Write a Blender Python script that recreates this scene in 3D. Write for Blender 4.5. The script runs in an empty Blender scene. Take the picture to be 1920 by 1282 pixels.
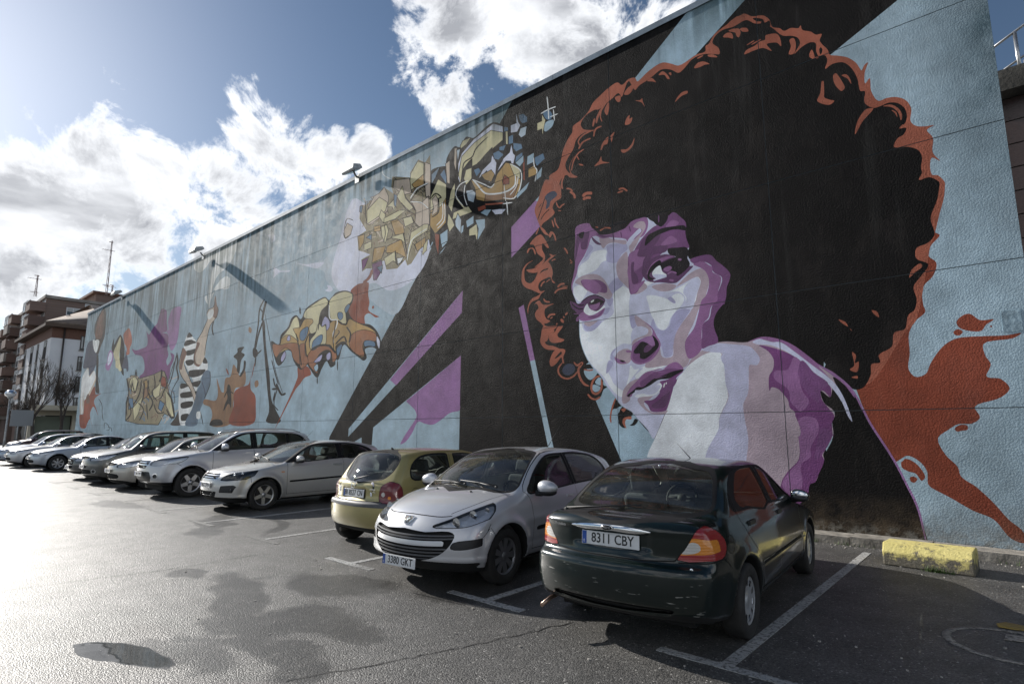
import bpy, bmesh, math, random
import numpy as np
from mathutils import Vector, Matrix, geometry
R_=math.radians
scene=bpy.context.scene
# ------------------------------------------------------------------ camera
CAMH=1.72; FPX=1067.0; PCX,PCY=960.0,641.0
_pitch=math.atan(164/FPX)
_up=np.array([0,-math.cos(_pitch),math.sin(_pitch)])
_v=-np.array([-262-PCX,805-PCY,FPX]); _v/=np.linalg.norm(_v)
_X=_v-_up*(_v@_up); _X/=np.linalg.norm(_X)
_Y=np.cross(_up,_X)
if _Y[2]<0: _Y=-_Y
RW=np.stack([_X,_Y,_up])            # rows: world axes seen from the camera
cam=bpy.data.objects.new('camera',bpy.data.cameras.new('camera'))
scene.collection.objects.link(cam); scene.camera=cam
cam.data.sensor_width=36; cam.data.lens=FPX/1920*36; cam.data.clip_start=0.1; cam.data.clip_end=3000
_M=Matrix.Identity(4)
for i in range(3):
    _M[i][0]=RW[i][0]; _M[i][1]=-RW[i][1]; _M[i][2]=-RW[i][2]
cam.matrix_world=Matrix.Translation((0,0,CAMH))@_M
# ------------------------------------------------------------------ sky and sun
SUN=Vector((-9.0,-.66,4.25)).normalized()
SUN_EL=math.asin(SUN.z); SUN_AZ=math.atan2(SUN.x,SUN.y)
world=bpy.data.worlds.new('World'); scene.world=world; world.use_nodes=True
SKY_STR=0.036; SUN_STR=2.8; EXPOSURE=1.22
def build_world():
    nt=world.node_tree; nt.nodes.clear()
    N=lambda t,**k:(lambda n:[setattr(n,a,b) for a,b in k.items()] and n or n)(nt.nodes.new(t))
    L=nt.links.new
    out=N('ShaderNodeOutputWorld'); bg=N('ShaderNodeBackground'); bg.inputs[1].default_value=SKY_STR
    sky=N('ShaderNodeTexSky'); sky.sky_type='NISHITA'; sky.sun_disc=False
    sky.sun_elevation=SUN_EL; sky.sun_rotation=SUN_AZ; sky.air_density=1.0; sky.dust_density=0.25; sky.ozone_density=2.0; sky.altitude=50
    geo=N('ShaderNodeTexCoord')
    def math_(op,a,b=None,c=None,clamp=False):
        n=N('ShaderNodeMath'); n.operation=op; n.use_clamp=clamp
        for i,v in enumerate((a,b,c)):
            if v is None: continue
            if isinstance(v,(int,float)): n.inputs[i].default_value=v
            else: L(v,n.inputs[i])
        return n.outputs[0]
    sep=N('ShaderNodeSeparateXYZ'); L(geo.outputs['Generated'],sep.inputs[0])
    # cloud layer coordinates: direction projected on a high plane, gently curved
    z=math_('MAXIMUM',sep.outputs[2],0.0)
    den=math_('ADD',z,0.16)
    px=math_('DIVIDE',sep.outputs[0],den); py=math_('DIVIDE',sep.outputs[1],den)
    cmb=N('ShaderNodeCombineXYZ'); L(px,cmb.inputs[0]); L(py,cmb.inputs[1])
    nz=N('ShaderNodeTexNoise'); L(cmb.outputs[0],nz.inputs['Vector']); nz.inputs['Scale'].default_value=1.15; nz.inputs['Detail'].default_value=9; nz.inputs['Roughness'].default_value=0.58; nz.inputs['Distortion'].default_value=0.25
    nb=N('ShaderNodeTexNoise'); L(geo.outputs['Generated'],nb.inputs['Vector']); nb.inputs['Scale'].default_value=8.5; nb.inputs['Detail'].default_value=12; nb.inputs['Roughness'].default_value=0.66; nb.inputs['Distortion'].default_value=0.35
    def blob(px_,py_,rad,gain):
        d=RW@np.array([px_-PCX,py_-PCY,FPX]) if px_ is not None else np.array(py_,float)
        d=d/np.linalg.norm(d)
        vm=N('ShaderNodeVectorMath'); vm.operation='DOT_PRODUCT'; L(nv,vm.inputs[0]); vm.inputs[1].default_value=tuple(d)
        cr=math.cos(math.radians(rad))
        t=math_('DIVIDE',math_('SUBTRACT',vm.outputs['Value'],cr),1-cr)
        return math_('MULTIPLY',math_('MAXIMUM',t,-1.5),gain)
    nrm=N('ShaderNodeVectorMath'); nrm.operation='NORMALIZE'; L(geo.outputs['Generated'],nrm.inputs[0]); nv=nrm.outputs[0]
    # banks of cumulus in view, plus unseen ones added to brighten the wall (directions on the dome), the rest left to the noise
    banks=None
    for b in BLOBS:
        o=blob(*b); banks=o if banks is None else math_('MAXIMUM',banks,o)
    # low bank of cloud over the horizon, all the way round
    low=math_('MULTIPLY',math_('SUBTRACT',0.17,sep.outputs[2]),3.2)
    banks=math_('MAXIMUM',banks,low)
    f=math_('ADD',math_('MULTIPLY',math_('SUBTRACT',nb.outputs[0],0.5),4.6),banks)
    f=math_('ADD',f,math_('MULTIPLY',math_('SUBTRACT',nz.outputs[0],0.5),1.3))
    dens=math_('MULTIPLY',math_('SUBTRACT',f,0.10),1.9,clamp=True)
    sm=N('ShaderNodeMapRange'); sm.interpolation_type='SMOOTHSTEP'; L(dens,sm.inputs[0]); dens=sm.outputs[0]
    # thick parts of a cloud are greyer underneath
    thick=N('ShaderNodeMapRange'); L(f,thick.inputs[0]); thick.inputs[1].default_value=0.3; thick.inputs[2].default_value=1.15
    nz2=N('ShaderNodeTexNoise'); L(geo.outputs['Generated'],nz2.inputs['Vector']); nz2.inputs['Scale'].default_value=5.0; nz2.inputs['Detail'].default_value=7
    mp2=N('ShaderNodeMapping'); L(geo.outputs['Generated'],mp2.inputs[0]); mp2.inputs['Scale'].default_value=(1,1,3.2); L(mp2.outputs[0],nz2.inputs['Vector'])
    th=math_('MULTIPLY',thick.outputs[0],math_('MULTIPLY',math_('SUBTRACT',nz2.outputs[0],0.30),3.4,clamp=True),clamp=True)
    ccol=N('ShaderNodeMix'); ccol.data_type='RGBA'; L(th,ccol.inputs[0])
    ccol.inputs[6].default_value=(14.2,14.5,15.0,1); ccol.inputs[7].default_value=(5.2,5.4,5.9,1)
    # forward scattering: clouds glow towards the sun
    sd=N('ShaderNodeVectorMath'); sd.operation='DOT_PRODUCT'; L(nv,sd.inputs[0]); sd.inputs[1].default_value=tuple(SUN)
    glow=math_('POWER',math_('MAXIMUM',sd.outputs['Value'],0.0),20.0)
    gl=N('ShaderNodeMix'); gl.data_type='RGBA'; gl.blend_type='ADD'; gl.inputs[0].default_value=1.0
    gm=N('ShaderNodeVectorMath'); gm.operation='SCALE'; gm.inputs[0].default_value=(1,1,1); L(glow,gm.inputs['Scale'])
    L(ccol.outputs[2],gl.inputs[6]); L(gm.outputs[0],gl.inputs[7])
    hz=N('ShaderNodeMix'); hz.data_type='RGBA'
    sk2=N('ShaderNodeMix'); sk2.data_type='RGBA'; sk2.blend_type='ADD'; sk2.inputs[0].default_value=1
    gm2=N('ShaderNodeVectorMath'); gm2.operation='SCALE'; gm2.inputs[0].default_value=(4.2,4.4,4.8); L(glow,gm2.inputs['Scale'])
    L(sky.outputs[0],sk2.inputs[6]); L(gm2.outputs[0],sk2.inputs[7])
    L(dens,hz.inputs[0]); L(sk2.outputs[2],hz.inputs[6]); L(gl.outputs[2],hz.inputs[7])
    L(hz.outputs[2],bg.inputs[0]); L(bg.outputs[0],out.inputs[0])
BLOBS=[(870,60,4.5,.8),(740,70,2.2,.45),(1010,25,7,.9),(1160,20,7,.8),(860,150,4,.6),(770,60,3,.25),(480,190,2.2,.35),(530,280,4.6,.7),(610,300,3.0,.45),(700,295,2.6,.6),(420,370,5,.9),(60,430,8.5,1.1),(-150,420,9,1.0),(260,420,7,1.0),(400,450,6,.9),(60,300,4,.5),(200,310,4,.5),(None,(.2,-1,.55),26,.8),(None,(1,-.5,.5),24,.8),(None,(-.5,-.8,.9),16,.6),(None,(1,.5,.35),14,.7)]  # entries given as vectors are out-of-view clouds, added as fill light for the wall
build_world()
sun=bpy.data.objects.new('sun',bpy.data.lights.new('sun','SUN')); scene.collection.objects.link(sun)
sun.data.energy=SUN_STR; sun.data.angle=R_(0.53); sun.data.color=(1.0,0.955,0.89)
sun.rotation_euler=SUN.to_track_quat('Z','Y').to_euler()
vs=scene.view_settings; vs.view_transform='Standard'; vs.look='None'; vs.exposure=EXPOSURE; vs.gamma=1; vs.use_curve_mapping=False
scene.render.engine='CYCLES'
# ------------------------------------------------------------------ helpers
COLL=scene.collection
def ray(px,py): return RW@np.array([px-PCX,py-PCY,FPX])
def on_y(px,py,Y): d=ray(px,py); t=Y/d[1]; return Vector((d[0]*t,d[1]*t,d[2]*t+CAMH))
def on_x(px,py,X): d=ray(px,py); t=X/d[0]; return Vector((d[0]*t,d[1]*t,d[2]*t+CAMH))
def on_g(px,py,z=0.0): d=ray(px,py); t=(z-CAMH)/d[2]; return Vector((d[0]*t,d[1]*t,z))
def lin(c): return tuple((v/12.92 if v<=.04045 else ((v+.055)/1.055)**2.4) for v in [x/255 for x in c])
def tag(o,label=None,cat=None,group=None,kind=None):
    if label: o['label']=label
    if cat: o['category']=cat
    if group: o['group']=group
    if kind: o['kind']=kind
    return o
def empty(name,loc=(0,0,0),rz=0.0,label=None,cat=None,group=None):
    o=bpy.data.objects.new(name,None); COLL.objects.link(o); o.location=loc; o.rotation_euler=(0,0,rz)
    o.empty_display_size=.2
    return tag(o,label,cat,group)
def link(name,me,mat=None,parent=None):
    if mat is not None and not me.materials: me.materials.append(mat)
    o=bpy.data.objects.new(name,me); COLL.objects.link(o)
    if parent: o.parent=parent
    return o
def mesh_np(name,V,F,smooth=False,normals=None):
    me=bpy.data.meshes.new(name)
    V=np.asarray(V,np.float32); me.from_pydata(V.tolist() if not isinstance(V,list) else V,[],[tuple(map(int,f)) for f in F])
    if smooth: me.polygons.foreach_set('use_smooth',[True]*len(me.polygons))
    me.update()
    if normals is not None: me.normals_split_custom_set_from_vertices([tuple(map(float,n)) for n in normals])
    return me
class MB:
    """collects simple solids into one mesh"""
    def __init__(s): s.bm=bmesh.new()
    def box(s,x0,x1,y0,y1,z0,z1,M=None):
        vs=[s.bm.verts.new(v) for v in ((x0,y0,z0),(x1,y0,z0),(x1,y1,z0),(x0,y1,z0),(x0,y0,z1),(x1,y0,z1),(x1,y1,z1),(x0,y1,z1))]
        for f in ((0,3,2,1),(4,5,6,7),(0,1,5,4),(1,2,6,5),(2,3,7,6),(3,0,4,7)): s.bm.faces.new([vs[i] for i in f])
        if M is not None: bmesh.ops.transform(s.bm,matrix=M,verts=vs)
        return s
    def prism(s,pts,axis,a,b,M=None):
        """polygon pts (2d) extruded along axis from a to b"""
        def mk(p,t): return {'x':(t,p[0],p[1]),'y':(p[0],t,p[1]),'z':(p[0],p[1],t)}[axis]
        A=[s.bm.verts.new(mk(p,a)) for p in pts]; B=[s.bm.verts.new(mk(p,b)) for p in pts]
        fs=[s.bm.faces.new(A),s.bm.faces.new(B[::-1])]
        for i in range(len(pts)):
            j=(i+1)%len(pts); fs.append(s.bm.faces.new((A[i],B[i],B[j],A[j])))
        bmesh.ops.recalc_face_normals(s.bm,faces=fs)
        if M is not None: bmesh.ops.transform(s.bm,matrix=M,verts=A+B)
        return s
    def tube(s,pts,r,n=8,caps=True):
        pts=[Vector(p) for p in pts]; rs=r if isinstance(r,(list,tuple)) else [r]*len(pts)
        rings=[]; up=Vector((0,0,1)); prev=None
        for i,p in enumerate(pts):
            d=(pts[min(i+1,len(pts)-1)]-pts[max(i-1,0)]).normalized()
            if prev is None: a=d.cross(up if abs(d.z)<.9 else Vector((1,0,0))).normalized()
            else: a=(prev-d*prev.dot(d)).normalized()
            prev=a; b=d.cross(a)
            rings.append([s.bm.verts.new(p+(a*math.cos(t)+b*math.sin(t))*rs[i]) for t in [2*math.pi*k/n for k in range(n)]])
        for i in range(len(rings)-1):
            for k in range(n):
                f=s.bm.faces.new((rings[i][k],rings[i][(k+1)%n],rings[i+1][(k+1)%n],rings[i+1][k])); f.smooth=True
        if caps: s.bm.faces.new(rings[0][::-1]); s.bm.faces.new(rings[-1])
        return s
    def lathe(s,prof,n=32,axis='z',M=None,close=False):
        """profile of (radius, height) turned round the axis"""
        rings=[]
        for r,h in prof:
            ring=[]
            for k in range(n):
                a=2*math.pi*k/n
                c,d=r*math.cos(a),r*math.sin(a)
                ring.append(s.bm.verts.new({'z':(c,d,h),'y':(c,h,d),'x':(h,c,d)}[axis]))
            rings.append(ring)
        m=len(rings); fs=[]
        for i in range(m if close else m-1):
            A=rings[i]; B=rings[(i+1)%m]
            for k in range(n):
                f=s.bm.faces.new((A[k],A[(k+1)%n],B[(k+1)%n],B[k])); f.smooth=True; fs.append(f)
        if not close:
            for rg,(r,h) in ((rings[0],prof[0]),(rings[-1],prof[-1])):
                if r>1e-4: fs.append(s.bm.faces.new(rg))
        bmesh.ops.recalc_face_normals(s.bm,faces=fs)
        if M is not None: bmesh.ops.transform(s.bm,matrix=M,verts=[v for rg in rings for v in rg])
        return s
    def ball(s,c,r,sc=(1,1,1),u=16,v=10,M=None):
        ret=bmesh.ops.create_uvsphere(s.bm,u_segments=u,v_segments=v,radius=r)
        bmesh.ops.transform(s.bm,matrix=(M or Matrix.Identity(4))@Matrix.Translation(c)@Matrix.Diagonal((*sc,1)),verts=ret['verts'])
        for f in {f for w in ret['verts'] for f in w.link_faces}: f.smooth=True
        return s
    def bevel(s,w,seg=2):
        es=[e for e in s.bm.edges if len(e.link_faces)==2 and e.calc_face_angle(0)>.5]
        bmesh.ops.bevel(s.bm,geom=es,offset=w,segments=seg,affect='EDGES',profile=.5,clamp_overlap=True); return s
    def out(s,name,mat=None,parent=None):
        me=bpy.data.meshes.new(name); s.bm.to_mesh(me); s.bm.free(); return link(name,me,mat,parent)
# ------------------------------------------------------------------ materials
def new_mat(name):
    m=bpy.data.materials.new(name); m.use_nodes=True; nt=m.node_tree
    return m,nt,nt.nodes['Principled BSDF']
def setp(b,**k):
    names=dict(col='Base Color',met='Metallic',rough='Roughness',coat='Coat Weight',coatr='Coat Roughness',spec='Specular IOR Level',trans='Transmission Weight',ior='IOR',alpha='Alpha')
    for a,v in k.items():
        i=b.inputs[names[a]]
        i.default_value=(*v,1) if a=='col' else v
def plain(name,col,rough=.6,met=0,noise=0.0,nscale=8.0,bump=0.0,bscale=60.0,coat=0,spec=.5,rnoise=0.0):
    m,nt,b=new_mat(name); setp(b,col=col,rough=rough,met=met,coat=coat,spec=spec)
    tc=nt.nodes.new('ShaderNodeTexCoord')
    if noise>0:
        n=nt.nodes.new('ShaderNodeTexNoise'); n.inputs['Scale'].default_value=nscale; n.inputs['Detail'].default_value=6; nt.links.new(tc.outputs['Object'],n.inputs['Vector'])
        r=nt.nodes.new('ShaderNodeMapRange'); r.inputs[1].default_value=.3; r.inputs[2].default_value=.7; r.inputs[3].default_value=1-noise; r.inputs[4].default_value=1+noise; nt.links.new(n.outputs[0],r.inputs[0])
        mx=nt.nodes.new('ShaderNodeVectorMath'); mx.operation='SCALE'; mx.inputs[0].default_value=col; nt.links.new(r.outputs[0],mx.inputs['Scale']); nt.links.new(mx.outputs[0],b.inputs['Base Color'])
        if rnoise:
            r2=nt.nodes.new('ShaderNodeMapRange'); r2.inputs[1].default_value=.3; r2.inputs[2].default_value=.7; r2.inputs[3].default_value=max(0,rough-rnoise); r2.inputs[4].default_value=rough+rnoise; nt.links.new(n.outputs[0],r2.inputs[0]); nt.links.new(r2.outputs[0],b.inputs['Roughness'])
    if bump>0:
        n=nt.nodes.new('ShaderNodeTexNoise'); n.inputs['Scale'].default_value=bscale; n.inputs['Detail'].default_value=4; nt.links.new(tc.outputs['Object'],n.inputs['Vector'])
        bp=nt.nodes.new('ShaderNodeBump'); bp.inputs['Strength'].default_value=bump; bp.inputs['Distance'].default_value=.01; nt.links.new(n.outputs[0],bp.inputs['Height']); nt.links.new(bp.outputs[0],b.inputs['Normal'])
    return m
def glass_mat(name,tint=(.5,.6,.56),refl=1.0,rough=0.0,dust=.04):
    m=bpy.data.materials.new(name); m.use_nodes=True; nt=m.node_tree; nt.nodes.clear(); L=nt.links.new
    o=nt.nodes.new('ShaderNodeOutputMaterial'); mx=nt.nodes.new('ShaderNodeMixShader'); fr=nt.nodes.new('ShaderNodeFresnel'); fr.inputs['IOR'].default_value=1.5
    tr=nt.nodes.new('ShaderNodeBsdfTransparent'); tr.inputs[0].default_value=(*tint,1)
    gl=nt.nodes.new('ShaderNodeBsdfGlossy'); gl.inputs['Roughness'].default_value=rough; gl.inputs[0].default_value=(refl,refl,refl,1)
    df=nt.nodes.new('ShaderNodeBsdfDiffuse'); df.inputs[0].default_value=(.4,.38,.34,1)
    mx2=nt.nodes.new('ShaderNodeMixShader')
    n=nt.nodes.new('ShaderNodeTexNoise'); n.inputs['Scale'].default_value=5; n.inputs['Detail'].default_value=6
    tc=nt.nodes.new('ShaderNodeTexCoord'); L(tc.outputs['Object'],n.inputs[0])
    r=nt.nodes.new('ShaderNodeMapRange'); r.inputs[1].default_value=.35; r.inputs[2].default_value=.7; r.inputs[3].default_value=dust*.3; r.inputs[4].default_value=dust*1.6; L(n.outputs[0],r.inputs[0])
    L(r.outputs[0],mx2.inputs[0]); L(tr.outputs[0],mx2.inputs[1]); L(df.outputs[0],mx2.inputs[2])
    L(fr.outputs[0],mx.inputs[0]); L(mx2.outputs[0],mx.inputs[1]); L(gl.outputs[0],mx.inputs[2]); L(mx.outputs[0],o.inputs[0])
    return m
def paint_mat(name,col,met=.75,rough=.38,dirt=.25,dirtcol=(.16,.14,.12),dz=.55):
    """car paint with clear coat, road dirt low down"""
    m,nt,b=new_mat(name); L=nt.links.new; setp(b,met=met,rough=rough,coat=1.0,coatr=.04)
    tc=nt.nodes.new('ShaderNodeTexCoord'); sp=nt.nodes.new('ShaderNodeSeparateXYZ'); L(tc.outputs['Object'],sp.inputs[0])
    n=nt.nodes.new('ShaderNodeTexNoise'); n.inputs['Scale'].default_value=3.5; n.inputs['Detail'].default_value=8; n.inputs['Roughness'].default_value=.65; L(tc.outputs['Object'],n.inputs[0])
    mr=nt.nodes.new('ShaderNodeMapRange'); mr.inputs[1].default_value=dz; mr.inputs[2].default_value=.18; L(sp.outputs[2],mr.inputs[0])
    mu=nt.nodes.new('ShaderNodeMath'); mu.operation='MULTIPLY'; L(mr.outputs[0],mu.inputs[0]); L(n.outputs[0],mu.inputs[1])
    ad=nt.nodes.new('ShaderNodeMath'); ad.operation='MULTIPLY'; ad.use_clamp=True; L(mu.outputs[0],ad.inputs[0]); ad.inputs[1].default_value=dirt*4
    ad2=nt.nodes.new('ShaderNodeMath'); ad2.operation='ADD'; ad2.use_clamp=True; L(ad.outputs[0],ad2.inputs[0]); ad2.inputs[1].default_value=dirt*.10
    mx=nt.nodes.new('ShaderNodeMix'); mx.data_type='RGBA'; L(ad2.outputs[0],mx.inputs[0]); mx.inputs[6].default_value=(*col,1); mx.inputs[7].default_value=(*dirtcol,1); L(mx.outputs[2],b.inputs['Base Color'])
    for inp,a0,a1 in (('Coat Weight',1.0,.1),('Metallic',met,.0)):
        r=nt.nodes.new('ShaderNodeMapRange'); L(ad2.outputs[0],r.inputs[0]); r.inputs[3].default_value=a0; r.inputs[4].default_value=a1; L(r.outputs[0],b.inputs[inp])
    r=nt.nodes.new('ShaderNodeMapRange'); L(n.outputs[0],r.inputs[0]); r.inputs[1].default_value=.3; r.inputs[2].default_value=.75; r.inputs[3].default_value=.03; r.inputs[4].default_value=.14; L(r.outputs[0],b.inputs['Coat Roughness'])
    fn=nt.nodes.new('ShaderNodeTexNoise'); fn.inputs['Scale'].default_value=1.4; fn.inputs['Detail'].default_value=2; L(tc.outputs['Object'],fn.inputs[0])
    bp=nt.nodes.new('ShaderNodeBump'); bp.inputs['Strength'].default_value=.12; bp.inputs['Distance'].default_value=.02; L(fn.outputs[0],bp.inputs['Height']); L(bp.outputs[0],b.inputs['Coat Normal'])
    return m
def lamp_mat(name,col,rough=.12,bump=.35,scale=90,trans=.0,met=0):
    m,nt,b=new_mat(name); L=nt.links.new; setp(b,col=col,rough=.35,coat=1,coatr=.04,met=met)
    tc=nt.nodes.new('ShaderNodeTexCoord'); w=nt.nodes.new('ShaderNodeTexWave'); w.bands_direction='Z'; w.inputs['Scale'].default_value=scale/6.28; L(tc.outputs['Object'],w.inputs[0])
    bp=nt.nodes.new('ShaderNodeBump'); bp.inputs['Strength'].default_value=bump; bp.inputs['Distance'].default_value=.004; L(w.outputs[0],bp.inputs['Height']); L(bp.outputs[0],b.inputs['Normal'])
    return m
MT={}
MT['black_plastic']=plain('black_plastic',(.018,.018,.02),.5,bump=.1,bscale=300)
MT['grey_plastic']=plain('grey_plastic',(.07,.072,.078),.5,noise=.15)
MT['rubber']=plain('rubber',(.008,.008,.009),.6,noise=.3,nscale=12,spec=.25)
MT['tyre']=plain('tyre_rubber',(.022,.021,.02),.82,noise=.35,nscale=9,bump=.3,bscale=40)
MT['chrome']=plain('chrome',(.78,.79,.8),.09,met=1)
MT['alloy']=plain('alloy',(.5,.51,.53),.3,met=.85,noise=.1)
MT['alloy_dull']=plain('alloy_dull',(.24,.24,.25),.42,met=.7,noise=.15)
MT['hubcap']=plain('hubcap_silver',(.55,.56,.58),.35,met=.6,noise=.08)
MT['steel_dark']=plain('steel_dark',(.05,.045,.04),.6,met=.6,noise=.3)
MT['interior']=plain('interior_grey',(.075,.077,.08),.85,noise=.15)
MT['interior_light']=plain('interior_light',(.32,.31,.29),.85,noise=.1)
MT['seat']=plain('seat_fabric',(.07,.073,.08),.95,noise=.25,nscale=40)
MT['well']=plain('wheel_well',(.008,.008,.008),.95)
MT['glass']=glass_mat('car_glass',(.80,.87,.83))
MT['glass_dark']=glass_mat('tinted_glass',(.16,.18,.18))
MT['lens']=glass_mat('lamp_lens',(.93,.94,.95),dust=.02)
MT['reflector']=plain('lamp_reflector',(.82,.84,.88),.25,met=.45,bump=1.0,bscale=26)
MT['lamp_dark']=plain('lamp_housing_dark',(.03,.03,.035),.3,met=.3)
MT['red']=lamp_mat('red_lamp',(.30,.012,.014)); MT['amber']=lamp_mat('amber_lamp',(.70,.24,.02)); MT['clear_lamp']=lamp_mat('clear_lamp',(.55,.53,.5)); MT['dark_red']=lamp_mat('dark_red_lamp',(.13,.008,.012))
MT['plate']=plain('plate_white',(.62,.63,.64),.35,noise=.06); MT['plate_blue']=plain('plate_blue',(.015,.07,.32),.35); MT['ink']=plain('plate_ink',(.012,.012,.014),.45)
MT['white_plastic']=plain('white_plastic',(.7,.7,.72),.4)

# ------------------------------------------------------------------ cars: implicit bodies
def crom(P,n=6,closed=False):
    P=np.asarray(P,float); N=len(P); out=[]
    for i in range(N if closed else N-1):
        if closed: p0,p1,p2,p3=P[i-1],P[i],P[(i+1)%N],P[(i+2)%N]
        else: p0,p1,p2,p3=P[max(i-1,0)],P[i],P[i+1],P[min(i+2,N-1)]
        d=np.linalg.norm(p2-p1)+1e-9; d0=np.linalg.norm(p1-p0)+1e-9; d2=np.linalg.norm(p3-p2)+1e-9
        m1=((p1-p0)/d0+(p2-p1)/d)*.5*d*(min(1,2*d0/d)); m2=((p2-p1)/d+(p3-p2)/d2)*.5*d*(min(1,2*d2/d))
        for k in range(n):
            t=k/n; out.append((2*t**3-3*t**2+1)*p1+(t**3-2*t**2+t)*m1+(-2*t**3+3*t**2)*p2+(t**3-t**2)*m2)
    if not closed: out.append(P[-1])
    return np.array(out)
def polysdf(P,x,y):
    P=np.asarray(P,float); sh=x.shape; x=x.ravel(); y=y.ravel()
    d=np.full(x.shape,1e9); ins=np.zeros(x.shape,bool)
    for i in range(len(P)):
        ax,ay=P[i-1]; bx,by=P[i]; ex,ey=bx-ax,by-ay; l=ex*ex+ey*ey+1e-12
        wx,wy=x-ax,y-ay; t=np.clip((wx*ex+wy*ey)/l,0,1)
        d=np.minimum(d,(wx-ex*t)**2+(wy-ey*t)**2)
        c=((ay<=y)!=(by<=y))
        if c.any():
            with np.errstate(divide='ignore',invalid='ignore'):
                xi=ax+(y-ay)*ex/(ey if abs(ey)>1e-12 else 1e-12)
            ins^=c&(x<xi)
    d=np.sqrt(d); return np.where(ins,-d,d).reshape(sh)
class Tab:
    def __init__(s,P,x0,x1,y0,y1,r=.0125,sm=1.2):
        s.x0,s.y0,s.r=x0,y0,r; s.nx=int((x1-x0)/r)+2; s.ny=int((y1-y0)/r)+2
        X,Y=np.meshgrid(x0+r*np.arange(s.nx),y0+r*np.arange(s.ny),indexing='ij')
        T=polysdf(P,X,Y)
        k=np.exp(-.5*(np.arange(-4,5)/sm)**2); k/=k.sum()
        for ax in (0,1):
            Tp=np.pad(T,[(4,4) if a==ax else (0,0) for a in (0,1)],mode='edge')
            T=sum(k[i]*(Tp[i:i+s.nx,:] if ax==0 else Tp[:,i:i+s.ny]) for i in range(9))
        s.T=T
    def __call__(s,x,y):
        u=np.clip((x-s.x0)/s.r,0,s.nx-1.001); v=np.clip((y-s.y0)/s.r,0,s.ny-1.001)
        i=u.astype(int); j=v.astype(int); u=u-i; v=v-j; T=s.T
        return (T[i,j]*(1-u)+T[i+1,j]*u)*(1-v)+(T[i,j+1]*(1-u)+T[i+1,j+1]*u)*v
def smax(a,b,k):
    h=np.clip(.5+.5*(a-b)/k,0,1); return a*h+b*(1-h)+k*h*(1-h)
def smin(a,b,k): return -smax(-a,-b,k)
def surface_nets(F,x0,h,nx,ny,nz):
    """F at nodes [nx,ny,nz] -> verts, quads"""
    s=F<0
    c=[(i,j,k) for i in (0,1) for j in (0,1) for k in (0,1)]
    sl=lambda A,i,j,k:A[i:nx-1+i,j:ny-1+j,k:nz-1+k]
    cnt=sum(sl(s,*q).astype(np.int8) for q in c); act=(cnt>0)&(cnt<8)
    I=np.argwhere(act); n=len(I); idx=-np.ones((nx-1,ny-1,nz-1),int); idx[act]=np.arange(n)
    acc=np.zeros((n,3)); w=np.zeros(n)
    for a in range(8):
        for b in range(a+1,8):
            A=np.array(c[a]); B=np.array(c[b])
            if abs(A-B).sum()!=1: continue
            fa=F[tuple((I+A).T)]; fb=F[tuple((I+B).T)]; m=(fa<0)!=(fb<0)
            t=np.where(m,fa/(np.where(m,fa-fb,1)),0)
            acc+=np.where(m[:,None],A+(B-A)*t[:,None],0); w+=m
    V=(I+acc/w[:,None])*h+np.array(x0)
    Q=[]
    for ax in range(3):
        o=[a for a in range(3) if a!=ax]
        a0=[slice(1,-1)]*3; a0[ax]=slice(0,-1); a1=list(a0); a1[ax]=slice(1,None)
        m=np.argwhere(s[tuple(a0)]!=s[tuple(a1)]); off=np.array([1,1,1]); off[ax]=0; m=m+off
        e1=np.zeros(3,int); e1[o[0]]=1; e2=np.zeros(3,int); e2[o[1]]=1
        g=lambda q: idx[tuple(q.T)]
        Q.append(np.stack([g(m-e1-e2),g(m-e2),g(m),g(m-e1)],1))
    return V,np.concatenate(Q)
class Shell:
    """triangle shell with normals that can be cut along level sets"""
    def __init__(s,V,N,T): s.V,s.N,s.T=V,N,T; s.tag=np.zeros(len(T),int)
    def cut(s,gf,tag=None,only=None):
        g=gf(s.V[:,0],np.abs(s.V[:,1]),s.V[:,2]) if callable(gf) else gf
        g=np.where(np.abs(g)<2e-4,2e-4,g)
        T=s.T; neg=g[T]<0; c=neg.sum(1); mix=(c>0)&(c<3)
        if mix.any():
            M=T[mix]; tg=s.tag[mix]; nm=neg[mix]
            lone=np.where(c[mix]==1,np.argmax(nm,1),np.argmax(~nm,1))
            r=np.arange(len(M)); a=M[r,lone]; b=M[r,(lone+1)%3]; d=M[r,(lone+2)%3]
            E=np.concatenate([np.stack([a,b],1),np.stack([a,d],1)]); Es=np.sort(E,1)
            U,inv=np.unique(Es,axis=0,return_inverse=True); inv=inv.ravel()
            t=(g[U[:,0]]/(g[U[:,0]]-g[U[:,1]]))[:,None]
            nv=s.V[U[:,0]]*(1-t)+s.V[U[:,1]]*t; nn=s.N[U[:,0]]*(1-t)+s.N[U[:,1]]*t; nn/=np.linalg.norm(nn,axis=1)[:,None]+1e-12
            base=len(s.V); s.V=np.concatenate([s.V,nv]); s.N=np.concatenate([s.N,nn]); g=np.concatenate([g,np.zeros(len(nv))])
            ab=base+inv[:len(M)]; ad=base+inv[len(M):]
            T=np.concatenate([T[~mix],np.stack([a,ab,ad],1),np.stack([ab,b,d],1),np.stack([ab,d,ad],1)])
            s.tag=np.concatenate([s.tag[~mix],tg,tg,tg]); s.T=T
        s.g=g
        if tag is not None:
            ins=g[s.T].mean(1)<0
            if only is not None: ins&=np.isin(s.tag,only)
            s.tag[ins]=tag
    def part(s,tags,side=0):
        m=np.isin(s.tag,tags)
        if side: m&=(s.V[s.T].mean(1)[:,1]*side>0)
        T=s.T[m]
        if not len(T): return None
        u,inv=np.unique(T.ravel(),return_inverse=True)
        return s.V[u],s.N[u],inv.reshape(-1,3),s.g[u] if len(s.g)==len(s.V) else None
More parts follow.
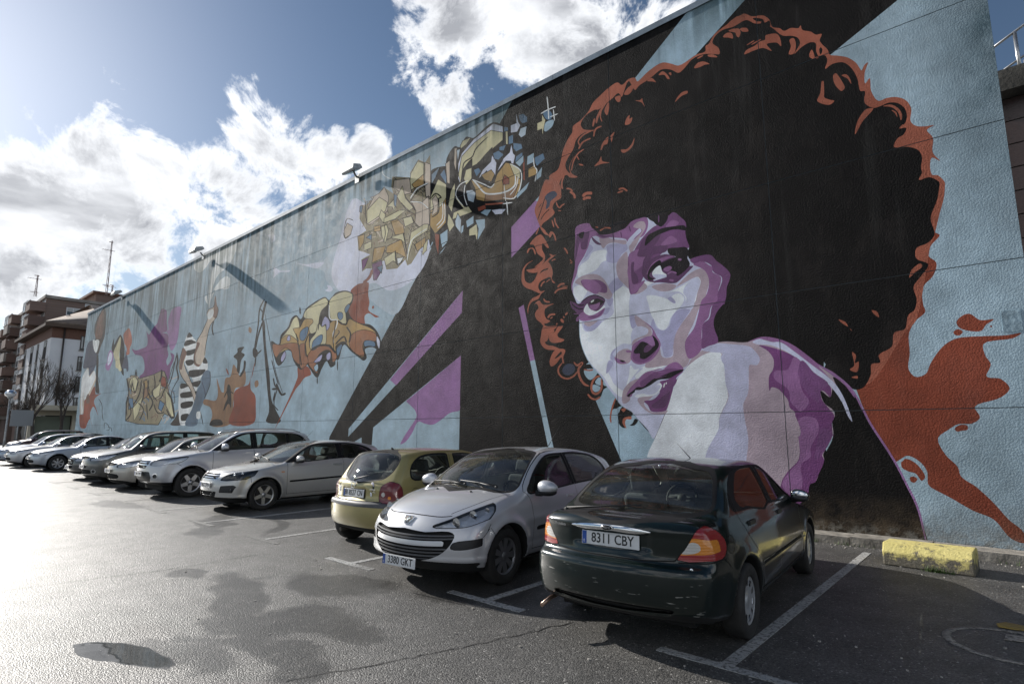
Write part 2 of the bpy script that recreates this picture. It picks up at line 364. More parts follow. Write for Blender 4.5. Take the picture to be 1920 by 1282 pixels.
def poly(view,P,smooth=0):
    P=crom(P,smooth,True) if smooth else np.array(P,float)
    if view=='s': return lambda x,y,z: polysdf(P,x,z)          # side view: distance from the nose, height
    if view=='f': return lambda x,y,z: polysdf(P,y,z)          # end view: distance from the middle, height
    if view=='t': return lambda x,y,z: polysdf(P,x,y)          # plan view
def inter(*g): return lambda x,y,z: np.maximum.reduce([q(x,y,z) for q in g])
def grow(g,d): return lambda x,y,z: g(x,y,z)-d
def sgt(v): return lambda x,y,z: v-x
def slt(v): return lambda x,y,z: x-v
def ygt(v): return lambda x,y,z: v-y
def ylt(v): return lambda x,y,z: y-v
def zgt(v): return lambda x,y,z: v-z
def zlt(v): return lambda x,y,z: z-v
def lineseam(view,P,w=.0035,smooth=4,lim=None):
    P=crom(P,smooth) if smooth else np.array(P,float)
    def f(x,y,z,signed=False):
        a,b={'s':(x,z),'f':(y,z),'t':(x,y)}[view]
        d=np.full(a.shape,1e9); sg=np.ones(a.shape)
        for i in range(len(P)-1):
            (ax,ay),(bx,by)=P[i],P[i+1]; ex,ey=bx-ax,by-ay; t=np.clip(((a-ax)*ex+(b-ay)*ey)/(ex*ex+ey*ey+1e-12),0,1)
            q=np.hypot(a-ax-ex*t,b-ay-ey*t); c=np.sign(ex*(b-ay)-ey*(a-ax)+1e-12); m=q<d-1e-9; d=np.where(m,q,d); sg=np.where(m,c,sg)
        if signed: return d*sg
        d=d-w
        return d if lim is None else np.maximum(d,lim(x,y,z))
    return f
def build_shell(S,h):
    L,W,H=S['L'],S['W'],S['H']; hw=W/2
    lo=Tab(crom(S['lower'],6,True),-.15,L+.15,0,H+.1); cb=Tab(crom(S['cabin'],6,True),-.15,L+.15,0,H+.1)
    sec=np.array(S.get('section',[(.15,-.10),(.3,-.035),(.5,-.005),(.62,0),(.75,-.012),(.88,-.04),(1.0,-.085),(1.1,-.15)]))
    csec=np.array(S.get('csection'))
    pl=np.array(S['plan'])
    secd=crom(sec,8); csd=crom(csec,8); pld=crom(pl,8)
    wx=S['wheels']; wr=S['wr']; Ra=S.get('arch',wr+.055)
    fl=S.get('flare',.02)
    def Wl(x,z): 
        w=hw+np.interp(z,secd[:,0],secd[:,1])+np.interp(x,pld[:,0],pld[:,1])
        for cx in wx:
            r=np.hypot(x-cx,z-wr); w=w+fl*np.exp(-((r-Ra-.02)/.07)**2)*(z>.15)
        return w
    nb,rb=S.get('bow',(.28,.16)); wb_,rw_=S.get('cbow',(.22,.14)); cr=S.get('crown',.05); pw=S.get('bowp',2.4)
    def Fld(x,y,z):
        y=np.abs(y); yn=np.clip(y/hw,0,1.1)
        yp=yn**pw
        # the ends are bowed in plan
        wf=np.clip(1-x/(.42*L),0,1); wr2=np.clip(1-(L-x)/(.42*L),0,1)
        xs=x-nb*yp*wf**.7+rb*yp*wr2**.7
        zs=z+cr*yn**2*np.clip((z-.55)/.3,0,1)
        a=lo(xs,zs); b=y-Wl(x,z)
        Fl=smax(a,b*.97,S.get('kl',.07))
        y2=yn**2; mid=(S['cab'][0]+S['cab'][1])/2
        wfc=np.clip((mid-x)/(mid-S['cab'][0]),0,1); wrc=np.clip((x-mid)/(S['cab'][1]-mid),0,1)
        xc=x-wb_*y2*wfc+rw_*y2*wrc
        zc=z+S.get('ccrown',.055)*y2
        c=cb(xc,zc)
        wc=hw+np.interp(z,csd[:,0],csd[:,1])-S.get('ctap',.04)*wrc**1.5-.02*wfc**2
        Fc=smax(c,(y-wc)*.95,S.get('kc',.075))
        F=smin(Fl,Fc,S.get('kb',.035))
        for f in S.get('extra',[]): F=f(F,x,y,z)
        for cx in wx:
            F=smax(F,-np.maximum(np.hypot(x-cx,z-wr)-Ra,(hw-.30)-y),.012)
        return F
    ny=int((hw+.12)/h)+2; nx=int((L+.3)/h)+2; nz=int((H+.15)/h)+2
    X=-.15+h*np.arange(nx); Y=(np.arange(ny)+.5)*h; Z=.03+h*np.arange(nz)
    gx,gy,gz=np.meshgrid(X,Y,Z,indexing='ij')
    F=Fld(gx,gy,gz); F=np.concatenate([F[:,::-1],F],1)
    V,Q=surface_nets(F,(-.15,-(ny-.5)*h,.03),h,nx,2*ny,nz)
    e=.006
    def grad(V):
        g=np.empty_like(V)
        for a in range(3):
            d=np.zeros(3); d[a]=e
            g[:,a]=(Fld(*(V+d).T)-Fld(*(V-d).T))/(2*e)
        return g
    for _ in range(3):
        f=Fld(*V.T); g=grad(V); st=(f/(np.sum(g*g,1)+.05))[:,None]*g
        ln=np.linalg.norm(st,axis=1)[:,None]; V=V-st*np.minimum(1,h*.6/(ln+1e-9))
    e=.014; N=grad(V); N/=np.linalg.norm(N,axis=1)[:,None]+1e-9
    # relax sliding vertices a little so quads stay even
    T=np.concatenate([Q[:,[0,1,2]],Q[:,[0,2,3]]])
    fn=np.cross(V[T[:,1]]-V[T[:,0]],V[T[:,2]]-V[T[:,0]]); fl_=np.sum(fn*N[T].mean(1),1)<0
    T[fl_]=T[fl_][:,::-1]
    sh=Shell(V,N,T); sh.F=Fld; sh.g=np.zeros(len(V)); return sh
def shell_obj(sh,name,tags,mat,root,side=0,off=0.0,ramp=None,gf=None):
    p=sh.part(tags,side)
    if p is None: return None
    V,N,T,_=p
    if off:
        if gf is not None and ramp:
            g=gf(V[:,0],np.abs(V[:,1]),V[:,2]); k=np.clip(-g/ramp,0,1); k=k*k*(3-2*k)
        else: k=1
        V=V+N*(off*k if np.isscalar(k) else off*k[:,None])
    V=V.copy(); 
    me=mesh_np(name,to_car(V),T,True,to_carN(N))
    return link(name,me,mat,root)
def to_car(V,L=0): return np.stack([V[:,1],-V[:,0],V[:,2]],1)       # car space: origin under the front bumper, nose along +Y... the body runs to -Y
def to_carN(N): return np.stack([N[:,1],-N[:,0],N[:,2]],1)
def CP(x,y,z): return Vector((y,-x,z))
def glyphs(text,size,mat,name,parent,M,depth=.0012,sx=1.0,weight=0.0):
    cu=bpy.data.curves.new(name,'FONT'); cu.body=text; cu.size=size; cu.extrude=depth; cu.offset=weight; cu.align_x='CENTER'; cu.align_y='CENTER'; cu.resolution_u=3
    tmp=bpy.data.objects.new('tmp',cu); COLL.objects.link(tmp)
    dg=bpy.context.evaluated_depsgraph_get(); me=bpy.data.meshes.new_from_object(tmp.evaluated_get(dg)); me.name=name
    bpy.data.objects.remove(tmp,do_unlink=True); bpy.data.curves.remove(cu)
    me.transform(M@Matrix.Diagonal((sx,1,1,1))); me.materials.clear()
    return link(name,me,mat,parent)
def add_plate(root,x,z,facing,text,w=.52,h=.11,tilt=0,blue=True,y=0.0,black_frame=False):
    """facing=-1: front of the car (x small), +1: rear"""
    M=Matrix.Translation(CP(x,y,z))@Matrix.Rotation(0 if facing>0 else math.pi,4,'Z')@Matrix.Rotation(R_(90+tilt),4,'X')
    # local x right, y up, z out of the plate
    b=MB().box(-w/2,w/2,-h/2,h/2,-.006,.004,M).bevel(.002,1).out('number_plate',MT['plate'],root)
    if black_frame: MB().box(-w/2-.012,w/2+.012,-h/2-.012,h/2+.012,-.01,.002,M).out('plate_frame',MT['black_plastic'],b)
    if blue:
        MB().box(-w/2+.003,-w/2+.044,-h/2+.004,h/2-.004,.0042,.0052,M).out('plate_band',MT['plate_blue'],b)
        glyphs('E',.030,MT['plate'],'plate_letter',b,M@Matrix.Translation((-w/2+.023,-h*.27,.0056)))
        c=.022 if blue else 0
    else: c=0
    t=glyphs(text,.108 if h<.12 else .11,MT['ink'],'plate_text',b,M@Matrix.Translation((c,0,.0046)),sx=.86,weight=.0012)
    xs=[v.co for v in t.data.vertices]
    return b
def make_wheel(root,x,side,wr,W,track,style,tw=.19,rimr=None,rimmat=None):
    rr=rimr or wr*.66; yc=side*(track/2)
    M=Matrix.Translation(CP(x,yc,wr))@Matrix.Rotation(math.pi/2 if side>0 else -math.pi/2,4,'Z')@Matrix.Identity(4)
    # wheel local axis = y, outer face towards +y ; side>0 (left of car, y>0) lies at -X in car space
    M=Matrix.Translation(CP(x,yc,wr))@Matrix.Rotation(-math.pi/2*(1 if side>0 else -1),4,'Z')
    t=tw/2
    wh=MB().lathe([(.001,-t*.5),(rr*.9,-t*.5),(rr*.93,t*.1),(rr*.5,t*.18),(.001,t*.18)],28,'y',M).out('wheel',MT['steel_dark'],root)
    prof=[(rr*.97,-t*.82),(rr*1.06,-t),(wr*.93,-t*.98),(wr*.985,-t*.82),(wr,-t*.6),(wr,t*.6),(wr*.985,t*.82),(wr*.93,t*.98),(rr*1.06,t),(rr*.985,t*.84),(rr*.96,t*.5)]
    ty=MB().lathe(prof,44,'y',M)
    ty.out('tyre',MT['tyre'],wh)
    rb=MB(); rm=rimmat or MT['alloy']
    f=t*.80
    rb.lathe([(rr*.86,-t*.4),(rr*.9,f*.75),(rr*.985,f*.98),(rr*1.02,f*.9),(rr*.99,f*.6)],44,'y',M)
    if style[0]=='spoke':
        n,wi,wo=style[1:4]
        for k in range(n):
            a=2*math.pi*k/n+.3
            R=M@Matrix.Rotation(a,4,'Y')
            rb.prism([(rr*.10,-wi),(rr*.93,-wo),(rr*.93,wo),(rr*.10,wi)],'y',f*.45,f*.78,R@Matrix.Rotation(0,4,'X'))
        rb.lathe([(.001,f*.92),(rr*.16,f*.88),(rr*.24,f*.7),(rr*.24,f*.3)],20,'y',M)
        for k in range(5):
            a=2*math.pi*k/5; rb.lathe([(.001,f*.86),(.010,f*.84),(.011,f*.5)],8,'y',M@Matrix.Translation((rr*.17*math.cos(a),0,rr*.17*math.sin(a))))
    else:
        n=style[1]
        # pressed wheel trim: solid dish with openings near the rim
        ri,ro=rr*style[2],rr*.86; seg=n*6
        V=[];F=[]
        rings=[(.001,f*.86),(rr*.2,f*.86),(rr*.24,f*.74),(rr*.45,f*.76),(ri,f*.86),(ro,f*.90),(rr*.97,f*.86)]
        for r,hh in rings:
            for k in range(seg): a=2*math.pi*k/seg; V.append(M@Vector((r*math.cos(a),hh,r*math.sin(a))))
        for i in range(len(rings)-1):
            for k in range(seg):
                if i==4 and k%6 in style[3]: continue
                F.append((i*seg+k,i*seg+(k+1)%seg,(i+1)*seg+(k+1)%seg,(i+1)*seg+k))
        vs=[rb.bm.verts.new(v) for v in V]
        for q in F:
            fc=rb.bm.faces.new([vs[i] for i in q]); fc.smooth=True
    rb.out('rim',rm,wh)
    return wh
def mirror_part(root,x,y,z,side,mat,size=(.075,.125,.085),glassside=True,arm=True,low=MT['black_plastic']):
    """door mirror: shell, black arm, glass facing the rear"""
    c=CP(x,side*y,z); sx=side
    c=c+Vector((0,0,.0)); b=MB().ball((0,0,0),1,(size[1],size[0],size[2]),24,14)
    for v in b.bm.verts:
        if v.co.y<-size[0]*.35: v.co.y=-size[0]*.35
        v.co.z=max(-size[2]*.8,v.co.z)
    bmesh.ops.transform(b.bm,matrix=Matrix.Translation(c+Vector((sx*size[1]*.75,0,0))),verts=b.bm.verts)
    for v in b.bm.verts: # tapers to its outer tip
        k=(v.co.x*sx-c.x*sx)/size[1]; v.co.z=c.z+(v.co.z-c.z)*(1.08-.22*k)
    m=b.out('mirror',mat,root)
    q=MB().ball((0,0,0),1,(size[1]*.93,size[0]*.9,size[2]*.55),20,10,Matrix.Translation(c+Vector((sx*size[1]*.72,.0,-size[2]*.50)))); q.out('mirror_base',low,m)
    g=MB().lathe([(.001,0),(size[1]*.82,0),(size[1]*.84,.004)],24,'y',Matrix.Translation(c+Vector((sx*size[1]*.75,-size[0]*.36-.002,0)))@Matrix.Diagonal((1,1,size[2]/size[1]*.86,1))); g.out('mirror_glass',MT['chrome'],m)
    MB().tube([c+Vector((-sx*.05,.02,-size[2]*.75)),c+Vector((sx*.02,.01,-size[2]*.8)),c+Vector((sx*size[1]*.5,0,-size[2]*.6))],[.035,.03,.03],8).out('mirror_arm',low,m)
    return m
def cabin_inside(root,S,sh,lining=(1,)):
    hw=S['W']/2; c0,c1=S['cab']; fx=S.get('seatx',(c0+c1)/2-.25)
    fl=MB(); fl.box(-hw+.14,hw-.14,-(c1-.15),-(c0+.1),.28,.34); fl.box(-hw+.24,hw-.24,-(c1-.18),-(c1-.55),.34,S.get('shelfz',.86)); fl.out('cabin_floor',MT['interior'],root)
    # dashboard and cowl
    d=MB(); zc=S.get('dashz',.92)
    d.prism([(-(c0+.02),zc-.42),(-(c0+.02),zc-.04),(-(c0+.30),zc),(-(c0+.62),zc-.03),(-(c0+.66),zc-.14),(-(c0+.5),zc-.42)],'x',-hw+.13,hw-.13); d.bevel(.02,2).out('dashboard',MT['interior'],root)
    st=MB(); sc=CP(c0+.80,-.36,zc-.03)
    pts=[]; Mw=Matrix.Translation(sc)@Matrix.Rotation(R_(62),4,'X')
    ring=[Mw@Vector((.185*math.cos(a),.185*math.sin(a),0)) for a in np.linspace(0,2*math.pi,25)]
    st.tube(ring,.016,8,False); st.ball((0,0,0),.06,(1,1,.5),12,8,Mw)
    for a in (0,math.pi,-math.pi/2): st.tube([Mw@Vector((0,0,0)),Mw@Vector((.18*math.cos(a),.18*math.sin(a),0))],.014,6)
    st.out('steering_wheel',MT['rubber'],root)
    for sgn in (1,-1):
        se=MB(); y=.36*sgn; x=fx
        se.box(y-.24,y+.24,-(x+.5),-x,.34,.52); 
        B=Matrix.Translation(CP(x+.45,y,.50))@Matrix.Rotation(R_(17),4,'X')
        se.box(-.23,.23,-.07,.05,0,.56,B); se.bevel(.05,3)
        s_=se.out('seat',MT['seat'],root)
        hr=MB().box(-.13,.13,-.05,.04,.60,.79,B).bevel(.035,3); hr.out('headrest',MT['seat'],s_)
    rs=MB(); x=S.get('rearseat',c1-1.05)
    rs.box(-hw+.2,hw-.2,-(x+.5),-x,.34,.5); B=Matrix.Translation(CP(x+.45,0,.48))@Matrix.Rotation(R_(20),4,'X'); rs.box(-hw+.2,hw-.2,-.06,.05,0,.5,B); rs.bevel(.04,2); rs_=rs.out('rear_seat',MT['seat'],root)
    for yy in (-.35,.35): MB().box(yy-.12,yy+.12,-.04,.04,.50,.64,B).bevel(.03,2).out('headrest',MT['seat'],rs_)
    # lining: the inner skin of the roof, pillars and doors
    p=sh.part(list(lining))
    V,N,T,_=p; k=(V[T].mean(1)[:,2]>.35)&(V[T].mean(1)[:,0]>c0-.05)&(V[T].mean(1)[:,0]<c1+.12)
    T=T[k]; u,inv=np.unique(T.ravel(),return_inverse=True); V2=V[u]-N[u]*.022; T2=inv.reshape(-1,3)[:,::-1]
    link('cabin_lining',mesh_np('cabin_lining',to_car(V2,0),T2,True),MT['interior_light'] if S.get('light_lining',1) else MT['interior'],root)
def wiper(root,p0,p1,bow,name='wiper'):
    m=MB(); p0,p1=Vector(p0),Vector(p1); mid=(p0+p1)/2+Vector(bow)
    m.tube([p0,mid],[.010,.006],6); m.tube([mid-(p1-p0)*.48,mid,mid+(p1-p0)*.48],[.006,.008,.006],6); m.ball(p0,.02,(1,1,.8),8,6)
    return m.out(name,MT['black_plastic'],root)
def surf(sh,x,y,z,it=6):
    """pull a point on to the body"""
    p=np.array([[x,y,z]],float); e=.01
    for _ in range(it):
        f=sh.F(*p.T); g=np.stack([(sh.F(*(p+d).T)-sh.F(*(p-d).T))/(2*e) for d in np.eye(3)*e],1)
        p=p-g*(f/(np.sum(g*g,1)+.05))[:,None]
    g=g[0]/np.linalg.norm(g[0]); return p[0],g

# ------------------------------------------------------------------ car assembly
T_PAINT,T_WS,T_SG,T_RG,T_TRIM,T_HL,T_SEAM,T_GR,T_SLAT,T_FOG,T_UND,T_WELL,T_RED,T_AMB,T_CLR,T_MOULD,T_CHR,T_BUMP,T_HLD,T_SG2=range(1,21)
def inter2(m,c):
    '''centre line c, but only inside m'''
    return lambda x,y,z: np.where(m(x,y,z)<.03,c(x,y,z),1.0)
def prep(S,h):
    sh=build_shell(S,h); sh.tag[:]=T_PAINT
    hw=S['W']/2; wr=S['wr']; Ra=S.get('arch',wr+.055)
    for cx in S['wheels']:
        sh.cut(inter(lambda x,y,z,cx=cx:np.hypot(x-cx,z-wr)-(Ra+.009),ygt(hw-.36)),T_WELL,[T_PAINT])
    sh.cut(np.maximum((sh.N[:,2]+.55)*.1,sh.V[:,2]-.36),T_UND,[T_PAINT])
    return sh
def side_glass(sh,groups,band=.018,tag=T_SG,trimonly=None):
    """groups: list of pane outlines (side view); a black gasket is left round each"""
    for P,smooth in groups:
        g=inter(poly('s',P,smooth),ygt(.30))
        sh.cut(grow(g,band),T_TRIM,[T_PAINT,T_TRIM]); sh.cut(g,tag,[T_PAINT,T_TRIM])
def seams(sh,L,skip=()):
    for g in L:
        if g.__code__.co_argcount==4: sh.cut(lambda x,y,z:g(x,y,z,True))
        sh.cut(g,T_SEAM,[T_PAINT,T_BUMP])
def dlo(sh,P,smooth=4):
    sh.cut(inter(poly('s',P,smooth),ygt(.30)),T_TRIM,[T_PAINT])
NAMES={T_WS:('windscreen','glass'),T_RG:('rear_window','glass')}
def finish(root,S,sh,paint,glass_side='glass',under=True,hl_depth=.05,hl_mat='reflector',trim='rubber',lens='lens',bump=None,cabin=True,slat='black_plastic',grdep=.03,gg=None,glass_front='glass',glass_rear='glass'):
    o=shell_obj
    b=o(sh,'body',[T_PAINT],paint,root)
    if bump is not None: o(sh,'bumper',[T_BUMP],bump,root)
    g_=o(sh,'panel_gap',[T_SEAM],MT['well'],root,off=-.004)
    if g_: g_['kind']='stuff'
    o(sh,'underside',[T_UND],MT['well'],root); 
    Cm=sh.V[sh.T].mean(1); midx=sum(S['wheels'])/2; k=30
    for sd in (1,-1):
        for fr in (0,1):
            m=(sh.tag==T_WELL)&(Cm[:,1]*sd>0)&((Cm[:,0]>midx)==bool(fr)); k+=1; sh.tag[m]=k; o(sh,'wheel_arch',[k],MT['well'],root)
    o(sh,'windscreen',[T_WS],MT[glass_front],root,off=-.003)
    o(sh,'rear_window',[T_RG],MT[glass_rear],root,off=-.003)
    for sd in (1,-1):
        o(sh,'side_window',[T_SG],MT[glass_side],root,sd,off=-.005); o(sh,'side_window',[T_SG2],MT[glass_side],root,sd,off=-.005)
        hl=o(sh,'headlight',[T_HL,T_HLD],MT[lens],root,sd)
        if hl:
            r=o(sh,'lamp_reflector',[T_HL],MT[hl_mat],root,sd,off=-hl_depth); r and setattr(r,'parent',hl)
            r=o(sh,'lamp_housing',[T_HLD],MT['lamp_dark'],root,sd,off=-.02); r and setattr(r,'parent',hl)
        tl=o(sh,'tail_light',[T_RED],MT[S.get('redmat','red')],root,sd)
        for tg,nm,mt in ((T_AMB,'indicator_lens','amber'),(T_CLR,'reversing_lens','clear_lamp')):
            q=o(sh,nm,[tg],MT[mt],root,sd)
            if q and tl: q.parent=tl
        f=o(sh,'fog_lamp_recess',[T_FOG],MT['black_plastic'],root,sd,off=-.012)
        o(sh,'side_moulding',[T_MOULD],MT['rubber' if S.get('mould','rubber')=='rubber' else S['mould']],root,sd,off=.006)
    o(sh,'window_trim',[T_TRIM],MT[trim],root)
    gr=None
    o(sh,'grille',[T_GR],MT['well'],root,off=-grdep)
    s_=o(sh,'grille_slats',[T_SLAT],MT[slat],root,off=-.004)
    if s_: s_['kind']='stuff'
    o(sh,'chrome_strip',[T_CHR],MT['chrome'],root,off=.004)
    for x in S['wheels']:
        for sd in (1,-1):
            make_wheel(root,x,sd,S['wr'],S['W'],S['W']-.02-S.get('tw',.19)-S.get('inset',.03),S['wstyle'],S.get('tw',.19),S.get('rimr'),MT[S.get('rimmat','alloy')])
    if cabin: cabin_inside(root,S,sh,(T_PAINT,T_TRIM))
    ax=MB(); hw=S['W']/2
    ax.box(-hw+.28,hw-.28,-(S['L']-.35),-.35,.19,.30); ax.out('chassis',MT['well'],root)
    return b
# ------------------------------------------------------------------ silver supermini, nose to the camera
def car_silver_supermini(loc,rz):
    S=dict(L=4.03,W=1.735,H=1.47,wheels=(.83,3.37),wr=.305,cab=(.85,3.98),tw=.195,flare=.028,
      lower=[(.16,.20),(.04,.30),(.0,.42),(.012,.55),(.05,.64),(.13,.745),(.28,.835),(.55,.925),(.85,.985),(1.15,1.01),(2.0,1.0),(3.2,1.0),(3.85,.98),(3.97,.90),(3.99,.72),(4.03,.60),(4.03,.42),(3.93,.28),(3.7,.22),(2,.19),(.8,.19)],
      cabin=[(.74,.86),(.88,.96),(1.10,1.075),(1.40,1.24),(1.66,1.365),(1.88,1.43),(2.25,1.465),(2.75,1.46),(3.20,1.41),(3.55,1.345),(3.68,1.30),(3.80,1.13),(3.93,.97),(3.85,.75),(2.5,.7),(1.0,.7)],
      csection=[(.8,-.02),(.95,-.045),(1.05,-.085),(1.2,-.15),(1.35,-.225),(1.5,-.31)],
      plan=[(0,-.10),(.25,-.045),(.6,-.01),(1.2,0),(2.8,0),(3.4,-.02),(3.8,-.06),(4.03,-.12)],
      bow=(.36,.18),cbow=(.26,.16),crown=.06,bowp=2.3,kl=.09,wstyle=('spoke',9,.020,.036),rimr=.205,rimmat='alloy_dull',inset=.03)
    def swell(F,x,y,z):   # lower lip of the bumper and a ledge along the doors
        F=F-.018*np.exp(-((z-.33)/.035)**2)*np.clip((.55-x)/.2,0,1)
        F=F+.010*np.exp(-((z-.40)/.03)**2)*np.clip((x-1.15)/.1,0,1)*np.clip((3.0-x)/.1,0,1)
        F=F-.010*np.exp(-((z-.63-.02*x)/.05)**2)*np.clip((x-1.0)/.4,0,1)*np.clip((3.3-x)/.4,0,1)
        return F
    S['extra']=[swell]
    sh=prep(S,.023)
    root=empty('car',loc,rz,'silver supermini facing the camera with clear sweeping headlights and a wide black grille','car')
    # bonnet, bumper and door gaps
    seams(sh,[lineseam('f',[(-.05,.775),(.2,.77),(.40,.765),(.5,.775)],.004,4,inter(slt(.6))),
              lineseam('t',[(.30,.47),(.5,.56),(.8,.64),(1.02,.69),(1.06,.72)],.004,4,zgt(.7)),
              lineseam('s',[(.47,.62),(.50,.66),(.54,.70)],.004,1,ygt(.6)),lineseam('s',[(.40,.56),(.52,.66),(.60,.52),(.60,.5)],.003,1,ygt(.6)),
              lineseam('s',[(1.22,.98),(1.30,.90),(1.33,.7),(1.33,.3)],.004,3,ygt(.5)),lineseam('s',[(2.38,1.4),(2.40,.9),(2.40,.3)],.004,1,ygt(.45)),
              lineseam('s',[(1.22,.98),(1.27,1.04),(1.6,1.27),(1.92,1.405),(2.4,1.43),(3.0,1.39),(3.4,1.29),(3.55,1.1),(3.4,.8),(3.1,.6),(3.05,.5)],.003,3,ygt(.4)),
              lineseam('s',[(1.33,.31),(2.2,.30),(3.0,.31)],.004,1,ygt(.5))])
    dlo(sh,[(1.30,.965),(1.36,.94),(2.4,.985),(3.2,1.01),(3.38,1.04),(3.44,1.14),(3.27,1.31),(2.85,1.395),(2.35,1.405),(1.98,1.385),(1.74,1.30),(1.42,1.10)])
    side_glass(sh,[([(1.30,.975),(1.34,.955),(2.34,1.0),(2.34,1.0),(2.32,1.375),(2.32,1.375),(2.0,1.365),(1.78,1.29),(1.45,1.09)],4)],tag=T_SG)
    side_glass(sh,[([(2.46,1.01),(2.46,1.01),(2.44,1.38),(2.44,1.38),(2.85,1.37),(3.25,1.29),(3.40,1.15),(3.36,1.05),(3.2,1.03)],4)],tag=T_SG2)
    ws=inter(poly('f',[(-.2,1.02),(.3,1.015),(.62,.985),(.70,1.0),(.665,1.12),(.60,1.27),(.545,1.365),(.50,1.395),(.25,1.425),(-.2,1.43)],3),slt(2.1))
    sh.cut(grow(ws,.02),T_TRIM,[T_PAINT]); sh.cut(ws,T_WS,[T_PAINT,T_TRIM])
    rg=inter(poly('f',[(-.2,1.02),(.45,1.02),(.52,1.06),(.48,1.28),(-.2,1.31)],3),sgt(3.4)); sh.cut(grow(rg,.02),T_TRIM,[T_PAINT]); sh.cut(rg,T_RG,[T_PAINT,T_TRIM])
    # headlights: pointed at the badge side, sweeping up and back along the wing
    hl=inter(poly('f',[(.36,.672),(.50,.735),(.62,.815),(.72,.885),(.80,.935),(.86,.93),(.88,.86),(.84,.755),(.74,.69),(.58,.668)],3),poly('s',[(.0,.5),(.0,.75),(.35,.87),(.66,.955),(.74,.955),(.72,.88),(.55,.76),(.3,.62)],2))
    sh.cut(grow(hl,.008),T_TRIM,[T_PAINT,T_SEAM]); sh.cut(hl,T_HL,[T_TRIM,T_PAINT])
    # mouth with two groups of slats
    m=inter(poly('f',[(-.2,.60),(.3,.615),(.55,.632),(.625,.60),(.60,.50),(.50,.40),(.34,.335),(-.2,.305)],3),slt(.5))
    sh.cut(m,T_GR,[T_PAINT,T_SEAM])
    for zc,w in ((.575,.008),(.545,.008),(.44,.009),(.405,.009),(.37,.009),(.338,.006)):
        sh.cut(inter2(m,lambda x,y,z,zc=zc:z-zc-.045*y*y)); g=inter(m,lambda x,y,z,zc=zc,w=w:np.abs(z-zc-.045*y*y)-w); sh.cut(g,T_SLAT,[T_GR])
    g=inter(m,lambda x,y,z:np.abs(z-.497-.05*y*y)-.026,ylt(.53)); sh.cut(g,T_BUMP,[T_GR])
    fg=inter(poly('f',[(.60,.46),(.62,.52),(.80,.555),(.86,.56),(.85,.49),(.76,.455)],3),slt(.40),ygt(.58)); sh.cut(fg,T_FOG,[T_PAINT])
    mo=inter(poly('s',[(1.40,.52),(1.40,.565),(2.37,.585),(2.37,.54)]),ygt(.5)); sh.cut(mo,T_MOULD,[T_PAINT])
    tl=inter(poly('s',[(3.55,.95),(3.75,.98),(3.95,.92),(4.1,.75),(3.9,.70),(3.75,.8)],3),ygt(.45)); sh.cut(tl,T_RED,[T_PAINT])
    P=paint_mat('silver_paint',(.56,.57,.60),.38,.36,.16)
    finish(root,S,sh,P,bump=P,hl_depth=.035,slat='grey_plastic')
    # lamp units behind the clear lens
    for sd in (1,-1):
        for (x,y,z,r) in ((.26,.60,.745,.052),(.43,.70,.83,.055),(.60,.765,.905,.03)):
            p,n=surf(sh,x,y,z); q=MB(); c=Vector((p[1]*sd-n[1]*sd*.03,-p[0]+n[0]*.03,p[2]-n[2]*.03))
            q.lathe([(.001,.0),(r*.55,.006),(r,.03),(r*1.05,.034)],20,'y',Matrix.Translation(c)@Matrix.Rotation(0 if sd else 0,4,'Z')); q.ball(c+Vector((0,.012,0)),r*.35); q.out('headlamp_bowl',MT['chrome'],root)
    add_plate(root,-.032,.262+.03,-1,'3380 GKT',tilt=-4)
    # bonnet badge: an upright shield with a small rampant beast
    p,n=surf(sh,.10,0,.715)
    zt=Vector((n[1],-n[0],n[2])).normalized(); B=Matrix.Translation(Vector((p[1],-p[0],p[2])))@zt.to_track_quat('Z','Y').to_matrix().to_4x4()
    sgn=1
    sh_=MB().prism([(-.075,.055),(.075,.055),(.07,.0),(.035,-.052),(-.035,-.052),(-.07,0)],'z',.0,.010,B).bevel(.004,1).out('badge',MT['chrome'],root)
    MB().prism([(-.062,.045),(.062,.045),(.057,.0),(.03,-.043),(-.03,-.043),(-.057,0)],'z',.009,.0112,B).out('badge_field',MT['steel_dark'],sh_)
    lion=MB()
    for pts,w in (([(-.01,-.035),(.0,-.01),(-.008,.012),(.004,.03)],.010),([(.0,.0),(.03,.008),(.036,.02)],.005),([(-.004,.014),(.024,.026)],.005),([(-.006,-.012),(.018,-.022),(.022,-.036)],.006),([(-.012,-.028),(-.03,-.03),(-.034,-.012),(-.024,-.002)],.004),([(-.008,-.03),(-.014,-.04)],.006)):
        lion.tube([B@Vector((a,b,.0135)) for a,b in pts],w*.62,6)
    lion.ball((0.004,.034,.0135),.009,(1,1,.7),8,6,B); lion.out('badge_emblem',MT['chrome'],sh_)
    for sd in (1,-1): mirror_part(root,1.43,.90,1.02,sd,P,(.09,.14,.095))
    wiper(root,CP(1.0,-.55,1.035),CP(1.10,.15,1.055),(0,-.02,.02)); wiper(root,CP(1.0,-.05,1.045),CP(1.12,.62,1.03),(0,-.01,.02))
    for yy in (-.28,.28):
        p,n=surf(sh,.84,yy,.97); MB().ball((p[1],-p[0],p[2]+.006),.016,(1.3,1,.6),10,6).out('washer_jet',MT['black_plastic'],root)
    a=surf(sh,2.95,0,1.46)[0]; MB().tube([(0,-a[0],a[2]),(0,-a[0]-.38,a[2]+.34)],[.006,.002],6).out('aerial',MT['black_plastic'],root)
    for x,z in ((2.22,.86),(3.22,.88)):
        for sd in (1,-1):
            p,n=surf(sh,x,.86,z); MB().box(p[1]*sd-.014,p[1]*sd+.014,-p[0]-.09,-p[0]+.09,z-.014,z+.014).bevel(.01,2).out('door_handle',P,root)
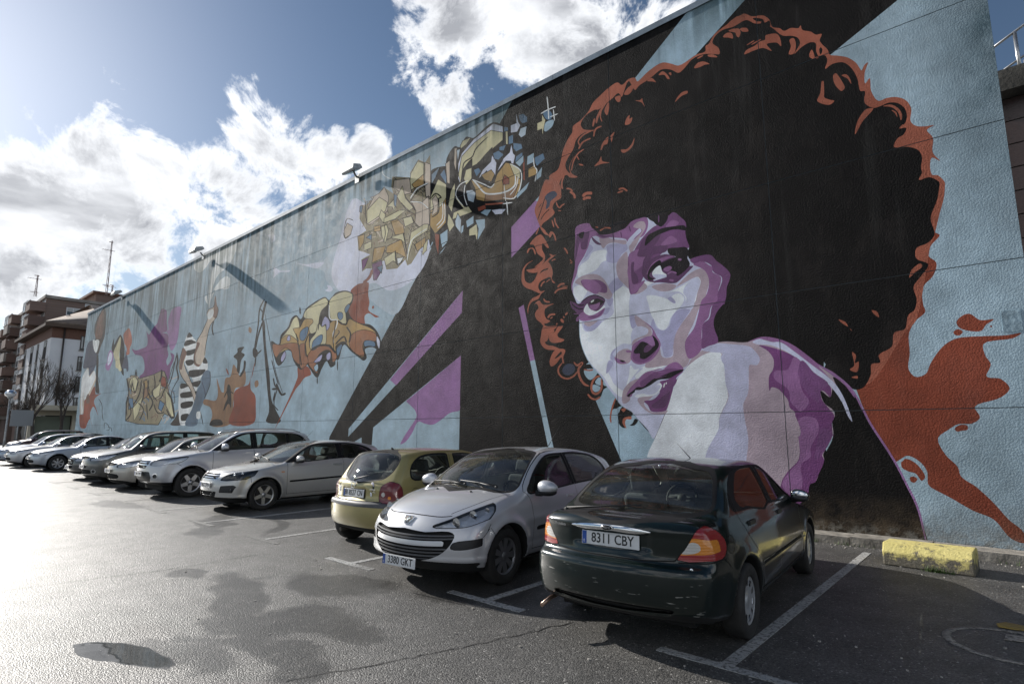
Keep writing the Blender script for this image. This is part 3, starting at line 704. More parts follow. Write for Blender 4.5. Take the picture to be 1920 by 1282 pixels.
    mr=MB().box(-.12,.12,-.02,.02,-.03,.03,Matrix.Translation(CP(1.72,0,1.30))).bevel(.01,2); mr.out('rear_view_mirror',MT['lamp_dark'],root)
    return root

# ------------------------------------------------------------------ dark green liftback, tail to the camera
def car_green_liftback(loc,rz):
    S=dict(L=4.56,W=1.75,H=1.42,wheels=(.88,3.585),wr=.30,cab=(1.02,4.10),tw=.185,flare=.012,redmat='red',
      lower=[(.16,.20),(.03,.32),(.0,.46),(.03,.58),(.12,.68),(.45,.78),(.85,.86),(1.25,.93),(2.0,.95),(3.4,.97),(4.0,1.0),(4.25,1.015),(4.40,1.005),(4.455,.965),(4.46,.88),(4.455,.74),(4.47,.695),(4.545,.66),(4.56,.57),(4.555,.45),(4.52,.33),(4.40,.26),(4.1,.21),(2,.19),(.9,.19)],
      cabin=[(.95,.80),(1.15,.93),(1.45,1.09),(1.80,1.27),(2.02,1.365),(2.25,1.405),(2.65,1.42),(3.0,1.41),(3.30,1.375),(3.62,1.26),(3.92,1.10),(4.16,.985),(4.20,.85),(3.5,.7),(1.2,.7)],
      csection=[(.8,-.03),(.95,-.055),(1.05,-.10),(1.2,-.17),(1.35,-.245),(1.45,-.31)],
      section=[(.15,-.10),(.3,-.03),(.45,-.004),(.60,0),(.72,-.012),(.84,-.03),(.95,-.075),(1.02,-.14),(1.1,-.2)],
      plan=[(0,-.12),(.3,-.04),(.7,-.01),(1.3,0),(3.2,0),(3.8,-.025),(4.2,-.07),(4.45,-.12),(4.56,-.13)],
      bow=(.30,.27),cbow=(.24,.24),crown=.045,bowp=2.6,kl=.075,wstyle=('trim',10,.60,(1,2,3)),rimr=.195,rimmat='hubcap',inset=.0)
    def shape(F,x,y,z):
        # recess for the plate, step of the bumper, rubbing line along the doors
        q=np.exp(-np.maximum(0,np.maximum(np.abs(y)-.30,0)/.05)**2)*np.exp(-(np.maximum(np.abs(z-.835)-.045,0)/.022)**2)*np.clip((x-4.2)/.1,0,1)
        F=F+.022*q
        F=F-.010*np.exp(-((z-.925)/.02)**2)*np.clip((x-4.2)/.1,0,1)
        F=F-.020*np.exp(-((z-.40)/.05)**2)*np.clip((x-4.1)/.1,0,1)*0
        F=F+.025*np.exp(-((z-.345)/.022)**2)*np.clip((x-4.3)/.1,0,1)*np.clip((.52-y)/.05,0,1)
        F=F+.006*np.exp(-((z-.52)/.012)**2)*np.clip((x-1.2)/.1,0,1)*np.clip((3.2-x)/.1,0,1)
        return F
    S['extra']=[shape]
    sh=prep(S,.023)
    root=empty('car',loc,rz,'dark green liftback nearest the camera, tail outwards, scuffed bumper','car')
    seams(sh,[lineseam('f',[(-.05,.70),(.3,.70),(.50,.712),(.53,.715)],.005,2,sgt(4.0)),lineseam('f',[(.52,.71),(.60,.79),(.68,.90),(.74,.99)],.005,3,sgt(4.0)),
              lineseam('s',[(4.60,.70),(4.3,.705),(4.05,.70),(3.98,.63)],.005,3,ygt(.55)),
              lineseam('s',[(1.30,.93),(1.36,.85),(1.38,.6),(1.36,.3)],.004,3,ygt(.5)),lineseam('s',[(2.42,1.4),(2.46,.9),(2.46,.3)],.004,1,ygt(.45)),
              lineseam('s',[(3.55,1.20),(3.58,1.0),(3.45,.8),(3.28,.66),(3.22,.52)],.004,3,ygt(.45)),
              lineseam('s',[(1.36,.31),(2.2,.30),(3.2,.31)],.004,1,ygt(.5)),
              lineseam('f',[(.60,1.0),(.63,1.1),(.60,1.25)],.004,3,inter(sgt(3.6),slt(4.3)))])
    sh.cut(lambda x,y,z:np.hypot(x-3.92,z-.80)-.07); fuel=lambda x,y,z:np.abs(np.hypot(x-3.92,z-.80)-.07)-.003
    sh.cut(inter(fuel,ygt(.5)),T_SEAM,[T_PAINT])
    dlo(sh,[(1.38,.985),(1.5,.965),(2.5,.985),(3.3,1.005),(3.62,1.02),(3.66,1.06),(3.50,1.19),(3.22,1.315),(2.9,1.355),(2.3,1.35),(2.05,1.325),(1.75,1.19)])
    side_glass(sh,[([(1.50,.99),(2.38,1.005),(2.38,1.005),(2.33,1.33),(2.33,1.33),(2.08,1.305),(1.80,1.18)],3)],tag=T_SG)
    side_glass(sh,[([(2.54,1.01),(3.22,1.03),(3.40,1.04),(3.44,1.10),(3.30,1.20),(3.1,1.30),(2.85,1.335),(2.50,1.335),(2.50,1.335)],3)],tag=T_SG2)
    ws=inter(poly('f',[(-.2,.97),(.45,.96),(.64,.955),(.66,1.0),(.52,1.31),(.45,1.355),(-.2,1.375)],3),slt(2.2))
    sh.cut(grow(ws,.018),T_TRIM,[T_PAINT]); sh.cut(ws,T_WS,[T_PAINT,T_TRIM])
    rg=inter(poly('f',[(-.2,1.015),(.35,1.02),(.58,1.035),(.635,1.06),(.62,1.14),(.555,1.27),(.49,1.325),(.36,1.345),(-.2,1.36)],4),sgt(3.1))
    sh.cut(grow(rg,.032),T_TRIM,[T_PAINT,T_SEAM]); sh.cut(rg,T_RG,[T_PAINT,T_TRIM])
    tl=inter(poly('f',[(.545,.725),(.60,.80),(.66,.90),(.715,.985),(.78,.975),(.95,.86),(.95,.735),(.75,.722)],2),poly('s',[(4.6,.70),(4.6,1.02),(4.24,.985),(4.10,.93),(4.02,.86),(4.01,.79),(4.06,.735),(4.2,.715)],3))
    sh.cut(grow(tl,.006),T_SEAM,[T_PAINT,T_SEAM]); sh.cut(tl,T_RED,[T_SEAM,T_PAINT])
    am=inter(poly('f',[(.555,.765),(.60,.835),(.645,.885),(.74,.875),(.83,.84),(.86,.80),(.80,.775),(.65,.765)],4),sgt(4.12))
    sh.cut(am,T_AMB,[T_RED])
    cl=inter(poly('f',[(.565,.775),(.60,.825),(.655,.86),(.70,.84),(.705,.80),(.66,.775)],4),sgt(4.1)); sh.cut(cl,T_CLR,[T_AMB,T_RED])
    bs=inter(poly('f',[(-.2,.32),(.5,.335),(.55,.355),(.5,.375),(-.2,.365)],2),sgt(4.2)); sh.cut(bs,T_GR,[T_PAINT])
    mo=inter(poly('s',[(1.42,.505),(1.42,.535),(3.15,.55),(3.15,.52)]),ygt(.5)); sh.cut(mo,T_MOULD,[T_PAINT])
    hl=inter(poly('f',[(.40,.60),(.45,.69),(.85,.70),(.85,.62)],2),slt(.7)); sh.cut(hl,T_HL,[T_PAINT])
    P=paint_mat('dark_green_paint',(.003,.009,.008),.1,.28,.07,(.07,.065,.055))
    # scuffs on the bumper corners
    nt=P.node_tree; b=nt.nodes['Principled BSDF']; b.inputs['Specular IOR Level'].default_value=.15; tc=nt.nodes.new('ShaderNodeTexCoord'); mp=nt.nodes.new('ShaderNodeMapping'); mp.inputs['Scale'].default_value=(3,3,26)
    n=nt.nodes.new('ShaderNodeTexNoise'); n.inputs['Scale'].default_value=2.2; n.inputs['Detail'].default_value=6; nt.links.new(tc.outputs['Object'],mp.inputs[0]); nt.links.new(mp.outputs[0],n.inputs[0])
    r=nt.nodes.new('ShaderNodeMapRange'); r.inputs[1].default_value=.645; r.inputs[2].default_value=.69; nt.links.new(n.outputs[0],r.inputs[0])
    sp=nt.nodes.new('ShaderNodeSeparateXYZ'); nt.links.new(tc.outputs['Object'],sp.inputs[0])
    a=nt.nodes.new('ShaderNodeMapRange'); a.inputs[1].default_value=.66; a.inputs[2].default_value=.60; nt.links.new(sp.outputs[2],a.inputs[0])
    c=nt.nodes.new('ShaderNodeMapRange'); c.inputs[1].default_value=-4.1; c.inputs[2].default_value=-4.3; nt.links.new(sp.outputs[1],c.inputs[0])
    m1=nt.nodes.new('ShaderNodeMath'); m1.operation='MULTIPLY'; nt.links.new(a.outputs[0],m1.inputs[0]); nt.links.new(c.outputs[0],m1.inputs[1])
    m2=nt.nodes.new('ShaderNodeMath'); m2.operation='MULTIPLY'; nt.links.new(m1.outputs[0],m2.inputs[0]); nt.links.new(r.outputs[0],m2.inputs[1])
    old=b.inputs['Base Color'].links[0].from_socket; mx=nt.nodes.new('ShaderNodeMix'); mx.data_type='RGBA'; nt.links.new(m2.outputs[0],mx.inputs[0]); nt.links.new(old,mx.inputs[6]); mx.inputs[7].default_value=(.32,.32,.30,1); nt.links.new(mx.outputs[2],b.inputs['Base Color'])
    finish(root,S,sh,P,hl_depth=.03,grdep=.03)
    pp,n=surf(sh,4.5,0,.835)
    add_plate(root,pp[0]+.008,.825,1,'8311 CBY',tilt=-3)
    # chrome handle strip above the plate and the oval badge
    cs=MB(); K=24; up=[];dn=[]
    for i in range(K+1):
        y=-.36+.72*i/K; t=abs(y)/.36; p,nn=surf(sh,4.45,y,.925-.012*t*t); hh=.021*(1-t**4)+.004
        up.append((p[1],-p[0],p[2]+hh)); dn.append((p[1],-p[0],p[2]-hh))
    vs=[cs.bm.verts.new(v) for v in up]; vm=[cs.bm.verts.new((v[0],v[1]-.022*(1-.6*abs(v[0])/.36),(v[2]+w[2])/2)) for v,w in zip(up,dn)]; vd=[cs.bm.verts.new(v) for v in dn]
    for i in range(K):
        for a_,b_ in ((vs,vm),(vm,vd)):
            f=cs.bm.faces.new((a_[i],a_[i+1],b_[i+1],b_[i])); f.smooth=True
    cs.out('chrome_strip',MT['chrome'],root)
    p,nn=surf(sh,4.45,0,.93); BM=Matrix.Translation((0,-p[0]-.026,.928))@Matrix.Rotation(R_(90),4,'X')
    bd=MB().lathe([(.001,.006),(.052,.006),(.058,0)],28,'z',BM@Matrix.Diagonal((1,.42,1,1))).out('badge',MT['chrome'],root)
    MB().lathe([(.001,.0075),(.049,.0072)],28,'z',BM@Matrix.Diagonal((1,.40,1,1))).out('badge_field',MT['lamp_dark'],bd)
    glyphs('Ford',.034,MT['chrome'],'badge_letters',bd,BM@Matrix.Translation((0,0,.0085)))
    p,nn=surf(sh,4.4,-.50,.905); glyphs('Mondeo',.036,MT['chrome'],'model_letters',root,Matrix.Translation((p[1],-p[0]-.004,p[2]))@Matrix.Rotation(R_(-14),4,'Z')@Matrix.Rotation(R_(90),4,'X'),sx=1.15)
    p,nn=surf(sh,4.4,.66,.685); MB().lathe([(.001,.006),(.012,.006),(.014,0)],14,'y',Matrix.Translation((p[1],-p[0],p[2]))@Matrix.Rotation(math.pi,4,'Z')).out('lock_barrel',MT['chrome'],root)
    for sd in (1,-1): mirror_part(root,1.55,.84,.985,sd,P,(.07,.10,.07))
    # rear wiper lying along the foot of the glass
    wiper(root,CP(4.17,-.58,1.0),CP(4.02,.12,1.055),(0,-.02,.012),'rear_wiper')
    a=surf(sh,2.75,.1,1.42)[0]; MB().tube([(a[1],-a[0],a[2]),(a[1]-.16,-a[0]+.06,a[2]+.15)],[.005,.002],6).out('aerial',MT['black_plastic'],root)
    MB().tube([(-.62,-4.10,.27),(-.62,-4.40,.26),(-.63,-4.52,.225)],[.018,.018,.018],12).out('exhaust_pipe',plain('copper_pipe',(.34,.24,.19),.35,met=.9,noise=.2),root)
    a=surf(sh,3.35,0,1.37)[0]; MB().ball((0,-a[0]-.0,a[2]+.004),.014,(1,1.2,1),8,6).out('washer_jet',MT['chrome'],root)
    for x,z in ((2.28,.885),(3.30,.90)):
        for sd in (1,-1):
            p,n=surf(sh,x,.86,z); MB().box(p[1]*sd-.012,p[1]*sd+.012,-p[0]-.09,-p[0]+.09,z-.02,z+.02).bevel(.01,2).out('door_handle',MT['black_plastic'],root)
    MB().box(-.12,.12,-.02,.02,-.03,.03,Matrix.Translation(CP(1.92,0,1.26))).bevel(.01,2).out('rear_view_mirror',MT['lamp_dark'],root)
    # things seen through the rear glass: parcel shelf with a pale folded sheet at the left
    MB().box(-.60,.60,-4.0,-3.45,.93,.95).out('parcel_shelf',MT['interior'],root)
    return root
# ------------------------------------------------------------------ gold supermini, tail to the camera
def car_gold_supermini(loc,rz):
    S=dict(L=3.73,W=1.61,H=1.42,wheels=(.735,3.178),wr=.28,cab=(.80,3.68),tw=.165,flare=.014,redmat='dark_red',
      lower=[(.14,.20),(.03,.32),(.0,.44),(.03,.58),(.10,.66),(.40,.79),(.80,.90),(1.1,.95),(2.2,.95),(3.2,.96),(3.60,.96),(3.635,.88),(3.65,.74),(3.66,.70),(3.715,.68),(3.73,.60),(3.72,.42),(3.66,.30),(3.45,.23),(2,.19),(.8,.19)],
      cabin=[(.72,.80),(.90,.93),(1.15,1.08),(1.42,1.25),(1.60,1.34),(1.85,1.395),(2.3,1.42),(2.8,1.415),(3.15,1.385),(3.25,1.36),(3.42,1.17),(3.58,.97),(3.64,.90),(3.5,.7),(1.0,.7)],
      csection=[(.8,-.02),(.95,-.04),(1.05,-.065),(1.2,-.115),(1.35,-.175),(1.45,-.23)],
      section=[(.15,-.10),(.3,-.03),(.45,-.004),(.60,0),(.75,-.01),(.88,-.03),(1.0,-.06),(1.1,-.10)],
      plan=[(0,-.12),(.3,-.04),(.7,-.01),(1.3,0),(2.7,0),(3.2,-.02),(3.5,-.06),(3.73,-.11)],
      bow=(.28,.22),cbow=(.22,.20),crown=.035,bowp=2.5,kl=.09,kb=.05,wstyle=('trim',8,.6,(2,3)),rimr=.175,rimmat='hubcap',inset=.02)
    S['extra']=[lambda F,x,y,z:F+.016*np.exp(-(np.maximum(np.abs(y)-.24,0)/.04)**2)*np.exp(-(np.maximum(np.abs(z-.80)-.05,0)/.02)**2)*np.clip((x-3.4)/.1,0,1)]
    sh=prep(S,.026)
    root=empty('car',loc,rz,'small gold hatchback with its tail to the camera and stickers beside the plate','car')
    seams(sh,[lineseam('f',[(-.05,.692),(.60,.70),(.62,.98)],.004,1,sgt(3.2)),lineseam('s',[(3.30,1.37),(3.50,1.10),(3.58,.97),(3.62,.75)],.005,2,ygt(.4)),
              lineseam('s',[(2.33,1.38),(2.35,.9),(2.33,.6),(2.33,.3)],.004,2,ygt(.45)),lineseam('s',[(1.10,.95),(1.14,.6),(1.14,.3)],.004,2,ygt(.45)),
              ])
    sh.cut(lambda x,y,z:np.hypot(x-3.10,z-.80)-.075); sh.cut(inter(lambda x,y,z:np.abs(np.hypot(x-3.10,z-.80)-.075)-.003,ygt(.4)),T_SEAM,[T_PAINT])
    side_glass(sh,[([(1.25,1.0),(2.25,1.01),(2.25,1.01),(2.25,1.33),(2.25,1.33),(1.85,1.315),(1.58,1.22)],3)],tag=T_SG)
    side_glass(sh,[([(2.40,1.01),(2.40,1.01),(2.40,1.33),(2.40,1.33),(2.75,1.325),(2.98,1.27),(3.12,1.14),(3.13,1.02),(2.9,1.0)],4)],tag=T_SG2,band=.026)
    ws=inter(poly('f',[(-.2,.99),(.5,.98),(.62,1.0),(.53,1.31),(.45,1.345),(-.2,1.365)],3),slt(1.9)); sh.cut(grow(ws,.015),T_TRIM,[T_PAINT]); sh.cut(ws,T_WS,[T_PAINT,T_TRIM])
    rg=inter(poly('f',[(-.2,.995),(.40,1.0),(.50,1.03),(.565,1.12),(.555,1.28),(.50,1.325),(-.2,1.34)],4),sgt(2.9)); sh.cut(grow(rg,.022),T_TRIM,[T_PAINT,T_SEAM]); sh.cut(rg,T_RG,[T_PAINT,T_TRIM])
    tl=inter(poly('f',[(.55,.71),(.545,.84),(.57,.93),(.64,.975),(.72,.955),(.90,.86),(.90,.71)],4),poly('s',[(3.35,.72),(3.33,.86),(3.38,.95),(3.5,.985),(3.9,.98),(3.9,.70)],3)); sh.cut(grow(tl,.006),T_SEAM,[T_PAINT,T_SEAM]); sh.cut(tl,T_RED,[T_SEAM,T_PAINT])
    for (y,z,r,t) in ((.60,.80,.030,T_CLR),(.69,.755,.022,T_AMB)): sh.cut(inter(lambda x,yy,zz,y=y,z=z,r=r:np.hypot(yy-y,(zz-z)*.9)-r,sgt(3.2)),t,[T_RED])
    mb=inter(lambda x,y,z:np.abs(z-.655)-.036,sgt(2.98)); sh.cut(mb,T_MOULD,[T_PAINT])
    mf=inter(lambda x,y,z:np.abs(z-.56)-.04,slt(.4)); sh.cut(mf,T_MOULD,[T_PAINT])
    P=paint_mat('gold_paint',(.34,.29,.115),.4,.34,.12)
    S['mould']='grey_plastic'
    finish(root,S,sh,P)
    p,n=surf(sh,3.65,0,.80); add_plate(root,p[0]+.01,.795,1,'BI 8527 CN',tilt=-5,blue=False,black_frame=True)
    MB().box(-.258,-.222,-p[0]-.019,-p[0]-.0175,.745,.845).out('plate_band',MT['plate_blue'],root)
    p,n=surf(sh,3.62,0,.915); M_=Matrix.Translation((0,-p[0]-.01,.915))@Matrix.Rotation(R_(80),4,'X')
    bd=MB().lathe([(.048,0),(.056,.005),(.048,.01),(.040,.005)],24,'z',M_,close=True).prism([(-.06,.006),(.005,.012),(-.002,-.001),(.06,-.006),(-.005,-.012),(.002,.001)],'z',.002,.009,M_).out('badge',MT['chrome'],root)
    for (y,z,r,c) in ((.40,.935,.040,(.62,.6,.68)),(.385,.79,.036,(.7,.72,.74)),(-.38,.83,.05,(.75,.75,.72))):
        p,n=surf(sh,3.6,y,z); st=MB().lathe([(.001,.002),(r*.9,.002),(r,.0)],8,'y',Matrix.Translation((p[1],-p[0],p[2]))@Matrix.Rotation(math.pi,4,'Z')).out('sticker',plain('sticker_%d'%int(r*1000),c,.5,noise=.4,nscale=60),root)
    p,n=surf(sh,3.6,.42,.86); glyphs('CORSA',.034,MT['chrome'],'model_letters',root,Matrix.Translation((p[1],-p[0]-.004,p[2]))@Matrix.Rotation(R_(10),4,'Z')@Matrix.Rotation(R_(86),4,'X'))
    p,n=surf(sh,3.6,.45,.825); glyphs('VIVA',.026,MT['chrome'],'model_letters',root,Matrix.Translation((p[1],-p[0]-.004,p[2]))@Matrix.Rotation(R_(10),4,'Z')@Matrix.Rotation(R_(86),4,'X'))
    for sd in (1,-1): mirror_part(root,1.30,.83,1.0,sd,MT['black_plastic'],(.07,.10,.065))
    wiper(root,CP(3.63,.0,.985),CP(3.50,.42,1.08),(0,-.015,.01),'rear_wiper')
    a=surf(sh,2.95,0,1.42)[0]; MB().tube([(0,-a[0],a[2]-.01),(0,-a[0]-.03,a[2]+.035)],[.025,.008],8).out('aerial_base',MT['black_plastic'],root)
    MB().tube([(-.38,-3.4,.24),(-.38,-3.60,.23)],[.03,.03],10).out('exhaust_pipe',MT['steel_dark'],root)
    for sd in (1,-1):
        p,n=surf(sh,2.22,.80,.86); MB().box(p[1]*sd-.012,p[1]*sd+.012,-p[0]-.08,-p[0]+.08,.845,.88).bevel(.01,2).out('door_handle',P,root)
    return root
# ------------------------------------------------------------------ silver three-door hatchback, nose to the camera
def car_silver_hatch(loc,rz):
    S=dict(L=4.34,W=1.84,H=1.47,wheels=(.87,3.51),wr=.318,cab=(.98,4.22),tw=.205,flare=.034,arch=.372,
      lower=[(.16,.19),(.05,.28),(.0,.40),(.0,.56),(.04,.70),(.14,.80),(.40,.88),(.80,.95),(1.15,1.0),(2,1.02),(3.4,1.04),(4.1,1.04),(4.26,.94),(4.27,.75),(4.34,.62),(4.33,.42),(4.2,.27),(3.9,.2),(2,.18),(.9,.18)],
      cabin=[(.92,.86),(1.10,.97),(1.40,1.12),(1.75,1.29),(1.98,1.38),(2.25,1.43),(2.6,1.455),(3.0,1.455),(3.4,1.42),(3.80,1.35),(3.95,1.31),(4.10,1.15),(4.22,.98),(4.1,.8),(2.5,.75),(1.1,.75)],
      csection=[(.8,-.03),(.95,-.05),(1.05,-.08),(1.2,-.15),(1.35,-.235),(1.5,-.33)],
      section=[(.15,-.10),(.3,-.04),(.45,-.012),(.60,0),(.75,-.004),(.88,-.022),(1.0,-.06),(1.1,-.12)],
      plan=[(0,-.10),(.25,-.05),(.6,-.015),(1.2,0),(3.0,0),(3.6,-.02),(4.1,-.06),(4.34,-.12)],
      bow=(.34,.2),cbow=(.25,.2),crown=.055,bowp=2.5,wstyle=('spoke',5,.040,.034),rimr=.222,rimmat='alloy',inset=.0)
    def ext(F,x,y,z):
        F=F-.016*np.exp(-((z-.31)/.03)**2)*np.clip((.6-x)/.2,0,1)
        F=F-.008*np.exp(-((z-.86-.02*x)/.03)**2)*np.clip((x-1.3)/.3,0,1)
        return F
    S['extra']=[ext]
    sh=prep(S,.028)
    root=empty('car',loc,rz,'silver three door hatchback with dark headlights and five spoke wheels, nose to the camera','car')
    seams(sh,[lineseam('f',[(-.05,.80),(.38,.80),(.60,.86)],.004,3,slt(.8)),lineseam('t',[(.32,.58),(.6,.68),(1.0,.76),(1.2,.80)],.004,3,zgt(.7)),
        lineseam('s',[(.42,.75),(.55,.74),(.56,.60)],.004,1,ygt(.6)),lineseam('s',[(1.38,1.0),(1.36,.7),(1.38,.3)],.004,2,ygt(.5)),lineseam('s',[(2.78,1.4),(2.80,.9),(2.78,.3)],.004,2,ygt(.5)),lineseam('s',[(1.36,.30),(3.1,.30)],.004,1,ygt(.5))])
    dlo(sh,[(1.36,.99),(1.42,.98),(2.8,1.035),(3.6,1.07),(3.78,1.11),(3.62,1.26),(3.2,1.375),(2.6,1.40),(2.2,1.39),(1.9,1.325),(1.6,1.18)])
    side_glass(sh,[([(1.55,1.03),(2.68,1.06),(2.68,1.06),(2.66,1.375),(2.66,1.375),(2.22,1.365),(1.92,1.29)],3)],tag=T_SG)
    side_glass(sh,[([(2.84,1.07),(3.45,1.10),(3.62,1.13),(3.5,1.25),(3.15,1.35),(2.84,1.375),(2.84,1.375)],3)],tag=T_SG2)
    ws=inter(poly('f',[(-.2,1.03),(.5,1.0),(.74,.99),(.73,1.04),(.60,1.30),(.53,1.375),(-.2,1.42)],3),slt(2.4)); sh.cut(grow(ws,.018),T_TRIM,[T_PAINT]); sh.cut(ws,T_WS,[T_PAINT,T_TRIM])
    rg=inter(poly('f',[(-.2,1.06),(.55,1.06),(.50,1.28),(-.2,1.32)],2),sgt(3.7)); sh.cut(rg,T_RG,[T_PAINT])
    hl=inter(poly('f',[(.50,.655),(.52,.72),(.60,.775),(.80,.83),(.95,.83),(.95,.70),(.85,.665)],2),poly('s',[(-.1,.5),(-.1,.9),(.5,.9),(.72,.855),(.62,.74),(.42,.66)],1)); sh.cut(grow(hl,.008),T_SEAM,[T_PAINT]); sh.cut(hl,T_HL,[T_PAINT,T_SEAM])
    g1=inter(poly('f',[(-.2,.665),(.34,.67),(.39,.70),(.36,.775),(-.2,.785)],1),slt(.5)); sh.cut(grow(g1,.012),T_CHR,[T_PAINT]); sh.cut(g1,T_GR,[T_CHR])
    for zc in (.70,.745): sh.cut(inter(g1,lambda x,y,z,zc=zc:np.abs(z-zc)-.009),T_CHR,[T_GR])
    g2=inter(poly('f',[(-.2,.29),(.36,.30),(.42,.42),(-.2,.42)],1),slt(.5)); sh.cut(g2,T_GR,[T_PAINT])
    for zc in (.33,.365,.40): sh.cut(inter(g2,lambda x,y,z,zc=zc:np.abs(z-zc)-.007),T_SLAT,[T_GR])
    fg=inter(poly('f',[(.50,.40),(.54,.54),(.82,.56),(.86,.53),(.80,.40)],1),slt(.6)); sh.cut(fg,T_FOG,[T_PAINT])
    lp=inter(lambda x,y,z:z-.285,slt(.62)); sh.cut(lp,T_MOULD,[T_PAINT])
    mo=inter(poly('s',[(1.42,.555),(1.42,.595),(2.74,.625),(2.74,.585)]),ygt(.5)); sh.cut(mo,T_MOULD,[T_PAINT])
    P=paint_mat('warm_silver_paint',(.56,.55,.53),.38,.36,.16)
    finish(root,S,sh,P,hl_mat='lamp_dark',hl_depth=.03,slat='chrome')
    for sd in (1,-1):
        for (x,y,z,r) in ((.30,.70,.745,.05),(.42,.80,.775,.045)):
            p,n=surf(sh,x,y,z); c=Vector((p[1]*sd-n[1]*sd*.02,-p[0]+n[0]*.02,p[2]-n[2]*.02)); q=MB(); q.ball(c,r*.62,(1,1,1),14,10); q.lathe([(r*.7,0),(r,.012),(r*1.02,0)],18,'y',Matrix.Translation(c)); q.out('headlamp_bowl',MT['chrome'],root)
        p,n=surf(sh,.28,.70,.45); MB().ball((p[1]*sd,-p[0]-.01,.455),.035,(1,.6,1),12,8).out('fog_lamp',MT['lamp_dark'],root)
        mirror_part(root,1.60,.94,1.06,sd,P,(.09,.13,.085))
        p,n=surf(sh,2.62,.9,.90); MB().box(p[1]*sd-.015,p[1]*sd+.018,-p[0]-.11,-p[0]+.11,.885,.92).bevel(.012,2).out('door_handle',MT['alloy'],root)
        p,n=surf(sh,1.26,.9,.80); MB().box(p[1]*sd-.01,p[1]*sd+.01,-p[0]-.035,-p[0]+.035,.78,.80).bevel(.006,2).out('side_repeater',MT['amber'],root)
    add_plate(root,-.028,.545,-1,'9622 DVH')
    p,n=surf(sh,.05,0,.725); 
    a=surf(sh,2.15,.0,1.43)[0]; MB().tube([(0,-a[0],a[2]),(0,-a[0]-.30,a[2]+.27)],[.006,.002],6).out('aerial',MT['black_plastic'],root)
    wiper(root,CP(1.08,-.58,1.03),CP(1.22,.12,1.08),(0,-.02,.02)); wiper(root,CP(1.08,-.05,1.045),CP(1.26,.64,1.055),(0,-.01,.02))
    for yy in (-.3,.3):
        p,n=surf(sh,.88,yy,.97); MB().ball((p[1],-p[0],p[2]+.006),.016,(1.3,1,.6),8,6).out('washer_jet',MT['black_plastic'],root)
    MB().box(-.13,.13,-.02,.02,-.035,.035,Matrix.Translation(CP(1.95,0,1.30))).bevel(.01,2).out('rear_view_mirror',MT['lamp_dark'],root)
    return root
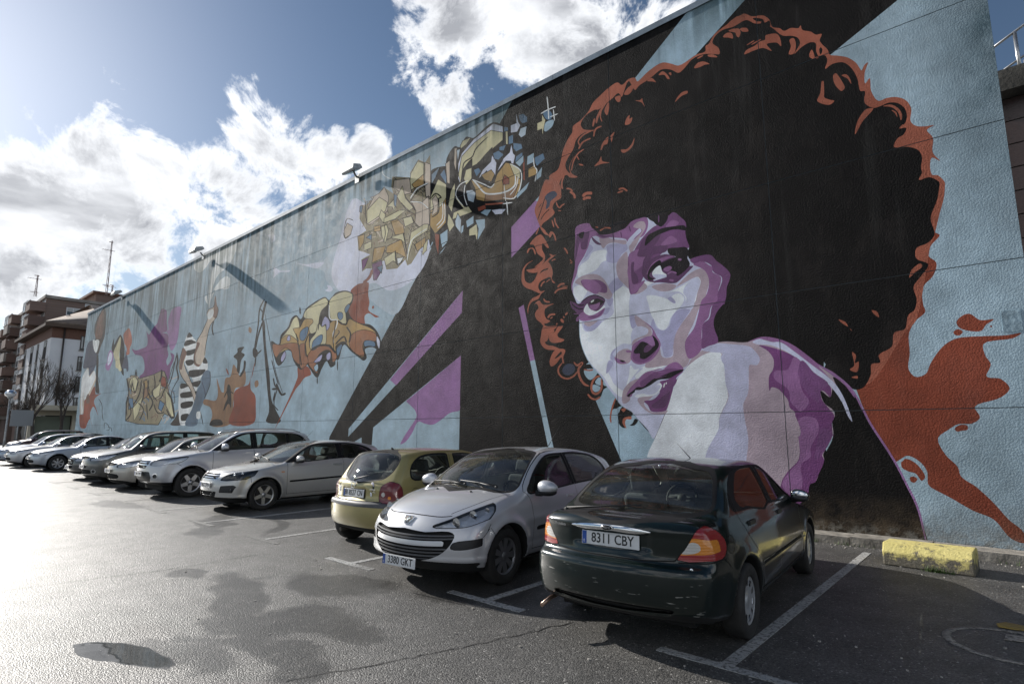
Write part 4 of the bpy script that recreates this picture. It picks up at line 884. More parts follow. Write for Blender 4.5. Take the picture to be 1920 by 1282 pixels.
# ------------------------------------------------------------------ silver off-roader, nose to the camera
def car_silver_suv(loc,rz,label,paintcol=(.56,.57,.60),h=.034,plate='5841 FNV',dark=False,name='car'):
    S=dict(L=4.675,W=1.89,H=1.72,wheels=(.92,3.62),wr=.365,cab=(1.02,4.62),tw=.235,flare=.030,arch=.425,
      lower=[(.30,.30),(.12,.36),(.0,.48),(.0,.68),(.03,.86),(.12,.98),(.40,1.06),(.80,1.13),(1.15,1.17),(2.2,1.20),(4.3,1.20),(4.58,1.1),(4.62,.85),(4.675,.70),(4.66,.5),(4.5,.35),(4.1,.28),(2,.27),(1.0,.27)],
      cabin=[(.95,1.0),(1.15,1.14),(1.50,1.34),(1.85,1.53),(2.08,1.63),(2.35,1.685),(2.9,1.715),(3.5,1.705),(4.05,1.66),(4.25,1.61),(4.42,1.40),(4.55,1.15),(4.45,.95),(2.5,.9),(1.1,.9)],
      csection=[(1.0,-.03),(1.15,-.05),(1.25,-.085),(1.45,-.16),(1.6,-.23),(1.75,-.32)],
      section=[(.25,-.09),(.4,-.03),(.6,-.004),(.75,0),(.95,-.008),(1.08,-.028),(1.2,-.06),(1.3,-.12)],
      plan=[(0,-.11),(.3,-.05),(.7,-.015),(1.2,0),(3.4,0),(4.0,-.03),(4.4,-.07),(4.675,-.13)],
      bow=(.32,.2),cbow=(.24,.2),crown=.05,wstyle=('spoke',5,.058,.040),rimr=.245,rimmat='alloy',inset=.0)
    sh=prep(S,h)
    root=empty(name,loc,rz,label,'car')
    seams(sh,[lineseam('f',[(-.05,.985),(.45,.97)],.005,1,slt(.5)),lineseam('s',[(1.42,1.18),(1.42,.8),(1.42,.4)],.005,2,ygt(.5)),lineseam('s',[(2.5,1.6),(2.52,1.0),(2.52,.4)],.005,1,ygt(.5)),lineseam('s',[(.50,.90),(.66,.80)],.005,1,ygt(.6))])
    dlo(sh,[(1.42,1.17),(1.5,1.155),(2.6,1.19),(3.8,1.22),(4.18,1.28),(4.1,1.45),(3.9,1.58),(3.2,1.635),(2.5,1.64),(2.2,1.60),(1.85,1.44)])
    side_glass(sh,[([(1.62,1.20),(2.45,1.22),(2.45,1.22),(2.45,1.61),(2.45,1.61),(2.24,1.57),(1.9,1.40)],2)],tag=T_SG)
    side_glass(sh,[([(2.62,1.23),(3.5,1.25),(3.5,1.25),(3.5,1.60),(3.5,1.60),(2.62,1.615),(2.62,1.615)],1),([(3.6,1.26),(3.98,1.29),(4.03,1.38),(3.88,1.54),(3.6,1.60)],2)],tag=T_SG2)
    ws=inter(poly('f',[(-.2,1.21),(.5,1.18),(.76,1.16),(.74,1.25),(.62,1.53),(.55,1.62),(-.2,1.66)],3),slt(2.6)); sh.cut(grow(ws,.018),T_TRIM,[T_PAINT]); sh.cut(ws,T_WS,[T_PAINT,T_TRIM])
    rg=inter(poly('f',[(-.2,1.2),(.6,1.2),(.55,1.52),(-.2,1.56)],2),sgt(4.0)); sh.cut(rg,T_RG,[T_PAINT])
    hl=inter(poly('f',[(.46,.84),(.50,.93),(.70,.985),(.97,1.02),(.97,.90),(.80,.83)],3),poly('s',[(-.1,.7),(-.1,1.1),(.6,1.06),(.82,1.02),(.66,.90),(.4,.83)],2)); sh.cut(grow(hl,.008),T_SEAM,[T_PAINT]); sh.cut(hl,T_HL,[T_PAINT,T_SEAM])
    g1=inter(poly('f',[(-.2,.735),(.30,.74),(.40,.86),(.40,.94),(-.2,.955)],1),slt(.5)); sh.cut(g1,T_GR,[T_PAINT])
    for zc in (.775,.83,.885,.935): sh.cut(inter(g1,lambda x,y,z,zc=zc:np.abs(z-zc)-.013),T_CHR,[T_GR])
    g2=inter(poly('f',[(-.2,.40),(.50,.42),(.58,.52),(.50,.66),(-.2,.68)],1),slt(.5)); sh.cut(g2,T_FOG,[T_PAINT])
    fg=inter(lambda x,y,z:np.hypot(y-.70,(z-.56)*1.15)-.075,slt(.6)); sh.cut(fg,T_CHR,[T_PAINT]); sh.cut(grow(fg,-.018),T_FOG,[T_CHR])
    lp=inter(lambda x,y,z:z-.40,ygt(.3)); sh.cut(lp,T_MOULD,[T_PAINT])
    P=paint_mat('suv_paint_%s'%('dark' if dark else 'silver'),paintcol,.38,.36,.16)
    finish(root,S,sh,P,hl_depth=.03)
    for sd in (1,-1):
        mirror_part(root,1.66,.98,1.25,sd,P,(.10,.15,.11))
        pts=[]; 
        for x in np.linspace(2.0,4.05,9):
            p=surf(sh,x,.56,1.66)[0]; pts.append((p[1]*sd,-p[0],p[2]+(.045 if 2.1<x<4.0 else .0)))
        MB().tube(pts,.016,8).out('roof_rail',MT['alloy'],root)
        p,n=surf(sh,.35,.72,.92); MB().ball((p[1]*sd*.985,-p[0]-.03,.92),.055,(1,.6,.9),14,10).out('headlamp_bowl',MT['chrome'],root)
        for x in (2.36,3.3):
            p,n=surf(sh,x,.94,1.08); MB().box(p[1]*sd-.012,p[1]*sd+.02,-p[0]-.10,-p[0]+.10,1.065,1.10).bevel(.012,2).out('door_handle',P,root)
    add_plate(root,-.04,.60,-1,plate)
    wiper(root,CP(1.12,-.62,1.21),CP(1.28,.12,1.27),(0,-.02,.02)); wiper(root,CP(1.12,-.05,1.225),CP(1.30,.66,1.24),(0,-.01,.02))
    return root
# ------------------------------------------------------------------ smaller cars of the far half of the row
def car_far(loc,rz,label,kind,col,met=.38,h=.045,nose='plain',plate='4170 DBC',rail=False,group=None,wst=('spoke',7,.026,.032)):
    K=dict(saloon=dict(L=4.66,W=1.81,H=1.45,nose=.76,bonnet=.98,roof0=2.15,roof1=3.15,tail=4.25,deck=1.06),
           hatch=dict(L=4.25,W=1.76,H=1.50,nose=.78,bonnet=1.02,roof0=1.95,roof1=3.45,tail=4.15,deck=1.04),
           mpv=dict(L=4.45,W=1.82,H=1.66,nose=.88,bonnet=1.10,roof0=1.75,roof1=3.75,tail=4.35,deck=1.12),
           estate=dict(L=4.50,W=1.78,H=1.50,nose=.76,bonnet=.99,roof0=2.05,roof1=3.85,tail=4.38,deck=1.05))[kind]
    L,W,H=K['L'],K['W'],K['H']; n,b=K['nose'],K['bonnet']; c0=K['roof0']-.95; 
    S=dict(L=L,W=W,H=H,wheels=(.87,L-.95),wr=.315,cab=(c0,K['tail']),tw=.195,flare=.022,
      lower=[(.16,.20),(.03,.32),(.0,.45),(.01,n-.18),(.06,n-.04),(.15,n+.03),(.45,(n*.45+b*.55)),(c0+.15,b),(2,b+.01),(L-.6,K['deck']-.03),(L-.25,K['deck']-.02),(L-.08,K['deck']-.12),(L-.07,.75),(L,.62),(L-.01,.42),(L-.15,.26),(L-.5,.2),(2,.18),(.9,.18)],
      cabin=[(c0-.08,b-.14),(c0+.12,b-.01),(c0+.45,b+(H-b)*.42),(K['roof0']-.25,H-.12),(K['roof0'],H-.045),(K['roof0']+.45,H),(K['roof1']-.35,H-.005),(K['roof1'],H-.06),(K['roof1']+(K['tail']-K['roof1'])*.45,H-(H-b)*.5),(K['tail'],K['deck']-.06),(K['tail']-.1,b-.2),(1.2,.7)],
      csection=[(b-.2,-.03),(b-.05,-.05),(b+.06,-.085),(b+.2,-.15),(H-.12,-.235),(H+.05,-.33)],
      plan=[(0,-.12),(.3,-.045),(.7,-.012),(1.3,0),(L-1.3,0),(L-.6,-.03),(L-.25,-.07),(L,-.13)],
      section=[(.15,-.10),(.3,-.035),(.5,-.005),(.62,0),(.78,-.01),(b-.08,-.035),(b+.03,-.08),(b+.12,-.15)],
      bow=(.33,.22),cbow=(.24,.2),crown=.05,wstyle=wst,rimr=.21,rimmat='alloy' if wst[0]=='spoke' else 'hubcap',inset=.0)
    sh=prep(S,h); root=empty('car',loc,rz,label,'car',group)
    zb=b+.03; zt=H-.085; r0=K['roof0']; r1=K['roof1']; mid=(r0+r1)/2-.1
    seams(sh,[lineseam('s',[(c0+.42,b),(c0+.42,.3)],.005,1,ygt(.5)),lineseam('s',[(mid+.08,H),(mid+.1,.3)],.005,1,ygt(.5)),lineseam('f',[(-.05,n+.02),(.45,n+.03)],.005,1,slt(.6))])
    dlo(sh,[(c0+.5,b-.0),(2,b+.0),(r1+.3,b+.03),(r1+.42,b+.09),(r1+.15,zt-.06),(r1-.3,zt+.02),(r0+.4,zt+.025),(r0+.05,zt-.02),(r0-.3,zt-.16)])
    side_glass(sh,[([(c0+.62,zb),(mid,zb+.01),(mid,zb+.01),(mid,zt),(mid,zt),(r0+.1,zt-.02),(r0-.25,zt-.17)],2)],tag=T_SG,band=.005)
    side_glass(sh,[([(mid+.14,zb+.01),(r1-.05,zb+.03),(r1-.05,zb+.03),(r1-.12,zt-.02),(mid+.14,zt),(mid+.14,zt)],1)],tag=T_SG2,band=.005)
    ws=inter(poly('f',[(-.2,b+.03),(.45,b+.01),(.68,b),(.67,b+.06),(.56,H-.15),(.49,H-.075),(-.2,H-.05)],3),slt(r0+.5)); sh.cut(grow(ws,.016),T_TRIM,[T_PAINT]); sh.cut(ws,T_WS,[T_PAINT,T_TRIM])
    rg=inter(poly('f',[(-.2,K['deck']+.02),(.5,K['deck']+.03),(.46,H-.15),(-.2,H-.12)],2),sgt(r1-.1)); sh.cut(rg,T_RG,[T_PAINT])
    hl=inter(poly('f',[(.42,n-.12),(.46,n-.03),(.62,n+.02),(.80,n+.06),(.95,n+.06),(.95,n-.05),(.80,n-.12)],3),poly('s',[(-.1,.4),(-.1,n+.2),(.5,n+.12),(.74,n+.10),(.58,n-.03),(.35,n-.14)],2)); sh.cut(grow(hl,.008),T_SEAM,[T_PAINT]); sh.cut(hl,T_HL,[T_PAINT,T_SEAM])
    if nose=='louvre':
        g1=inter(poly('f',[(-.2,.42),(.38,.42),(.42,.62),(.36,n-.02),(-.2,n)],1),slt(.5)); sh.cut(g1,T_GR,[T_PAINT])
        for zc in (.50,.58,.66,.73): sh.cut(inter(g1,lambda x,y,z,zc=zc:np.abs(z-zc)-.013),T_CHR,[T_GR])
    else:
        g1=inter(poly('f',[(-.2,n-.11),(.30,n-.10),(.36,n-.06),(.34,n-.02),(-.2,n-.015)],1),slt(.5)); sh.cut(grow(g1,.012),T_CHR,[T_PAINT]); sh.cut(g1,T_GR,[T_CHR])
        g2=inter(poly('f',[(-.2,.33),(.50,.34),(.58,.40),(.50,.46),(-.2,.46)],2),slt(.5)); sh.cut(g2,T_GR,[T_PAINT])
    if nose=='ring':
        fg=inter(lambda x,y,z:np.hypot((y-.66)*.8,(z-.42)*1.2)-.075,slt(.6)); sh.cut(fg,T_CHR,[T_PAINT]); sh.cut(grow(fg,-.022),T_FOG,[T_CHR])
    P=paint_mat('paint_'+'_'.join(str(int(v*100)) for v in col),col,met,.34)
    finish(root,S,sh,P,hl_depth=.03)
    for sd in (1,-1):
        mirror_part(root,c0+.55,W/2+.02,b+.05,sd,P,(.085,.125,.08))
        p,_=surf(sh,.32,.68,n-.03); MB().ball((p[1]*sd*.985,-p[0]-.03,n-.03),.05,(1,.6,.9),10,8).out('headlamp_bowl',MT['chrome'],root)
        if rail:
            pts=[]
            for x in np.linspace(r0+.1,r1+.1,7):
                p=surf(sh,x,.55,H-.05)[0]; pts.append((p[1]*sd,-p[0],p[2]+.035))
            MB().tube(pts,.016,6).out('roof_rail',MT['alloy'],root)
    add_plate(root,-.03,.55 if nose!='louvre' else .42,-1,plate)
    return root

# ------------------------------------------------------------------ ground
def nodes(nt):
    L=nt.links.new
    def mk(t,**k):
        n=nt.nodes.new(t)
        for a,b in k.items(): setattr(n,a,b)
        return n
    def ma(op,a,b=None,c=None,clamp=False):
        n=mk('ShaderNodeMath',operation=op,use_clamp=clamp)
        for i,v in enumerate((a,b,c)):
            if v is None: continue
            if isinstance(v,(int,float)): n.inputs[i].default_value=v
            else: L(v,n.inputs[i])
        return n.outputs[0]
    def mr(v,a,b,c=0.0,d=1.0,smooth=False):
        n=mk('ShaderNodeMapRange'); 
        if smooth: n.interpolation_type='SMOOTHSTEP'
        L(v,n.inputs[0]); 
        for i,q in enumerate((a,b,c,d)): n.inputs[i+1].default_value=q
        return n.outputs[0]
    def noise(vec,sc,det=4,rough=.5,dist=0.0):
        n=mk('ShaderNodeTexNoise'); L(vec,n.inputs['Vector']); n.inputs['Scale'].default_value=sc; n.inputs['Detail'].default_value=det; n.inputs['Roughness'].default_value=rough; n.inputs['Distortion'].default_value=dist; return n.outputs[0]
    def mix(f,a,b,mode='MIX'):
        n=mk('ShaderNodeMix',data_type='RGBA',blend_type=mode)
        for i,v in ((0,f),(6,a),(7,b)):
            if isinstance(v,(int,float)): n.inputs[i].default_value=v
            elif isinstance(v,tuple): n.inputs[i].default_value=(*v,1)
            else: L(v,n.inputs[i])
        return n.outputs[2]
    return L,mk,ma,mr,noise,mix
def asphalt():
    m,nt,b=new_mat('asphalt'); L,mk,ma,mr,noise,mix=nodes(nt)
    tc=mk('ShaderNodeTexCoord').outputs['Object']
    sp=mk('ShaderNodeSeparateXYZ'); L(tc,sp.inputs[0])
    warp=mk('ShaderNodeTexNoise'); L(tc,warp.inputs[0]); warp.inputs['Scale'].default_value=.9; warp.inputs['Detail'].default_value=5
    wv=mk('ShaderNodeVectorMath',operation='SUBTRACT'); L(warp.outputs['Color'],wv.inputs[0]); wv.inputs[1].default_value=(.5,.5,.5)
    ws=mk('ShaderNodeVectorMath',operation='MULTIPLY_ADD'); L(wv.outputs[0],ws.inputs[0]); ws.inputs[1].default_value=(1.5,1.5,0); L(tc,ws.inputs[2])
    def ell(px,py,rx,ry,rot,vec,soft=.5):
        c=on_g(px,py); mp=mk('ShaderNodeMapping',vector_type='TEXTURE'); L(vec,mp.inputs[0]); mp.inputs['Location'].default_value=c; mp.inputs['Rotation'].default_value=(0,0,R_(rot)); mp.inputs['Scale'].default_value=(rx,ry,1000)
        ln=mk('ShaderNodeVectorMath',operation='LENGTH'); L(mp.outputs[0],ln.inputs[0]); return mr(ln.outputs['Value'],1.0,soft,0,1,True)
    damp=None
    for e in DAMP:
        q=ell(*e,ws.outputs[0]); damp=q if damp is None else ma('MAXIMUM',damp,q)
    n1=noise(tc,.55,6,.6,.4); damp=ma('MAXIMUM',damp,mr(n1,.60,.72,0,.5,True))
    damp=ma('ADD',damp,ma('ADD',ma('MULTIPLY',ma('SUBTRACT',noise(tc,4.5,8,.72),.5),1.5),ma('MULTIPLY',ma('SUBTRACT',noise(tc,40,3,.7),.5),.9))); damp=mr(damp,.22,1.05,0,1,True)
    w2=mk('ShaderNodeVectorMath',operation='MULTIPLY_ADD'); L(wv.outputs[0],w2.inputs[0]); w2.inputs[1].default_value=(.8,.45,0); L(tc,w2.inputs[2])
    pud=None
    for e in PUDDLE:
        q=ell(*e,w2.outputs[0],.86); pud=q if pud is None else ma('MAXIMUM',pud,q)
    # stones
    vo=mk('ShaderNodeTexVoronoi'); L(tc,vo.inputs['Vector']); vo.inputs['Scale'].default_value=85
    vs=mk('ShaderNodeSeparateColor'); L(vo.outputs['Color'],vs.inputs[0])
    fine=noise(tc,160,3,.6); big=noise(tc,2.3,6,.6); pat=noise(tc,.25,4,.5)
    val=ma('MULTIPLY',mr(vs.outputs[0],0,1,.022,.125),mr(big,.3,.7,.75,1.25)); val=ma('MULTIPLY',val,mr(pat,.35,.65,.85,1.15))
    chip=mr(vs.outputs[1],.975,.99,0,.28); val=ma('ADD',val,chip)
    col=mk('ShaderNodeCombineColor'); L(val,col.inputs[0]); L(ma('MULTIPLY',val,.965),col.inputs[1]); L(ma('MULTIPLY',val,.90),col.inputs[2])
    wet=mix(ma('MULTIPLY',damp,.62),col.outputs[0],mix(1.0,col.outputs[0],(.34,.33,.31),'MULTIPLY'))
    c2=mix(pud,wet,(.012,.012,.011)); L(c2,b.inputs['Base Color'])
    ro=ma('ADD',mr(fine,.3,.7,.45,.68),mr(damp,0,1,0,-.12)); ro=ma('MULTIPLY',ro,mr(pud,0,1,1,.02)); L(ro,b.inputs['Roughness'])
    b.inputs['Specular IOR Level'].default_value=.6; b.inputs['Coat Roughness'].default_value=.38; L(ma('MULTIPLY',mr(damp,0,1,.32,.22),mr(big,.3,.7,.6,1.3)),b.inputs['Coat Weight'])
    h=ma('ADD',ma('MULTIPLY',ma('SUBTRACT',1.0,vo.outputs['Distance']),.8),ma('MULTIPLY',fine,.6))
    bp=mk('ShaderNodeBump'); bp.inputs['Distance'].default_value=.006; L(h,bp.inputs['Height'])
    L(ma('MULTIPLY',mr(pud,0,.6,1,0),mr(damp,0,1,1.0,.55)),bp.inputs['Strength']); 
    b2=mk('ShaderNodeBump'); b2.inputs['Distance'].default_value=.05; b2.inputs['Strength'].default_value=.25; L(noise(tc,1.1,3),b2.inputs['Height']); L(b2.outputs[0],bp.inputs['Normal'])
    b2.inputs['Strength'].default_value=.12
    L(bp.outputs[0],b.inputs['Normal']); L(bp.outputs[0],b.inputs['Coat Normal']); return m
DAMP=[(470,1130,2.2,.42,-14),(640,1090,1.2,.5,10),(620,1160,1.0,.5,0),(330,1225,.75,.32,8),(480,1210,.9,.3,18),(420,968,3.2,.30,-30),(520,985,1.6,.25,-30),(210,945,1.8,.35,10),(350,1075,.5,.2,0),(690,1085,.8,.35,20),(900,1100,.8,.6,0),(560,1240,.5,.25,0)]
PUDDLE=[(222,1222,.60,.165,14)]
A=asphalt()
tag(MB().box(-900,700,-500,900,-.3,0).out('ground',A),kind='structure')
def worn_paint(name,col,lo=.42,hi=.55):
    m,nt,b=new_mat(name); L,mk,ma,mr,noise,mix=nodes(nt); tc=mk('ShaderNodeTexCoord').outputs['Object']
    f=ma('MULTIPLY',mr(noise(tc,28,6,.7),lo-.08,hi-.08,0,1),mr(noise(tc,1.2,3),.3,.5,.45,1)); vo=mk('ShaderNodeTexVoronoi'); L(tc,vo.inputs['Vector']); vo.inputs['Scale'].default_value=85
    L(mix(f,(.06,.058,.054),col),b.inputs['Base Color']); b.inputs['Roughness'].default_value=.6
    bp=mk('ShaderNodeBump'); bp.inputs['Distance'].default_value=.004; bp.inputs['Strength'].default_value=.7; L(ma('SUBTRACT',1.0,vo.outputs['Distance']),bp.inputs['Height']); L(bp.outputs[0],b.inputs['Normal']); return m
LINE=worn_paint('road_paint_white',(.42,.42,.41),.44,.60); FADED=worn_paint('road_paint_old',(.20,.20,.19),.47,.62); 
lines=empty('parking_lines'); lines['kind']='structure'
XS=[-1.80-2.45*k for k in range(20) if not 10<=k<=12]
for k,x in enumerate(XS):
    b=MB(); b.box(x-.05,x+.05,4.45,9.62,.001,.005); b.out('slot_line',LINE if k<6 else FADED,lines)
    MB().box(x-.53,x+.50,4.35,4.448,.001,.005).out('slot_head_line',LINE if k<3 else FADED,lines)
# painted ring at the lower right corner with its worn yellow sign
P1,P2,P3=on_g(1775,1186),on_g(1850,1229),on_g(1803,1177)
ring=MB(); 
def circ(a,b,c):
    ax,ay,bx,by,cx,cy=a.x,a.y,b.x,b.y,c.x,c.y; d=2*(ax*(by-cy)+bx*(cy-ay)+cx*(ay-by))
    ux=((ax*ax+ay*ay)*(by-cy)+(bx*bx+by*by)*(cy-ay)+(cx*cx+cy*cy)*(ay-by))/d; uy=((ax*ax+ay*ay)*(cx-bx)+(bx*bx+by*by)*(ax-cx)+(cx*cx+cy*cy)*(bx-ax))/d
    return Vector((ux,uy)),math.hypot(ax-ux,ay-uy)
cc,cr_=circ(P1,P2,P3); cr_=min(cr_,.75)
ring.lathe([(cr_-.03,.005),(cr_+.03,.005),(cr_+.03,.001),(cr_-.03,.001)],56,'z',Matrix.Translation((cc.x,cc.y,0)),close=True)
RINGP=worn_paint('road_paint_faded',(.34,.31,.27),.46,.6)
mk_=tag(ring.out('painted_ring_marking',RINGP),kind='structure')
Y_=worn_paint('road_paint_yellow',(.50,.33,.05),.40,.5)
q=MB(); q.prism([(on_g(a,b_).x,on_g(a,b_).y) for a,b_ in ((1868,1170),(1885,1167),(1930,1176),(1945,1186),(1900,1181),(1872,1176))],'z',.006,.009)
tag(q.out('painted_symbol_marking',Y_),kind='structure')
q=MB(); q.prism([(on_g(a,b_).x,on_g(a,b_).y) for a,b_ in ((1886,1190),(1930,1196),(1930,1206),(1883,1200))],'z',.006,.009)
tag(q.out('painted_symbol_marking',RINGP),kind='structure')
# repaired seams running over the car park
SEAM=plain('bitumen_seam',(.018,.017,.016),.5,noise=.3,bump=.5,bscale=90)
rs=np.random.RandomState(4)
for pts in ([(-60,1117),(120,1092),(270,1073),(345,1062),(480,1040)],[(540,1276),(760,1235),(950,1195),(1075,1166)],[(-40,998),(120,985),(260,982)]):
    W=[on_g(*p) for p in pts]; P=crom([(w.x,w.y) for w in W],14); P=P+rs.normal(0,.012,P.shape)
    T=np.gradient(P,axis=0); T/=np.hypot(T[:,0],T[:,1])[:,None]; N=np.stack([-T[:,1],T[:,0]],1); w=(.003+.004*rs.rand(len(P)))[:,None]
    V=[(*p,.0035) for p in P+N*w]+[(*p,.0035) for p in P-N*w]; n=len(P)
    o=link('asphalt_seam',mesh_np('asphalt_seam',V,[(i,i+1,n+i+1,n+i) for i in range(n-1)]),SEAM); tag(o,kind='structure')
# ------------------------------------------------------------------ kerb along the foot of the wall
KC=plain('kerb_concrete',(.24,.22,.19),.85,noise=.5,nscale=7,bump=.9,bscale=28)
kb=empty('kerb',(0,0,0)); kb['kind']='structure'
rk=random.Random(3); x=.9
while x>-52:
    ln=1.0; z=.13+rk.uniform(-.012,.012); y=10.03+rk.uniform(-.012,.012)
    if x<-32: ln=4.0
    MB().box(x-ln+.012,x,y,10.44,.0,z).bevel(.018,1).out('kerb_stone',KC,kb); x-=ln
# ------------------------------------------------------------------ mural wall: panels carrying the painting
WY=10.46
def wall_uv(p):
    d=RW@np.array([p[0]-PCX,p[1]-PCY,FPX]); t=WY/d[1]; return (d[0]*t,d[2]*t+CAMH)
TILES={'A': (1050, 380, 6.41), 'B': (1200, 380, 6.41), 'C': (1050, 560, 6.41), 'D': (1200, 560, 6.41), 'E': (1180, 680, 5.827), 'F': (1380, 600, 5.827), 'G': (1360, 780, 5.342), 'H': (1560, 760, 3.561), 'I': (960, 340, 8.0125), 'J': (960, 480, 8.0125), 'K': (1000, 180, 6.41), 'L': (1160, 40, 5.342), 'M': (1380, 0, 6.41), 'N': (1520, 90, 4.931), 'O': (1500, 440, 3.052), 'Q': (600, 180, 3.561), 'R': (100, 540, 4.006), 'U': (380, 480, 3.374), 'V': (600, 560, 4.005), 'W': (880, 560, 4.007), 'X': (1400, 0, 3.692), 'Z': (0, 0, 1.0), 'a': (640, 290, 5.34), 'd': (800, 210, 5.13), 'e': (500, 530, 6.745), 'f': (230, 560, 5.13), 'h': (320, 540, 4.75), 'm': (360, 430, 5.647), 'u': (140, 570, 5.127)}
PCOL={'e': (190, 190, 214), 'F': (146, 136, 110), 'K': (20, 18, 18), 'W': (232, 236, 240), 'L': (202, 204, 226), 'M': (174, 172, 204), 'G': (180, 162, 172), 'P': (148, 104, 148), 'D': (100, 66, 102), 'E': (122, 80, 124), 'X': (30, 26, 32), 'O': (166, 98, 78), 'R': (140, 72, 54), 'B': (160, 180, 192), 'Y': (206, 198, 160), 'y': (178, 146, 94), 'o': (154, 102, 72), 'S': (92, 124, 152), 's': (160, 184, 198), 'V': (156, 116, 162), 'T': (214, 217, 232), 'g': (120, 138, 150), 'l': (182, 196, 206), 'v': (120, 72, 120), 'k': (58, 52, 48), 't': (120, 88, 74), 'w': (230, 232, 230), 'n': (66, 72, 90), 'b': (146, 112, 84), 'q': (112, 132, 148), 'c': (200, 184, 166), 'j': (92, 112, 130)}
